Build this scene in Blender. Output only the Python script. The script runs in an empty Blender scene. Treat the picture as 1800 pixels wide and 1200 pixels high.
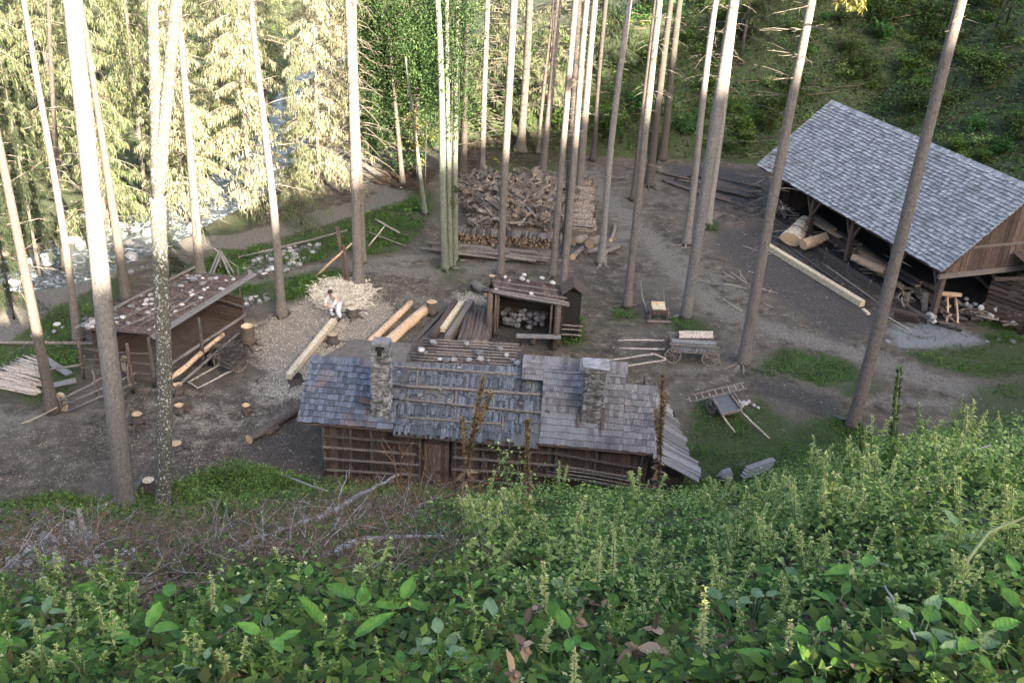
import bpy, math, random
import numpy as np
from mathutils import Vector, Matrix, noise
RNG = random.Random(7)
NR = np.random.default_rng(11)
SC = bpy.context.scene
COL = SC.collection

# ------------------------------------------------------------------ camera
FPX, TH, RO, CAMH = 1750.0, math.radians(27.6), math.radians(3.45), 20.0
_X = Vector((1, 0, 0)); _U = Vector((0, math.sin(TH), math.cos(TH)))
CW = Vector((0, math.cos(TH), -math.sin(TH)))
CR = math.cos(RO) * _X + math.sin(RO) * _U
CU = -math.sin(RO) * _X + math.cos(RO) * _U
cam_d = bpy.data.cameras.new('camera')
cam_d.sensor_width = 36.0
cam_d.lens = FPX / 1800 * 36
cam_d.clip_start = 0.1
cam_d.clip_end = 1000
cam = bpy.data.objects.new('camera', cam_d)
COL.objects.link(cam)
cam.matrix_world = Matrix(((CR.x, CU.x, -CW.x, 0), (CR.y, CU.y, -CW.y, 0), (CR.z, CU.z, -CW.z, CAMH), (0, 0, 0, 1)))
SC.camera = cam

# ------------------------------------------------------------------ light
SUN_EL, SUN_AZ = math.radians(22.0), math.atan2(0.56, -0.83)   # azimuth clockwise from +Y
world = bpy.data.worlds.new("World")
SC.world = world
world.use_nodes = True
wn = world.node_tree
wn.nodes.clear()
sky = wn.nodes.new('ShaderNodeTexSky'); sky.sky_type = 'NISHITA'; sky.sun_disc = False
sky.sun_elevation = SUN_EL; sky.sun_rotation = SUN_AZ
sky.ozone_density = 0.0; sky.dust_density = 3.5; sky.air_density = 0.7
bg = wn.nodes.new('ShaderNodeBackground'); bg.inputs[1].default_value = 0.085
wo = wn.nodes.new('ShaderNodeOutputWorld')
wn.links.new(sky.outputs[0], bg.inputs[0]); wn.links.new(bg.outputs[0], wo.inputs[0])
sl = bpy.data.lights.new('sun', 'SUN'); sl.energy = 5.0; sl.angle = math.radians(0.5); sl.color = (1, 0.87, 0.70)
sun = bpy.data.objects.new('sun', sl); COL.objects.link(sun)
SDIR = Vector((0.56 * math.cos(SUN_EL), -0.83 * math.cos(SUN_EL), math.sin(SUN_EL)))
sun.rotation_euler = SDIR.to_track_quat('Z', 'Y').to_euler()
sun.location = (0, -30, 80)
SC.view_settings.view_transform = 'Standard'
SC.view_settings.look = 'None'
SC.view_settings.exposure = 3.4
SC.view_settings.gamma = 1.0

# ------------------------------------------------------------------ places
def P(u, v, z=0.0):
    """point of height z that the survey of the photograph gives for a spot of it"""
    d = CW + CR * ((u - 900) / FPX) - CU * ((v - 600) / FPX)
    t = (z - CAMH) / d.z
    return Vector((d.x * t, d.y * t, z))
def PY(u, v, y):
    d = CW + CR * ((u - 900) / FPX) - CU * ((v - 600) / FPX)
    t = y / d.y
    return Vector((d.x * t, y, CAMH + d.z * t))

TOE_PX = [(0, 895), (220, 905), (300, 903), (520, 868), (800, 874), (1150, 872), (1230, 868), (1300, 858), (1480, 800), (1600, 765), (1800, 735)]
_tp = [P(u, v) for u, v in TOE_PX]
_az = np.array([-3.2, -1.6, -1.1] + [math.atan2(p.x, p.y) for p in _tp] + [1.1, 1.6, 3.2])
_rt = np.array([60, 60, 40] + [math.hypot(p.x, p.y) for p in _tp] + [55, 75, 75])
GZ0 = 18.2
def shade_plane(x, y):
    return 18.15 + 0.31 * x - 0.28 * y
def sstep(a, b, x):
    t = np.clip((x - a) / (b - a), 0, 1); return t * t * (3 - 2 * t)
def H0(x, y):
    x = np.asarray(x, float); y = np.asarray(y, float)
    r = np.hypot(x, y); az = np.arctan2(x, y)
    rt = np.interp(az, _az, _rt)
    near = GZ0 * (1 - r / rt)
    near = np.where(near > 0, near, 0) + 0.25 * np.exp(-np.abs(near) / 0.6) - 0.25 * np.exp(-np.abs(near) / 0.6) 
    near = np.maximum(near, 0)
    # valley floor and hill behind
    bx, by = 0.937, 0.35
    d1 = (x - 23.6) * bx + (y - 60) * by
    d2 = y - 66.0 - 0.02 * x
    d3 = (x + 12.0) * .55
    d = np.maximum(d1, np.minimum(d2, d3))
    hill = 0.62 * np.maximum(d, 0) + 0.0
    far = np.maximum(0.22 * np.maximum(y - 98, 0), .6 * np.maximum(-70 - x, 0) * sstep(0, 40, y))  # left hillside added to block low skylight and deepen the shade
    back = np.maximum(hill, far)
    # river bed sinks a little
    z = near + back
    # behind the camera an unseen ridge is shaped to shade the yard
    yb = -y
    rid = shade_plane(x, y) + 7.0 * sstep(74, 98, x) - 0.7 - 1.2 * np.clip(1 - yb / 45, 0, 1)
    rid = rid - 4.5 * np.sin(np.pi * np.clip(yb / 38, 0, 1))
    crest = np.clip(rid, 6, 75)
    w = sstep(0, 14, yb)
    beh = z * (1 - w) + np.where(yb < 45, crest, np.clip(shade_plane(x, -45.0) + 7.0 * sstep(74, 98, x), 6, 75) - (yb - 45) * 0.3) * w
    beh = np.where(yb > 38, beh + 0.7 * sstep(38, 45, yb), beh)
    xi = x + (y + 45) * .675     # notch added to the unseen ridge, letting one sunbeam down to the slope
    beh = beh - 3.9 * sstep(32.4, 33.2, xi) * (1 - sstep(34.5, 35.2, xi)) * sstep(28, 33, yb)
    return np.where(y < 0, beh, z)
def N3(x, y, s, seed=0.0):
    return noise.noise(Vector((x * s + seed, y * s - seed, seed * 1.7)))
_lat = np.random.default_rng(3).random((256, 256))
def vnoise(x, y, s, seed=0):
    """smooth lattice noise in -.5..+.5 for arrays"""
    x = np.asarray(x) * s + seed * 17.3 + 1000; y = np.asarray(y) * s + seed * 9.1 + 1000
    out = 0; a = .65
    for o in range(2):
        xi = np.floor(x).astype(int); yi = np.floor(y).astype(int); fx = x - xi; fy = y - yi
        fx = fx * fx * (3 - 2 * fx); fy = fy * fy * (3 - 2 * fy); g = lambda i, j: _lat[(xi + i) % 256, (yi + j) % 256]
        out = out + a * ((g(0, 0) * (1 - fx) + g(1, 0) * fx) * (1 - fy) + (g(0, 1) * (1 - fx) + g(1, 1) * fx) * fy - .5)
        x = x * 2.1 + 31; y = y * 2.1 + 7; a = .35
    return out * 1.25
def bumps(x, y):
    return 0.10 * N3(x, y, 0.35, 3) + 0.05 * N3(x, y, 1.1, 9)
def HT(x, y):
    z = float(H0(x, y))
    a = 0.25 if z < 0.05 else min(1.0, 0.25 + z * 0.6)
    return z + bumps(x, y) * a
def G(u, v):
    """spot on the terrain seen at u, v (marching the line of sight)"""
    d = CW + CR * ((u - 900) / FPX) - CU * ((v - 600) / FPX)
    k = t_ = np.geomspace(2, 220, 1200)
    hit = np.nonzero(CAMH + d.z * t_ < H0(d.x * t_, d.y * t_))[0]
    t = float(t_[hit[0]]) if len(hit) else 200.0
    return Vector((d.x * t, d.y * t, HT(d.x * t, d.y * t)))

# ------------------------------------------------------------------ materials
def newmat(name):
    m = bpy.data.materials.new(name); m.use_nodes = True
    nt = m.node_tree; nt.nodes.clear()
    out = nt.nodes.new('ShaderNodeOutputMaterial'); b = nt.nodes.new('ShaderNodeBsdfPrincipled')
    nt.links.new(b.outputs[0], out.inputs[0])
    return m, nt, b
def nd(nt, t, **k):
    n = nt.nodes.new(t)
    for a, v in k.items(): setattr(n, a, v)
    return n
def noise_n(nt, vec, scale, detail=4, rough=.6, dist=0):
    n = nt.nodes.new('ShaderNodeTexNoise'); n.inputs['Scale'].default_value = scale
    n.inputs['Detail'].default_value = detail; n.inputs['Roughness'].default_value = rough; n.inputs['Distortion'].default_value = dist
    if vec: nt.links.new(vec, n.inputs['Vector'])
    return n.outputs['Fac']
def ramp(nt, fac, stops):
    r = nt.nodes.new('ShaderNodeValToRGB'); e = r.color_ramp.elements
    while len(e) < len(stops): e.new(0.5)
    for q, (p, c) in zip(e, stops): q.position = p; q.color = (c[0], c[1], c[2], 1)
    nt.links.new(fac, r.inputs[0]); return r.outputs[0]
def mixc(nt, fac, a, b, mode='MIX'):
    m = nt.nodes.new('ShaderNodeMix'); m.data_type = 'RGBA'; m.blend_type = mode
    for s, i in ((fac, 0), (a, 6), (b, 7)):
        if isinstance(s, (int, float)): m.inputs[i].default_value = s
        elif isinstance(s, tuple): m.inputs[i].default_value = (s[0], s[1], s[2], 1)
        else: nt.links.new(s, m.inputs[i])
    return m.outputs[2]
def mth(nt, op, a, b=0.0, clamp=False):
    m = nt.nodes.new('ShaderNodeMath'); m.operation = op; m.use_clamp = clamp
    for i, s in enumerate((a, b)):
        if isinstance(s, (int, float)): m.inputs[i].default_value = s
        else: nt.links.new(s, m.inputs[i])
    return m.outputs[0]
def coords(nt, scale=(1, 1, 1), rnd=True):
    tc = nt.nodes.new('ShaderNodeTexCoord'); mp = nt.nodes.new('ShaderNodeMapping')
    mp.inputs['Scale'].default_value = scale
    nt.links.new(tc.outputs['Object'], mp.inputs[0])
    if rnd:
        oi = nt.nodes.new('ShaderNodeObjectInfo')
        cm = nt.nodes.new('ShaderNodeVectorMath'); cm.operation = 'ADD'
        mm = mth(nt, 'MULTIPLY', oi.outputs['Random'], 50.0)
        nt.links.new(mp.outputs[0], cm.inputs[0]); nt.links.new(mm, cm.inputs[1])
        return cm.outputs[0]
    return mp.outputs[0]
def bump(nt, b, h, strength=.5, dist=.02):
    n = nt.nodes.new('ShaderNodeBump'); n.inputs['Strength'].default_value = strength; n.inputs['Distance'].default_value = dist
    nt.links.new(h, n.inputs['Height']); nt.links.new(n.outputs[0], b.inputs['Normal'])
def spread(nt, col, lo=.7, hi=1.3, obj=False):
    g = nt.nodes.new('ShaderNodeNewGeometry')
    r = g.outputs['Random Per Island']
    if obj:
        oi = nt.nodes.new('ShaderNodeObjectInfo'); r = oi.outputs['Random']
    f = mth(nt, 'ADD', mth(nt, 'MULTIPLY', r, hi - lo), lo)
    c = nt.nodes.new('ShaderNodeCombineColor')
    for i in range(3): nt.links.new(f, c.inputs[i])
    return mixc(nt, 1.0, col, c.outputs[0], 'MULTIPLY')
def mat_wood(name, cols, scale=(3, 3, 3), lo=.7, hi=1.3, rough=.85, stain=None, ns=4, obj=False, bs=.5):
    """cols: three colours along the ramp; scale stretches the grain"""
    m, nt, b = newmat(name)
    v = coords(nt, scale)
    f = noise_n(nt, v, ns, 5, .65)
    kk = .78 if cols[1][0] < .33 else .92
    cols = [tuple(x * kk for x in q) for q in cols]
    c = ramp(nt, f, [(.34, tuple(x * .8 for x in cols[0])), (.5, cols[1]), (.66, cols[2])])
    c = spread(nt, c, lo, hi)
    if obj: c = spread(nt, c, .8, 1.2, True)
    if stain:
        v2 = coords(nt, (1, 1, 1)); g = noise_n(nt, v2, .9, 3)
        c = mixc(nt, ramp(nt, g, [(.52, (0, 0, 0)), (.68, (1, 1, 1))]), c, stain)
    nt.links.new(c, b.inputs['Base Color']); b.inputs['Roughness'].default_value = rough
    bump(nt, b, f, bs, .01)
    return m
def mat_flat(name, col, rough=.8, lo=.8, hi=1.2, ns=8, metal=0):
    m, nt, b = newmat(name)
    f = noise_n(nt, coords(nt), ns, 3)
    k = ramp(nt, f, [(.3, tuple(x * .75 for x in col)), (.7, tuple(min(1, x * 1.25) for x in col))])
    nt.links.new(spread(nt, k, lo, hi), b.inputs['Base Color']); b.inputs['Roughness'].default_value = rough
    b.inputs['Metallic'].default_value = metal
    bump(nt, b, f, .3, .01)
    return m
def mat_leaf(name, cols, lo=.6, hi=1.4, trans=.35, rough=.65, yellow=None):
    m, nt, b = newmat(name)
    g = nt.nodes.new('ShaderNodeNewGeometry')
    oi = nt.nodes.new('ShaderNodeObjectInfo')
    r = mth(nt, 'FRACT', mth(nt, 'ADD', g.outputs['Random Per Island'], oi.outputs['Random']))
    stops = [(i / max(1, len(cols) - 1), c) for i, c in enumerate(cols)]
    c = ramp(nt, r, stops)
    f = noise_n(nt, coords(nt, (1, 1, 1), False), .7, 3)
    k = mth(nt, 'ADD', mth(nt, 'MULTIPLY', f, (hi - lo) * 1.6), lo - .3 * (hi - lo))
    cc = nt.nodes.new('ShaderNodeCombineColor')
    for i in range(3): nt.links.new(k, cc.inputs[i])
    c = mixc(nt, 1.0, c, cc.outputs[0], 'MULTIPLY')
    nt.links.new(c, b.inputs['Base Color']); b.inputs['Roughness'].default_value = rough
    b.inputs['Specular IOR Level'].default_value = .18
    if trans:
        out = [n for n in nt.nodes if n.type == 'OUTPUT_MATERIAL'][0]
        t = nt.nodes.new('ShaderNodeBsdfTranslucent'); nt.links.new(c, t.inputs[0])
        mx = nt.nodes.new('ShaderNodeMixShader'); mx.inputs[0].default_value = trans
        nt.links.new(b.outputs[0], mx.inputs[1]); nt.links.new(t.outputs[0], mx.inputs[2]); nt.links.new(mx.outputs[0], out.inputs[0])
    return m
def mat_bark(name, cols, knots=True, lichen=None, vs=(9, 9, 3.5), ring=True, lich=(.62, .7)):
    m, nt, b = newmat(name)
    v = coords(nt, vs)
    cols = [(q[0] * .56, q[1] * .575, q[2] * .58) for q in cols]
    f = noise_n(nt, v, 2.2, 6, .8)
    c = ramp(nt, f, [(.33, tuple(x * .7 for x in cols[0])), (.5, cols[1]), (.68, cols[2])])
    v1 = coords(nt, (1, 1, 1))
    big = noise_n(nt, v1, .6, 3)
    c = mixc(nt, mth(nt, 'MULTIPLY', big, .5), c, cols[0])
    if ring:
        w = nt.nodes.new('ShaderNodeTexNoise'); w.inputs['Scale'].default_value = 1.0; w.inputs['Detail'].default_value = 2
        nt.links.new(coords(nt, (2.4, 2.4, 8)), w.inputs['Vector'])
        c = mixc(nt, ramp(nt, w.outputs['Fac'], [(.57, (0, 0, 0)), (.7, (.30, .30, .30))]), c, tuple(x * .5 for x in cols[0]))
    vo = nt.nodes.new('ShaderNodeTexVoronoi'); vo.inputs['Scale'].default_value = 3.5
    nt.links.new(coords(nt, (3, 3, 1.3)), vo.inputs['Vector'])
    if knots:
        k = ramp(nt, vo.outputs['Distance'], [(.10, (1, 1, 1)), (.19, (0, 0, 0))])
        c = mixc(nt, k, c, (.03, .022, .018))
    if lichen:
        l = noise_n(nt, coords(nt, (5, 5, 4)), 3.0, 4, .7)
        c = mixc(nt, ramp(nt, l, [(lich[0], (0, 0, 0)), (lich[1], (1, 1, 1))]), c, lichen)
    c = spread(nt, c, .82, 1.15, True)
    nt.links.new(c, b.inputs['Base Color']); b.inputs['Roughness'].default_value = .9
    bump(nt, b, f, .8, .03)
    return m

# ------------------------------------------------------------------ mesh builder
def frame(d, up=Vector((0, 0, 1))):
    d = d.normalized()
    if abs(d.dot(up)) > .98: up = Vector((1, 0, 0))
    x = d.cross(up).normalized(); y = x.cross(d).normalized()
    return x, y, d
class MB:
    def __init__(s): s.v = []; s.f = []; s.m = []; s.sm = []
    def add(s, vs, fs, mi=0, sm=False):
        o = len(s.v); s.v += [tuple(v) for v in vs]
        s.f += [tuple(i + o for i in f) for f in fs]
        if isinstance(mi, int): s.m += [mi] * len(fs)
        else: s.m += list(mi)
        s.sm += [sm] * len(fs)
    def hexa(s, p, mi=0):   # 8 corners: bottom loop then top loop
        s.add(p, [(3, 2, 1, 0), (4, 5, 6, 7), (0, 1, 5, 4), (1, 2, 6, 5), (2, 3, 7, 6), (3, 0, 4, 7)], mi)
    def box(s, c, z, rz=0, mi=0, jit=0):
        a, b_, h = z[0] / 2, z[1] / 2, z[2] / 2; co, si = math.cos(rz), math.sin(rz)
        ps = []
        for k in (-1, 1):
            for sx, sy in ((-1, -1), (1, -1), (1, 1), (-1, 1)):
                x, y = sx * a + RNG.uniform(-jit, jit), sy * b_ + RNG.uniform(-jit, jit)
                ps.append((c[0] + x * co - y * si, c[1] + x * si + y * co, c[2] + k * h + RNG.uniform(-jit, jit)))
        s.hexa(ps, mi)
    def beam(s, p0, p1, w, h, mi=0, up=Vector((0, 0, 1)), cap=None, taper=1.0):
        p0, p1 = Vector(p0), Vector(p1); x, y, d = frame(p1 - p0, up)
        ps = []
        for p, t in ((p0, 1.0), (p1, taper)):
            for a, b_ in ((-1, -1), (1, -1), (1, 1), (-1, 1)): ps.append(p + x * (a * w * t / 2) + y * (b_ * h * t / 2))
        if cap is None: cap = mi
        s.add(ps, [(3, 2, 1, 0), (4, 5, 6, 7), (0, 1, 5, 4), (1, 2, 6, 5), (2, 3, 7, 6), (3, 0, 4, 7)], [cap, cap, mi, mi, mi, mi])
    def tube(s, pts, rad, n=8, mi=0, cap=None, rough=0.0, sm=True, flat=1.0):
        pts = [Vector(p) for p in pts]; k = len(pts)
        if isinstance(rad, (int, float)): rad = [rad] * k
        vs = []; up = Vector((0.13, 0.07, 1)).normalized(); px = None
        for i, p in enumerate(pts):
            d = (pts[min(i + 1, k - 1)] - pts[max(i - 1, 0)]).normalized()
            if px is None: x, y, _ = frame(d, up)
            else:
                x = (px - d * px.dot(d)).normalized(); y = d.cross(x)
            px = x
            for j in range(n):
                a = 2 * math.pi * j / n
                r = rad[i] * (1 + (RNG.uniform(-rough, rough) if rough else 0))
                vs.append(p + x * (math.cos(a) * r) + y * (math.sin(a) * r * flat))
        fs = []
        for i in range(k - 1):
            for j in range(n):
                a = i * n + j; b_ = i * n + (j + 1) % n
                fs.append((a, b_, b_ + n, a + n))
        s.add(vs, fs, mi, sm)
        o = len(s.v) - len(vs)
        if cap is not None:
            s.f.append(tuple(o + j for j in range(n))[::-1]); s.f.append(tuple(o + (k - 1) * n + j for j in range(n)))
            s.m += [cap, cap]; s.sm += [False, False]
    def stone(s, c, r, mi=0, sq=.7, seed=None):
        q = [Vector(v) for v in ICO[0]]; R = Matrix.Rotation(RNG.uniform(0, 6.28), 3, 'Z')
        sx, sy = RNG.uniform(.8, 1.25), RNG.uniform(.7, 1.1)
        vs = []
        for v in q:
            v = Vector((v.x * sx, v.y * sy, v.z * sq)) * (r * RNG.uniform(.78, 1.15)); vs.append(Vector(c) + R @ v)
        s.add(vs, ICO[1], mi)
    def build(s, name, mats, parent=None, world=False, origin=None):
        me = bpy.data.meshes.new(name); vs = np.array(s.v, dtype=np.float64).reshape(-1, 3)
        if origin is not None: vs = vs - np.array(origin)
        if parent is not None and world:
            M = np.array(WM(parent).inverted()); vs = vs @ M[:3, :3].T + M[:3, 3]
        me.from_pydata(vs.tolist(), [], s.f)
        if not isinstance(mats, (list, tuple)): mats = [mats]
        for m in mats: me.materials.append(m)
        me.polygons.foreach_set('material_index', s.m); me.polygons.foreach_set('use_smooth', s.sm)
        o = bpy.data.objects.new(name, me); COL.objects.link(o)
        if parent is not None: o.parent = parent
        if origin is not None: o.location = origin
        return o
def WM(o):
    M = Matrix.LocRotScale(o.location, o.rotation_euler, o.scale)
    return (WM(o.parent) @ M) if o.parent else M
_ph = (1 + 5 ** .5) / 2
_iv = [Vector(v).normalized() for v in [(-1, _ph, 0), (1, _ph, 0), (-1, -_ph, 0), (1, -_ph, 0), (0, -1, _ph), (0, 1, _ph), (0, -1, -_ph), (0, 1, -_ph), (_ph, 0, -1), (_ph, 0, 1), (-_ph, 0, -1), (-_ph, 0, 1)]]
ICO = (_iv, [(0, 11, 5), (0, 5, 1), (0, 1, 7), (0, 7, 10), (0, 10, 11), (1, 5, 9), (5, 11, 4), (11, 10, 2), (10, 7, 6), (7, 1, 8), (3, 9, 4), (3, 4, 2), (3, 2, 6), (3, 6, 8), (3, 8, 9), (4, 9, 5), (2, 4, 11), (6, 2, 10), (8, 6, 7), (9, 8, 1)])
def tag(o, label=None, cat=None, group=None, kind=None):
    if label: o['label'] = label
    if cat: o['category'] = cat
    if group: o['group'] = group
    if kind or label: o['kind'] = kind or 'thing'
    return o
def thing(name, label, cat, loc=(0, 0, 0), rz=0, group=None):
    o = bpy.data.objects.new(name, None); COL.objects.link(o); o.empty_display_size = .2
    o.location = loc; o.rotation_euler = (0, 0, rz)
    return tag(o, label, cat, group)
def dup(root, loc=None, rz=None, sc=None, label=None, rot=None):
    r = root.copy(); COL.objects.link(r)
    if loc is not None: r.location = loc
    if rz is not None: r.rotation_euler = (0, 0, rz)
    if rot is not None: r.rotation_euler = rot
    if sc is not None: r.scale = (sc, sc, sc)
    if label: r['label'] = label
    for ch in root.children:
        c = ch.copy(); COL.objects.link(c); c.parent = r
        for g in ch.children:
            d = g.copy(); COL.objects.link(d); d.parent = c
    return r
def npmesh(name, V, F, mats, mi=None, smooth=False):
    """V (n,3), F (m,k) all faces with k corners"""
    me = bpy.data.meshes.new(name); n, k = F.shape
    me.vertices.add(len(V)); me.vertices.foreach_set('co', V.astype(np.float32).ravel())
    me.loops.add(n * k); me.loops.foreach_set('vertex_index', F.astype(np.int32).ravel())
    me.polygons.add(n); me.polygons.foreach_set('loop_start', np.arange(0, n * k, k, dtype=np.int32))
    if not isinstance(mats, (list, tuple)): mats = [mats]
    for m in mats: me.materials.append(m)
    if mi is not None: me.polygons.foreach_set('material_index', mi.astype(np.int32))
    me.update(calc_edges=True)
    if smooth: me.polygons.foreach_set('use_smooth', np.ones(n, bool))
    return me
def link_mesh(name, me, parent=None, loc=None):
    o = bpy.data.objects.new(name, me); COL.objects.link(o)
    if parent is not None: o.parent = parent
    if loc is not None: o.location = loc
    return o
def leaf_arrays(C, D, L, W, droop=.15, fold=.25):
    """six-vertex folded leaves: C base points, D directions, L lengths, W widths -> V, F(quads)"""
    n = len(C); D = D / np.linalg.norm(D, axis=1, keepdims=True)
    up = np.tile(np.array([0., 0, 1]), (n, 1)) + NR.normal(0, .25, (n, 3))
    S = np.cross(D, up); S /= np.maximum(np.linalg.norm(S, axis=1, keepdims=True), 1e-6)
    Nn = np.cross(S, D)
    L = np.broadcast_to(L, n)[:, None]; W = np.broadcast_to(W, n)[:, None]
    base = C; mid = C + D * L * .45; tip = C + D * L - Nn * L * droop
    l = mid + S * W * .5 + Nn * W * fold; r = mid - S * W * .5 + Nn * W * fold
    V = np.stack([base, l, tip, r], 1).reshape(-1, 3)
    F = (np.arange(n)[:, None] * 4 + np.array([0, 3, 2, 1])[None])
    return V, F
def rand_dirs(n, zlo=-.3, zhi=.8):
    a = NR.uniform(0, 2 * np.pi, n); z = NR.uniform(zlo, zhi, n); r = np.sqrt(np.maximum(1 - z * z, .05))
    return np.stack([np.cos(a) * r, np.sin(a) * r, z], 1)
# ------------------------------------------------------------------ ground
def pip(poly, X, Y):
    inside = np.zeros(X.shape, bool); n = len(poly); j = n - 1
    for i in range(n):
        xi, yi = poly[i]; xj, yj = poly[j]
        c = ((yi > Y) != (yj > Y)) & (X < (xj - xi) * (Y - yi) / (yj - yi + 1e-12) + xi)
        inside ^= c; j = i
    return inside
def pdist(poly, X, Y, closed=True):
    d = np.full(X.shape, 1e9); n = len(poly)
    for i in range(n if closed else n - 1):
        ax, ay = poly[i]; bx, by = poly[(i + 1) % n]
        dx, dy = bx - ax, by - ay; t = np.clip(((X - ax) * dx + (Y - ay) * dy) / (dx * dx + dy * dy + 1e-9), 0, 1)
        d = np.minimum(d, np.hypot(X - ax - t * dx, Y - ay - t * dy))
    return d
def px_poly(pts): return [tuple(P(u, v).xy) for u, v in pts]
def mask_area(X, Y, polys, soft=1.6):
    m = np.zeros(X.shape)
    for p in polys:
        w = px_poly(p); d = pdist(w, X, Y); ins = pip(w, X, Y)
        m = np.maximum(m, np.clip(.5 + np.where(ins, d, -d) / soft, 0, 1))
    return m
def mask_line(X, Y, pts, w, soft=.6):
    q = px_poly(pts); d = pdist(q, X, Y, False)
    return np.clip(.5 + (w - d) / soft, 0, 1)
GRASS = [[(-300, 560), (0, 590), (60, 545), (120, 520), (175, 480), (215, 470), (235, 500), (190, 540), (150, 570), (140, 620), (135, 650), (125, 690), (60, 715), (20, 690), (-300, 690)],
         [(330, 475), (400, 440), (470, 425), (560, 395), (640, 378), (720, 345), (760, 335), (765, 370), (735, 410), (700, 440), (640, 450), (600, 440), (560, 460), (430, 480), (370, 500)],
         [(415, 505), (500, 485), (560, 475), (600, 465), (608, 500), (560, 508), (520, 528), (430, 530), (395, 525)],
         [(1330, 640), (1380, 612), (1450, 622), (1510, 645), (1550, 680), (1500, 700), (1400, 668), (1330, 655)],
         [(1590, 620), (1700, 608), (1850, 600), (1900, 660), (1720, 665), (1640, 645)],
         [(1700, 690), (1800, 660), (1950, 700), (1950, 800), (1700, 760)],
         [(1205, 760), (1235, 700), (1300, 715), (1330, 700), (1400, 740), (1490, 735), (1560, 770), (1560, 830), (1200, 890)],
         [(1720, 570), (1850, 560), (1850, 610), (1740, 605)],
         [(760, 470), (790, 460), (820, 480), (790, 495)], [(990, 570), (1015, 560), (1020, 600), (995, 605)],
         [(1185, 560), (1230, 560), (1250, 585), (1190, 585)], [(1075, 545), (1115, 540), (1115, 560), (1080, 560)], [(1235, 395), (1262, 390), (1255, 410)],
         [(-300, 905), (0, 890), (90, 870), (210, 895), (310, 850), (420, 820), (520, 838), (560, 850), (800, 862), (800, 900), (-300, 930)],
         [(840, 345), (1000, 300), (1000, 270), (860, 260)]]
CHIPS = [[(440, 575), (500, 550), (560, 500), (640, 505), (690, 540), (700, 570), (650, 600), (600, 640), (560, 660), (530, 700), (470, 710), (440, 690), (470, 660), (450, 630), (430, 610)],
         [(800, 515), (855, 520), (850, 535), (800, 530)], [(220, 720), (500, 680), (520, 740), (300, 800)]]
MUD = [[(1340, 400), (1400, 400), (1530, 520), (1560, 575), (1470, 600), (1360, 520), (1250, 430), (1260, 400)],
       [(1180, 290), (1340, 300), (1360, 350), (1240, 360), (1160, 320)], [(1310, 660), (1480, 700), (1480, 735), (1340, 700)], [(440, 760), (530, 770), (570, 850), (420, 800)],
       [(850, 560), (1000, 560), (1000, 610), (850, 610)]]
GRAVEL = [[(1560, 575), (1650, 560), (1740, 600), (1700, 615), (1580, 612)]]
ROAD = [(-400, 700), (0, 585), (70, 530), (160, 490), (220, 440), (330, 428), (420, 425), (520, 395), (620, 368), (690, 345), (670, 318), (620, 285), (590, 240)]
ROAD2 = [(400, 505), (480, 492), (560, 470), (620, 462), (760, 450)]
TRACK = [[(1020, 300), (1080, 360), (1130, 410), (1170, 450), (1240, 530), (1330, 570), (1500, 620), (1700, 690), (1900, 740)], [(1040, 300), (1110, 380), (1180, 440), (1300, 520)], [(1180, 650), (1330, 640), (1500, 700), (1800, 720)],
         [(600, 470), (800, 480), (1000, 440), (1120, 410)], [(0, 740), (60, 735)]]
RIVER = [(-700, 560), (-200, 500), (0, 480), (90, 468), (170, 440), (250, 405), (330, 365), (420, 320), (480, 275), (520, 215), (545, 150), (570, 90), (590, 40)]

def axis(segs):
    a = []
    for lo, hi, st in segs: a += list(np.arange(lo, hi, st))
    return np.array(a + [segs[-1][1]])
gx = axis([(-240, -45, 4), (-45, -28, 1.0), (-28, 30, .22), (30, 50, .5), (50, 190, 4)])
gy = axis([(-120, -50, 4), (-50, -36, 1.0), (-36, 0, 1.5), (0, 22, .4), (22, 70, .22), (70, 100, .6), (100, 190, 3)])
GX, GY = np.meshgrid(gx, gy)
RIV = mask_line(GX, GY, RIVER, 2.1, .9)
Z = H0(GX, GY)
BM = np.array([[bumps(x, y) for x in gx] for y in gy])
amp = np.where(Z < .05, .25, np.minimum(1, .25 + Z * .6))
CR_ = np.array([[N3(x, 0, .25, 5) + .6 * N3(x, 0, .9, 2) for x in gx]])  # roughens the unseen crest so its shade edge breaks up
Z = Z + BM * amp - RIV * .55 + np.where((GY < -38) & (GY > -52), CR_ * 1.5, 0)
ny, nx = GX.shape
V = np.stack([GX, GY, Z], -1).reshape(-1, 3)
ii = (np.arange(ny - 1)[:, None] * nx + np.arange(nx - 1)[None]).ravel()
F = np.stack([ii, ii + 1, ii + nx + 1, ii + nx], 1)

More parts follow.
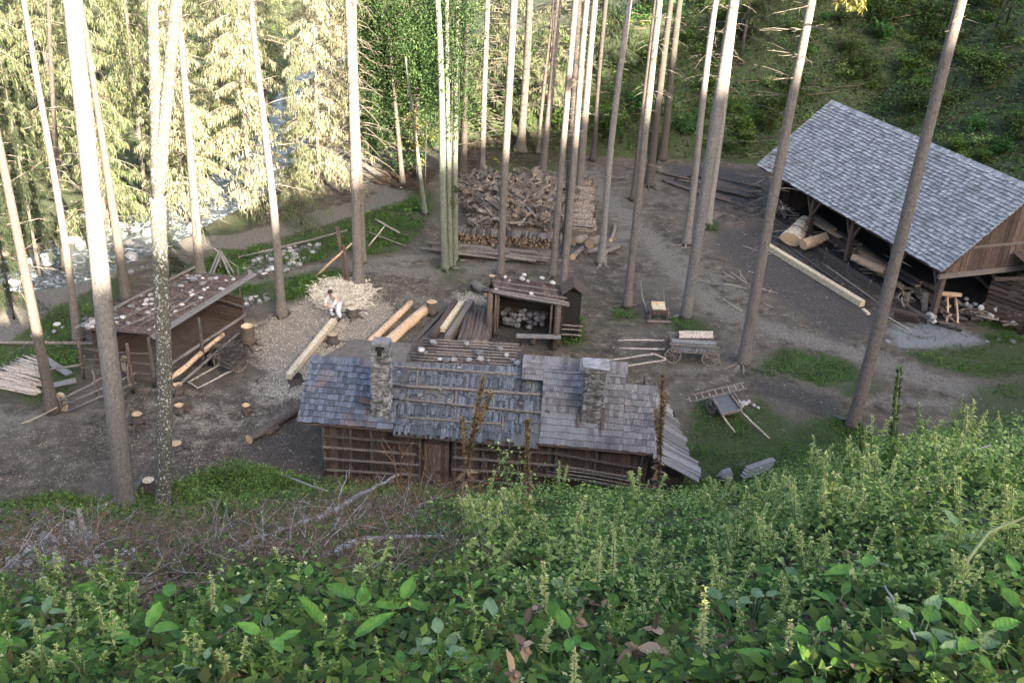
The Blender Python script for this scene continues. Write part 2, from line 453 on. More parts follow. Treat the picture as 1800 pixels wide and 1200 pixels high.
def mat_ground():
    m, nt, b = newmat('ground')
    tc = nt.nodes.new('ShaderNodeTexCoord'); v = tc.outputs['Object']
    a1 = nt.nodes.new('ShaderNodeAttribute'); a1.attribute_name = 'mask_a'
    a2 = nt.nodes.new('ShaderNodeAttribute'); a2.attribute_name = 'mask_b'
    s1 = nt.nodes.new('ShaderNodeSeparateColor'); nt.links.new(a1.outputs['Color'], s1.inputs[0])
    s2 = nt.nodes.new('ShaderNodeSeparateColor'); nt.links.new(a2.outputs['Color'], s2.inputs[0])
    fine = noise_n(nt, v, 9, 6, .75); mid = noise_n(nt, v, 1.7, 5, .7, .4); big = noise_n(nt, v, .33, 4, .6)
    grit = noise_n(nt, v, 34, 3, .8)
    c = ramp(nt, mid, [(.34, (.020, .014, .009)), (.5, (.060, .046, .030)), (.66, (.14, .113, .08))])
    c = mixc(nt, ramp(nt, big, [(.42, (0, 0, 0)), (.62, (.5, .5, .5))]), c, (.125, .108, .086))
    c = mixc(nt, ramp(nt, grit, [(.58, (0, 0, 0)), (.70, (.55, .55, .55))]), c, (.33, .29, .25))
    c = mixc(nt, ramp(nt, grit, [(.32, (.8, .8, .8)), (.42, (0, 0, 0))]), c, (.035, .027, .022))
    # scattered pale chips and pebbles
    vo = nt.nodes.new('ShaderNodeTexVoronoi'); vo.inputs['Scale'].default_value = 7.0; nt.links.new(v, vo.inputs['Vector'])
    sp = mth(nt, 'MULTIPLY', ramp(nt, vo.outputs['Distance'], [(.13, (1, 1, 1)), (.2, (0, 0, 0))]), ramp(nt, mid, [(.5, (0, 0, 0)), (.62, (1, 1, 1))]))
    c = mixc(nt, sp, c, (.42, .36, .29))
    def edge(msk, w=.8):
        k = mth(nt, 'ADD', msk, mth(nt, 'MULTIPLY', mth(nt, 'SUBTRACT', mid, .5), w * 2))
        k = mth(nt, 'ADD', k, mth(nt, 'MULTIPLY', mth(nt, 'SUBTRACT', fine, .5), w))
        return ramp(nt, k, [(.30, (0, 0, 0)), (.78, (1, 1, 1))])
    # road
    rc = ramp(nt, fine, [(.34, (.06, .053, .043)), (.66, (.20, .182, .152))])
    c = mixc(nt, edge(s1.outputs[1]), c, rc)
    # dark trodden charcoal mud
    mc = ramp(nt, fine, [(.3, (.014, .013, .013)), (.55, (.042, .038, .036)), (.66, (.13, .12, .115))])
    c = mixc(nt, mth(nt, 'MULTIPLY', edge(s2.outputs[0]), .85), c, mc)
    gc = ramp(nt, fine, [(.3, (.10, .11, .11)), (.7, (.23, .24, .24))])
    c = mixc(nt, edge(a2.outputs['Alpha']), c, gc)
    # chips
    cc = ramp(nt, fine, [(.32, (.13, .10, .07)), (.5, (.40, .34, .26)), (.68, (.66, .60, .50))])
    c = mixc(nt, mth(nt, 'MULTIPLY', edge(s1.outputs[2], 1.1), .42), c, cc)
    # turf
    tcx = ramp(nt, fine, [(.3, (.020, .028, .010)), (.5, (.034, .052, .014)), (.62, (.06, .055, .028)), (.75, (.10, .085, .06))])
    c = mixc(nt, edge(s1.outputs[0]), c, tcx)
    # leaf litter soil of the near slope
    lc = ramp(nt, fine, [(.3, (.02, .017, .012)), (.5, (.042, .036, .022)), (.7, (.085, .068, .045))])
    c = mixc(nt, s2.outputs[1], c, lc)
    # forest floor green of the hill
    hc = ramp(nt, mid, [(.35, (.03, .026, .014)), (.55, (.035, .055, .016)), (.7, (.07, .065, .04))])
    c = mixc(nt, edge(s2.outputs[2], .3), c, hc)
    nt.links.new(c, b.inputs['Base Color']); b.inputs['Roughness'].default_value = .95
    hgt = mth(nt, 'ADD', mth(nt, 'MULTIPLY', fine, .7), mid)
    bump(nt, b, hgt, 1.0, .12)
    return m
me = npmesh('ground', V, F, mat_ground(), smooth=True)
grass = mask_area(GX, GY, GRASS)
road = np.maximum(mask_line(GX, GY, ROAD, 1.0), mask_line(GX, GY, ROAD2, .35))
for t, w in zip(TRACK, (.9, .5, .45, .8, .6)): road = np.maximum(road, .85 * mask_line(GX, GY, t, w, 1.4))
grass = np.clip(grass - mask_line(GX, GY, ROAD, .9), 0, 1)
chips = mask_area(GX, GY, CHIPS[:2], 1.2); chips = np.maximum(chips, .42 * mask_area(GX, GY, CHIPS[2:], 2))
mud = mask_area(GX, GY, MUD, 1.6)
grav = mask_area(GX, GY, GRAVEL, 1.0)
zz = H0(GX, GY)
near = ((GY < 40) & (zz > .05)).astype(float)
near = np.maximum(near, (GY < 0).astype(float))
hillm = ((GY > 40) & (zz > .02)).astype(float)
hillm = np.maximum(hillm, ((GX < -14) & (GY > 46)) * .75)
hillm = np.maximum(hillm, (GY > 75) * .9)
hillm = np.where(RIV > .3, 0, hillm)
hillm = hillm * (1 - mask_line(GX, GY, ROAD, .9))
for nm, chans in (('mask_a', (grass, road, chips, np.ones_like(grass))), ('mask_b', (mud, near, hillm, grav))):
    at = me.attributes.new(nm, 'FLOAT_COLOR', 'POINT')
    at.data.foreach_set('color', np.stack(chans, -1).astype(np.float32).ravel())
tag(link_mesh('ground', me), kind='structure')

# river
def mat_river():
    m, nt, b = newmat('river')
    tc = nt.nodes.new('ShaderNodeTexCoord'); v = tc.outputs['Object']
    f = noise_n(nt, v, 2.4, 5, .7, .8)
    c = ramp(nt, f, [(.50, (.045, .055, .06)), (.58, (.20, .23, .24)), (.66, (.6, .63, .64))])
    nt.links.new(c, b.inputs['Base Color']); b.inputs['Roughness'].default_value = .22
    bump(nt, b, noise_n(nt, v, 5, 4, .6, .6), .7, .12)
    return m
rp = [P(u, v) for u, v in RIVER]; mb = MB(); vs = []
for i, p in enumerate(rp):
    d = (rp[min(i + 1, len(rp) - 1)] - rp[max(i - 1, 0)]).normalized(); n = Vector((-d.y, d.x, 0))
    vs += [p + n * 2.9 + Vector((0, 0, -.16)), p - n * 2.9 + Vector((0, 0, -.16))]
mb.add(vs, [(2 * i, 2 * i + 1, 2 * i + 3, 2 * i + 2) for i in range(len(rp) - 1)])
tag(mb.build('river', mat_river()), kind='structure')
def gmask(name, x, y):
    i = np.clip(np.searchsorted(gx, x), 0, nx - 1); j = np.clip(np.searchsorted(gy, y), 0, ny - 1)
    return {'grass': grass, 'road': road, 'chips': chips, 'riv': RIV, 'hill': hillm, 'mud': mud}[name][j, i]
# ------------------------------------------------------------------ shared materials
GREYW = ((.075, .075, .078), (.17, .17, .175), (.30, .30, .31))
M = {}
M['shingle_blue'] = mat_wood('shingle_blue', ((.040, .050, .070), (.090, .108, .138), (.18, .20, .235)), (22, 2.2, 2.2), .55, 1.5, stain=(.15, .105, .095))
M['shingle_old'] = mat_wood('shingle_old', ((.026, .034, .044), (.082, .096, .115), (.22, .24, .265)), (24, 2, 2), .5, 1.5, stain=(.10, .10, .095))
M['shingle_brown'] = mat_wood('shingle_brown', ((.070, .067, .075), (.140, .134, .142), (.24, .228, .235)), (20, 2.2, 2.2), .6, 1.45, stain=(.15, .155, .165))
M['shingle_grey'] = mat_wood('shingle_grey', ((.14, .152, .165), (.255, .272, .29), (.43, .445, .46)), (14, 2.5, 2.5), .62, 1.35)
M['plank_grey'] = mat_wood('plank_grey', ((.09, .09, .09), (.19, .185, .18), (.32, .31, .30)), (2, 14, 14), .6, 1.4)
M['plank_brown'] = mat_wood('plank_brown', ((.03, .020, .016), (.072, .048, .037), (.13, .088, .068)), (12, 12, 1.2), .5, 1.5)
M['plank_red'] = mat_wood('plank_red', ((.045, .028, .020), (.10, .066, .05), (.19, .14, .115)), (12, 12, 1.2), .5, 1.5)
M['pole'] = mat_wood('pole', ((.08, .065, .055), (.17, .145, .125), (.29, .255, .225)), (5, 5, 5), .65, 1.3)
M['pole_dark'] = mat_wood('pole_dark', ((.035, .03, .026), (.08, .068, .058), (.15, .13, .11)), (5, 5, 5), .65, 1.3)
M['bark_log'] = mat_wood('bark_log', ((.04, .03, .024), (.10, .075, .06), (.20, .155, .125)), (6, 6, 6), .65, 1.3, ns=5, obj=True, bs=1)
M['peeled'] = mat_wood('peeled', ((.28, .165, .09), (.46, .31, .19), (.60, .46, .32)), (4, 4, 4), .8, 1.2, obj=True)
M['fresh'] = mat_wood('fresh', ((.27, .20, .12), (.52, .43, .29), (.70, .61, .45)), (5, 5, 5), .85, 1.15, ns=3)
M['end'] = mat_wood('end', ((.26, .17, .09), (.44, .31, .18), (.58, .44, .28)), (9, 9, 9), .7, 1.25, obj=True)
M['end_grey'] = mat_wood('end_grey', ((.10, .085, .07), (.20, .17, .14), (.32, .28, .24)), (9, 9, 9), .7, 1.25, obj=True)
M['firewood'] = mat_wood('firewood', ((.075, .055, .045), (.19, .15, .125), (.36, .30, .25)), (5, 5, 5), .6, 1.4, obj=True)
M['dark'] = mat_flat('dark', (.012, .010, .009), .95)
M['soil_floor'] = mat_flat('soil_floor', (.07, .05, .04), .95, ns=3)
M['iron'] = mat_flat('iron', (.06, .055, .05), .6, metal=.4)
M['rope'] = mat_flat('rope', (.36, .30, .22), .9, ns=30)
def mat_stone(name, cols, ns=3, lo=.6, hi=1.3):
    m, nt, b = newmat(name)
    f = noise_n(nt, coords(nt), ns, 6, .7)
    c = spread(nt, spread(nt, ramp(nt, f, [(.3, cols[0]), (.5, cols[1]), (.7, cols[2])]), lo, hi), .5, 1.4, True)
    nt.links.new(c, b.inputs['Base Color']); b.inputs['Roughness'].default_value = .9
    bump(nt, b, f, .7, .03); return m
M['stone'] = mat_stone('stone', ((.07, .07, .07), (.16, .16, .16), (.28, .28, .28)), 4)
M['stone_pale'] = mat_stone('stone_pale', ((.15, .145, .135), (.30, .29, .27), (.46, .44, .42)), 4)
M['stone_dark'] = mat_stone('stone_dark', ((.05, .05, .055), (.12, .12, .125), (.24, .24, .25)), 5)
M['stone_chim'] = mat_stone('stone_chim', ((.045, .043, .041), (.13, .13, .128), (.28, .28, .275)), 5, .4, 1.5)
M['mortar'] = mat_flat('mortar', (.06, .058, .055), .95, ns=6)

# shingled slope in local coordinates: x along the eave, rows climb from eave to ridge
def shingles(mb, x0, x1, pe, pr, rows, w, mi=0, thick=.02, jit=.35, lap=1.5, wob=.012, ragged=.0, skipf=None):
    """pe(x), pr(x): eave and ridge points at local x"""
    for r in range(rows):
        x = x0 + RNG.uniform(-w, 0) * .6
        while x < x1 - .01:
            ww = w * RNG.uniform(1 - jit, 1 + jit)
            a, b_ = max(x, x0), min(x + ww - .008, x1)
            x += ww
            if b_ - a < .03: continue
            t0 = r / rows; t1 = min(1.0, (r + lap) / rows)
            rag = RNG.uniform(-ragged, ragged) / rows
            if skipf and skipf((a + b_) / 2, (t0 + t1) / 2): continue
            q = []
            for xx in (a, b_):
                e, g = pe(xx), pr(xx); d = g - e
                q.append((e + d * max(-.03, t0 + rag), e + d * t1))
            n = (q[1][0] - q[0][0]).cross(q[0][1] - q[0][0]).normalized()
            if n.z < 0: n = -n
            lift = RNG.uniform(0, wob)
            h0 = thick * 2.2 + lift; h1 = thick * .6 + lift * .3
            lo0, lo1, hi1, hi0 = q[0][0] + n * (h0 - thick), q[1][0] + n * (h0 - thick + RNG.uniform(0, wob)), q[1][1] + n * (h1 - thick), q[0][1] + n * (h1 - thick)
            mb.hexa([lo0, lo1, hi1, hi0, lo0 + n * thick, lo1 + n * thick, hi1 + n * thick, hi0 + n * thick], mi)
def slab(mb, pts, t, mi=0):
    n = (pts[1] - pts[0]).cross(pts[3] - pts[0]).normalized()
    if n.z < 0: n = -n
    mb.hexa([p - n * t for p in pts] + list(pts), mi)
def irr_pole(mb, p0, p1, r, mi=0, n=7, seg=5, bend=.03, taper=.8, cap=None):
    p0, p1 = Vector(p0), Vector(p1); pts = []; rad = []; L = (p1 - p0).length
    o = Vector((RNG.uniform(-1, 1), RNG.uniform(-1, 1), RNG.uniform(-1, 1))) * bend * L
    for i in range(seg + 1):
        t = i / seg; pts.append(p0.lerp(p1, t) + o * math.sin(math.pi * t) + Vector((RNG.gauss(0, 1), RNG.gauss(0, 1), RNG.gauss(0, 1))) * min(r * .15, .008))
        rad.append(r * (1 + (taper - 1) * t) * RNG.uniform(.93, 1.07))
    mb.tube(pts, rad, n, mi, cap if cap is not None else mi)

# ------------------------------------------------------------------ main cabin
CB = thing('log_cabin', 'long low wooden cabin in the foreground with patched shingle roof and two stone chimneys', 'cabin', (-6.91, 27.49, 0), math.atan2(-.40, 11.73))
LC = 11.74
def cz(u, v, y=29.6): return PY(u, v, y).z
Vc = Vector
# eave and ridge heights in cabin frame; run of the front slope 2.15 m
def cab_e(x): return Vc((x, .0, 2.18 - .012 * x))
def sect(z0, z1, x0, x1): return lambda x: Vc((x, 2.18, z0 + (z1 - z0) * (x - x0) / (x1 - x0)))
XA, XB = 3.22, 7.98
rA = sect(3.40, 3.36, 0, XA); rB = sect(3.42, 3.62, XA, XB); rC = sect(4.02, 4.02, 7.4, LC)
# roof parts
mb = MB(); shingles(mb, .03, XA, cab_e, lambda x: rA(x), 11, .145, thick=.03, wob=.02, ragged=.08)
for x in np.arange(.03, XA, .13): mb.beam(rA(x) + Vc((.06, -.16, -.05)), rA(x) + Vc((.06, .04, .09)), .12, .018)
roofA = mb.build('roof', M['shingle_blue'], CB)
roofA['label'] = 'left third of roof, blue-grey square shingles'
cab_eB = lambda x: cab_e(x) + Vc((0, -.10, -.08))
mb = MB(); shingles(mb, XA + .01, XB, cab_eB, rB, 7, .085, thick=.032, jit=.5, lap=1.35, wob=.03, ragged=.25)
for x in np.arange(XA, XB - .5, .075): mb.beam(rB(x) + Vc((RNG.uniform(0, .05), -.22, -.08)), rB(x) + Vc((RNG.uniform(0, .05), .03, .05 + RNG.uniform(0, .05))), .065, .018)
roofB = mb.build('roof', M['shingle_old'], CB); roofB['label'] = 'middle of roof, ragged old shingles held down by poles'
XD = 10.72
mb = MB()
cab_eC = lambda x: cab_e(x) + Vc((0, -.02, 0))
def topC(x): return rC(x) if x < XD else Vc((x, 1.75, 3.45))
# upper part narrower at left: starts at 7.4 near the ridge, 7.98 near the eave
shingles(mb, 7.98, XD, cab_eC, rC, 13, .15, thick=.03, wob=.02, ragged=.08)
shingles(mb, XD + .005, LC + .02, cab_eC, topC, 10, .15, thick=.03, wob=.02, ragged=.08)
def _loC(x): return cab_e(x).lerp(rC(x), .5)
shingles(mb, 7.25, 7.97, lambda x: cab_e(x).lerp(rC(x), .72) + Vc((0, 0, .05)), lambda x: rC(x) + Vc((0, 0, .03)), 4, .15, thick=.03)
for x in np.arange(7.27, XD, .135): mb.beam(rC(x) + Vc((.06, -.3, -.17)), rC(x) + Vc((.06, .05, .11)), .125, .018)
for x in np.arange(XD, LC, .135): mb.beam(topC(x) + Vc((.06, -.25, -.14)), topC(x) + Vc((.06, .05, .10)), .125, .018)
roofC = mb.build('roof', M['shingle_brown'], CB); roofC['label'] = 'right third of roof, brownish grey shingles'
# boards under the roof and back slopes
mb = MB()
for x0, x1, e, r, dz in ((.05, XA, cab_e, rA, .03), (XA, XB, cab_eB, rB, .05), (XB, XD, cab_eC, rC, .04), (XD, LC, cab_eC, topC, .04)):
    mb.hexa([e(x0) - Vc((0, 0, dz + .03)), e(x1 - .01) - Vc((0, 0, dz + .03)), r(x1 - .01) - Vc((0, 0, dz + .03)), r(x0) - Vc((0, 0, dz + .03)),
             e(x0) - Vc((0, 0, dz)), e(x1 - .01) - Vc((0, 0, dz)), r(x1 - .01) - Vc((0, 0, dz)), r(x0) - Vc((0, 0, dz))])
mb.build('roof_boarding', M['plank_brown'], CB)
mb = MB()
for i in range(9):   # flat earth-brown back slope at the left
    y0 = 2.2 + i * .25
    a, b_ = .25 + .09 * i, XA - .02
    mb.hexa([Vc((a, y0, 3.32 - .035 * i)), Vc((b_, y0, 3.30 - .035 * i)), Vc((b_, y0 + .245, 3.27 - .035 * i)), Vc((a + .08, y0 + .245, 3.27 - .035 * i)),
             Vc((a, y0, 3.36 - .035 * i)), Vc((b_, y0, 3.34 - .035 * i)), Vc((b_, y0 + .245, 3.31 - .035 * i)), Vc((a + .08, y0 + .245, 3.31 - .035 * i))])
mb.build('back_roof', mat_flat('roof_earth', (.11, .09, .075), .95, .92, 1.08, 5), CB)
mb = MB()
for i in range(8):
    y0 = 2.25 + i * .28
    for x0, x1 in ((3.3, 5.4), (5.4, 7.25)):
        slab(mb, [Vc((x0, y0, 3.40 - .028 * i)), Vc((x1 - .02, y0, 3.48 - .028 * i)), Vc((x1 - .02, y0 + .26, 3.455 - .028 * i)), Vc((x0, y0 + .26, 3.375 - .028 * i))], .03)
slab(mb, [Vc((7.3, 2.2, 3.94)), Vc((XD, 2.2, 3.94)), Vc((XD, 4.1, 2.9)), Vc((7.3, 4.1, 2.9))], .04)
slab(mb, [Vc((XD, 1.8, 3.40)), Vc((LC, 1.8, 3.40)), Vc((LC, 4.1, 2.3)), Vc((XD, 4.1, 2.3))], .04)
mb.build('back_roof', M['plank_brown'], CB)
# gable steps: small wall where the right ridge stands higher
mb = MB()
for i in range(12):
    x = 7.28; y = .62 + i * .13; zt = cab_e(x).lerp(rC(x), (y) / 2.2).z - .07
    mb.box((x, y, (zt + 2.4) / 2), (.03, .125, zt - 2.4))
mb.build('gable', M['plank_brown'], CB)
# laths on the back slope, poles on the front
for i in range(9):
    y0 = 2.3 + i * .27; mb = MB()
    irr_pole(mb, (3.3 + RNG.uniform(-.1, .35), y0, 3.45 - .028 * i), (7.25 - RNG.uniform(0, .3), y0 + .05, 3.52 - .028 * i), .035, bend=.004)
    mb.build('lath', M['pole'], CB)
def onB(u, v):
    """cabin-local point on the middle slope seen at u, v"""
    R_ = WM(CB).inverted()
    o = R_ @ Vc((0, 0, CAMH)); d = (R_.to_3x3() @ (CW + CR * ((u - 900) / FPX) - CU * ((v - 600) / FPX)))
    p0 = cab_eB(5); e1 = Vc((1, 0, -.0)); e2 = rB(5) - cab_eB(5); n = (rB(XB) - cab_eB(XA)).cross(rB(XA) - cab_eB(XB)).normalized()
    t = (p0 - o).dot(n) / d.dot(n); return o + d * t + Vc((0, 0, .09))
PL = [((668, 648), (988, 668), .045), ((690, 683), (958, 700), .06), ((690, 706), (992, 736), .045), ((700, 738), (880, 750), .035)]
for a, b_, r in PL:
    mb = MB(); irr_pole(mb, onB(*a) + Vc((0, 0, .04)), onB(*b_) + Vc((0, 0, .04)), r, bend=.004, seg=7); mb.build('roof_pole', M['pole'], CB)
for a, b_ in (((734, 652), (732, 684)), ((822, 657), (820, 692)), ((932, 664), (930, 698)), ((718, 686), (716, 738)), ((802, 690), (798, 742)), ((868, 696), (866, 730)), ((884, 730), (882, 762)), ((946, 702), (944, 730))):
    mb = MB(); irr_pole(mb, onB(*a), onB(*b_), .03, bend=.004, seg=3); mb.build('cross_pole', M['pole'], CB)
mb = MB(); irr_pole(mb, (9.2 - .8, -.0, 0), (9.3, 0, 0), .001)
# walls
mb = MB(); x = .75
while x < 11.6:
    w = RNG.uniform(.10, .17)
    if not (4.15 < x < 5.05): mb.box((x + w / 2, .32 + RNG.uniform(0, .012), 1.06), (w - .008, .03, 2.12 + RNG.uniform(-.03, .03)))
    x += w
mb.build('wall', M['plank_brown'], CB)
mb = MB()
for x in (.78, LC - .15):
    for i in range(17): mb.box((x, .42 + i * .22, (1.95 + .09 * min(i, 8)) / 2), (.03, .21, 1.95 + .09 * min(i, 8)))
for i in range(24): mb.box((1.0 + i * .45, 3.95, 1.15), (.44, .03, 2.3))
mb.build('wall', M['plank_brown'], CB)
mb = MB(); x = 4.2
while x < 5.0:
    mb.box((x + .07, .31, 1.0), (.132, .035, 1.95), jit=.004); x += .14
dr = mb.build('door', M['plank_red'], CB); dr['label'] = 'reddish vertical plank door'
for z in (.45, 1.6):
    mb = MB(); mb.beam((4.2, .27, z), (5.03, .27, z), .02, .09); mb.build('door_ledge', M['plank_brown'], dr)
# posts and rails in front
for x in (.85, 1.75, 2.45, 4.05, 5.25, 6.2, 7.35, 8.6, 9.9, 11.4):
    mb = MB(); irr_pole(mb, (x, .18, -.05), (x + RNG.uniform(-.03, .03), .2, 2.06), .055 if x > 1 else .09, bend=.006); mb.build('post', M['pole_dark'], CB)
for x0, x1 in ((.85, 4.05), (5.2, 8.65), (8.5, 11.4)):
    for z in (.35, .78, 1.22, 1.65):
        mb = MB(); s = RNG.uniform(-.05, .05); mb.beam((x0 + RNG.uniform(-.05, .1), .09, z + s), (x1 + RNG.uniform(-.1, .1), .09, z - s - (.25 if x0 > 8 else 0)), .04, .075)
        mb.build('rail', M['pole'] if z < 1.6 else M['pole_dark'], CB)
for i in range(4):
    mb = MB(); irr_pole(mb, (7.7 + .3 * i, -.12, .9 + .1 * i), (11.9, -.1, .45 + .12 * i), .025); mb.build('leaning_pole', M['pole'], CB)
# chimneys
def chimney(px, top_px, foot_z, name_label, slit):
    base = px
    ch = MB(); w, d = base[2], base[3]; x0, y0, z0, z1 = base[0], base[1], foot_z, top_px
    ch.box((x0, y0, (z0 + z1) / 2), (w - .08, d - .08, z1 - z0), mi=1)
    z = z0
    while z < z1 - .02:
        h = RNG.uniform(.045, .085); hh = min(h, z1 - z)
        for face in range(4):
            L = w if face % 2 == 0 else d; s = -L / 2
            while s < L / 2 - .02:
                sw = min(RNG.uniform(.08, .24), L / 2 - s); cx = s + sw / 2; out = RNG.uniform(-.025, .035)
                if slit and face == 0 and z > z1 - .45 and abs(cx) < .07: s += sw; continue
                if face == 0: c = (x0 + cx, y0 - d / 2 - out + .04, z + hh / 2); sz = (sw - .012, .12, hh - .008)
                elif face == 2: c = (x0 + cx, y0 + d / 2 + out - .04, z + hh / 2); sz = (sw - .012, .12, hh - .008)
                elif face == 1: c = (x0 + w / 2 + out - .04, y0 + cx, z + hh / 2); sz = (.12, sw - .012, hh - .008)
                else: c = (x0 - w / 2 - out + .04, y0 + cx, z + hh / 2); sz = (.12, sw - .012, hh - .008)
                ch.box(c, sz, jit=.012); s += sw
        z += h
    o = ch.build('chimney', [M['stone_chim'], M['mortar']], CB); o['label'] = name_label
    return o
c1 = chimney((2.72, .62, .56, .5), 4.82, 2.3, 'left chimney, tall and pale with a flat slab cap and a smoke slot', True)
mb = MB()
for s in (-.22, .22):
    mb.box((2.72 + s, .62, 4.91), (.14, .44, .2), jit=.01)
mb.box((2.72, .62, 5.05), (.56, .52, .08), jit=.02); mb.build('cap_slab', M['stone'], c1)
mb = MB(); mb.box((2.72, .355, 4.84), (.12, .03, .34)); mb.build('smoke_slot', M['dark'], c1)
c2 = chimney((9.62, .85, .62, .55), 4.62, 2.6, 'right chimney, squat grey stone under a broad boulder cap', False)
mb = MB(); mb.box((9.62, .85, 4.69), (.84, .66, .12), jit=.05); mb.build('cap_slab', M['stone'], c2)
for a, b_, w in (((9.22, .35, 2.62), (9.22, .9, 3.1), .1), ((10.02, .35, 2.6), (10.02, .9, 3.1), .1), ((2.45, .55, 2.82), (2.0, .6, 2.86), .3)):
    mb = MB(); mb.beam(a, b_, w, .03); mb.build('flashing_board', M['plank_brown'], CB)
# plank lean-to roof at the right end
mb = MB()
for i in range(17):
    y = .0 + i * .27; z0 = 2.02 + .012 * i; xe = 1.28 + RNG.uniform(-.06, .10) + (.25 if i < 4 else 0) - .03 * max(0, i - 6) ** 1.2
    y0 = y - .22
    a0 = Vc((LC - .05, y0, z0 + .1)); a1 = Vc((LC + xe, y0 - .12 + RNG.uniform(-.03, .03), z0 - .62 + RNG.uniform(-.03, .03)))
    mb.beam(a0, a1, .262, .03, up=Vc((0, 0, 1)))
    if i % 2: mb.beam(a0 + Vc((0, .12, .03)), a1 + Vc((.02, .12, .03)), .12, .025)
lr = mb.build('leanto_roof', M['plank_grey'], CB); lr['label'] = 'silvery plank lean-to roof at the right end'
mb = MB()
for y in (.1, 1.9, 3.8):
    irr_pole(mb, (LC + 1.05, y, 0), (LC + 1.05, y, 1.45), .06)
for i in range(5): mb.beam((LC + 1.08, .1, .15 + .28 * i), (LC + 1.08, 3.8, .15 + .28 * i), .03, .24)
for i in range(5): mb.beam((LC + .05, .12, .15 + .28 * i), (LC + 1.03, .12, .15 + .28 * i), .03, .24)
mb.build('leanto_wall', M['plank_brown'], CB)

def rest_stone(p, r, mat, label, group, sq=.65, name='stone'):
    mb = MB(); mb.stone((0, 0, 0), r, sq=sq); o = mb.build(name, mat); o.location = p
    return tag(o, label, 'stone', group)
W_CB = WM(CB)
for (u, v, r, m) in ((575 + 130, 706, .10, 'stone'), (790, 712, .15, 'stone_dark'), (738, 700, .12, 'stone_dark'), (772, 690, .09, 'stone_dark'), (742, 707, .08, 'stone'),
                     (900, 685, .08, 'stone_dark'), (962, 728, .14, 'stone_dark'), (915, 715, .07, 'stone'), (700, 660, .07, 'stone'), (806, 652, .08, 'stone'), (735, 650, .07, 'stone_dark'), (958, 655, .10, 'stone'), (888, 716, .06, 'stone')):
    rest_stone(W_CB @ (onB(u, v) + Vc((0, 0, .05))), r, M[m], 'grey field stone weighing down the poles on the front of the middle cabin roof', 'stones on the cabin roof poles')
for i in range(15):
    x = 3.6 + i * .25 + RNG.uniform(-.1, .1); y = 2.35 + RNG.uniform(0, 1) * 1.6
    rest_stone(W_CB @ Vc((x, y, 3.60 - .1 * (y - 2.3) + .02 * (x - 3.5))), RNG.uniform(.09, .19), M['stone' if i % 3 else 'stone_pale'], 'grey stone resting on the thin laths behind the cabin ridge', 'stones on the laths behind the ridge')

# ------------------------------------------------------------------ big open barn at the right
e1 = Vc((13.71, 56.91, 0)); e2 = Vc((19.28, 42.0, 0)); LB = (e2 - e1).length
BRN = thing('open_barn', 'large open-sided timber barn under a broad silver-grey shingle roof', 'barn', e1, math.atan2(e2.y - e1.y, e2.x - e1.x))
# local x runs along the eave towards the camera, local y to the back of the barn (right in the photo)
EZ, RZ, RUN = 2.85, 6.45, 4.25
pe = lambda x: Vc((x, 0, EZ)); pr = lambda x: Vc((x, RUN, RZ))
mb = MB(); shingles(mb, 0, LB, pe, pr, 27, .20, thick=.04, jit=.45, wob=.02, ragged=.12, lap=1.35)
for x in np.arange(0, LB, .21): mb.beam(pr(x) + Vc((.1, -.45, -.34)), pr(x) + Vc((.1, .06, .12)), .20, .02)
o = mb.build('roof', M['shingle_grey'], BRN); o['label'] = 'front slope of silver-grey shingles'
mb = MB(); qb = lambda x: Vc((x, 2 * RUN, EZ))
shingles(mb, 0, LB, qb, lambda x: Vc((x, RUN, RZ - .03)), 22, .26, thick=.022, jit=.25, wob=.01)
mb.build('roof', M['shingle_grey'], BRN)
mb = MB()
slab(mb, [pe(.02) - Vc((0, -.02, .05)), pe(LB - .02) - Vc((0, -.02, .05)), pr(LB - .02) - Vc((0, 0, .07)), pr(.02) - Vc((0, 0, .07))], .03)
slab(mb, [qb(.02) - Vc((0, .02, .05)), qb(LB - .02) - Vc((0, .02, .05)), pr(LB - .02) - Vc((0, -.01, .09)), pr(.02) - Vc((0, -.01, .09))], .03)
for k in range(14):
    x = .4 + k * (LB - .8) / 13
    mb.beam((x, .15, EZ - .12), (x, RUN - .05, RZ - .2), .12, .12); mb.beam((x, 2 * RUN - .15, EZ - .12), (x, RUN + .05, RZ - .2), .12, .12)
mb.build('rafters', M['plank_brown'], BRN)
PX = [1.1, 4.7, 8.3, 11.9, 15.1]
for yy in (.95, 2 * RUN - .95):
    mb = MB(); mb.beam((.3, yy, EZ + .35), (LB - .3, yy, EZ + .35), .2, .22); mb.build('plate_beam', M['plank_brown'], BRN)
    for x in PX:
        mb = MB(); mb.beam((x, yy, 0), (x, yy, EZ + .24), .24, .24); o = mb.build('post', M['plank_red'], BRN)
        if yy < 2:
            for s in (-1, 1):
                if 0 < x + s < LB:
                    mb = MB(); mb.beam((x + s * .1, yy - .02, 1.5), (x + s * 1.0, yy - .02, EZ + .25), .12, .13); mb.build('brace', M['plank_red'], BRN)
for x in PX:
    mb = MB(); mb.beam((x, .95, EZ + .12), (x, 2 * RUN - .95, EZ + .12), .2, .2); mb.beam((x, RUN, EZ + .2), (x, RUN, RZ - .3), .18, .18)
    mb.build('tie_beam', M['plank_brown'], BRN)
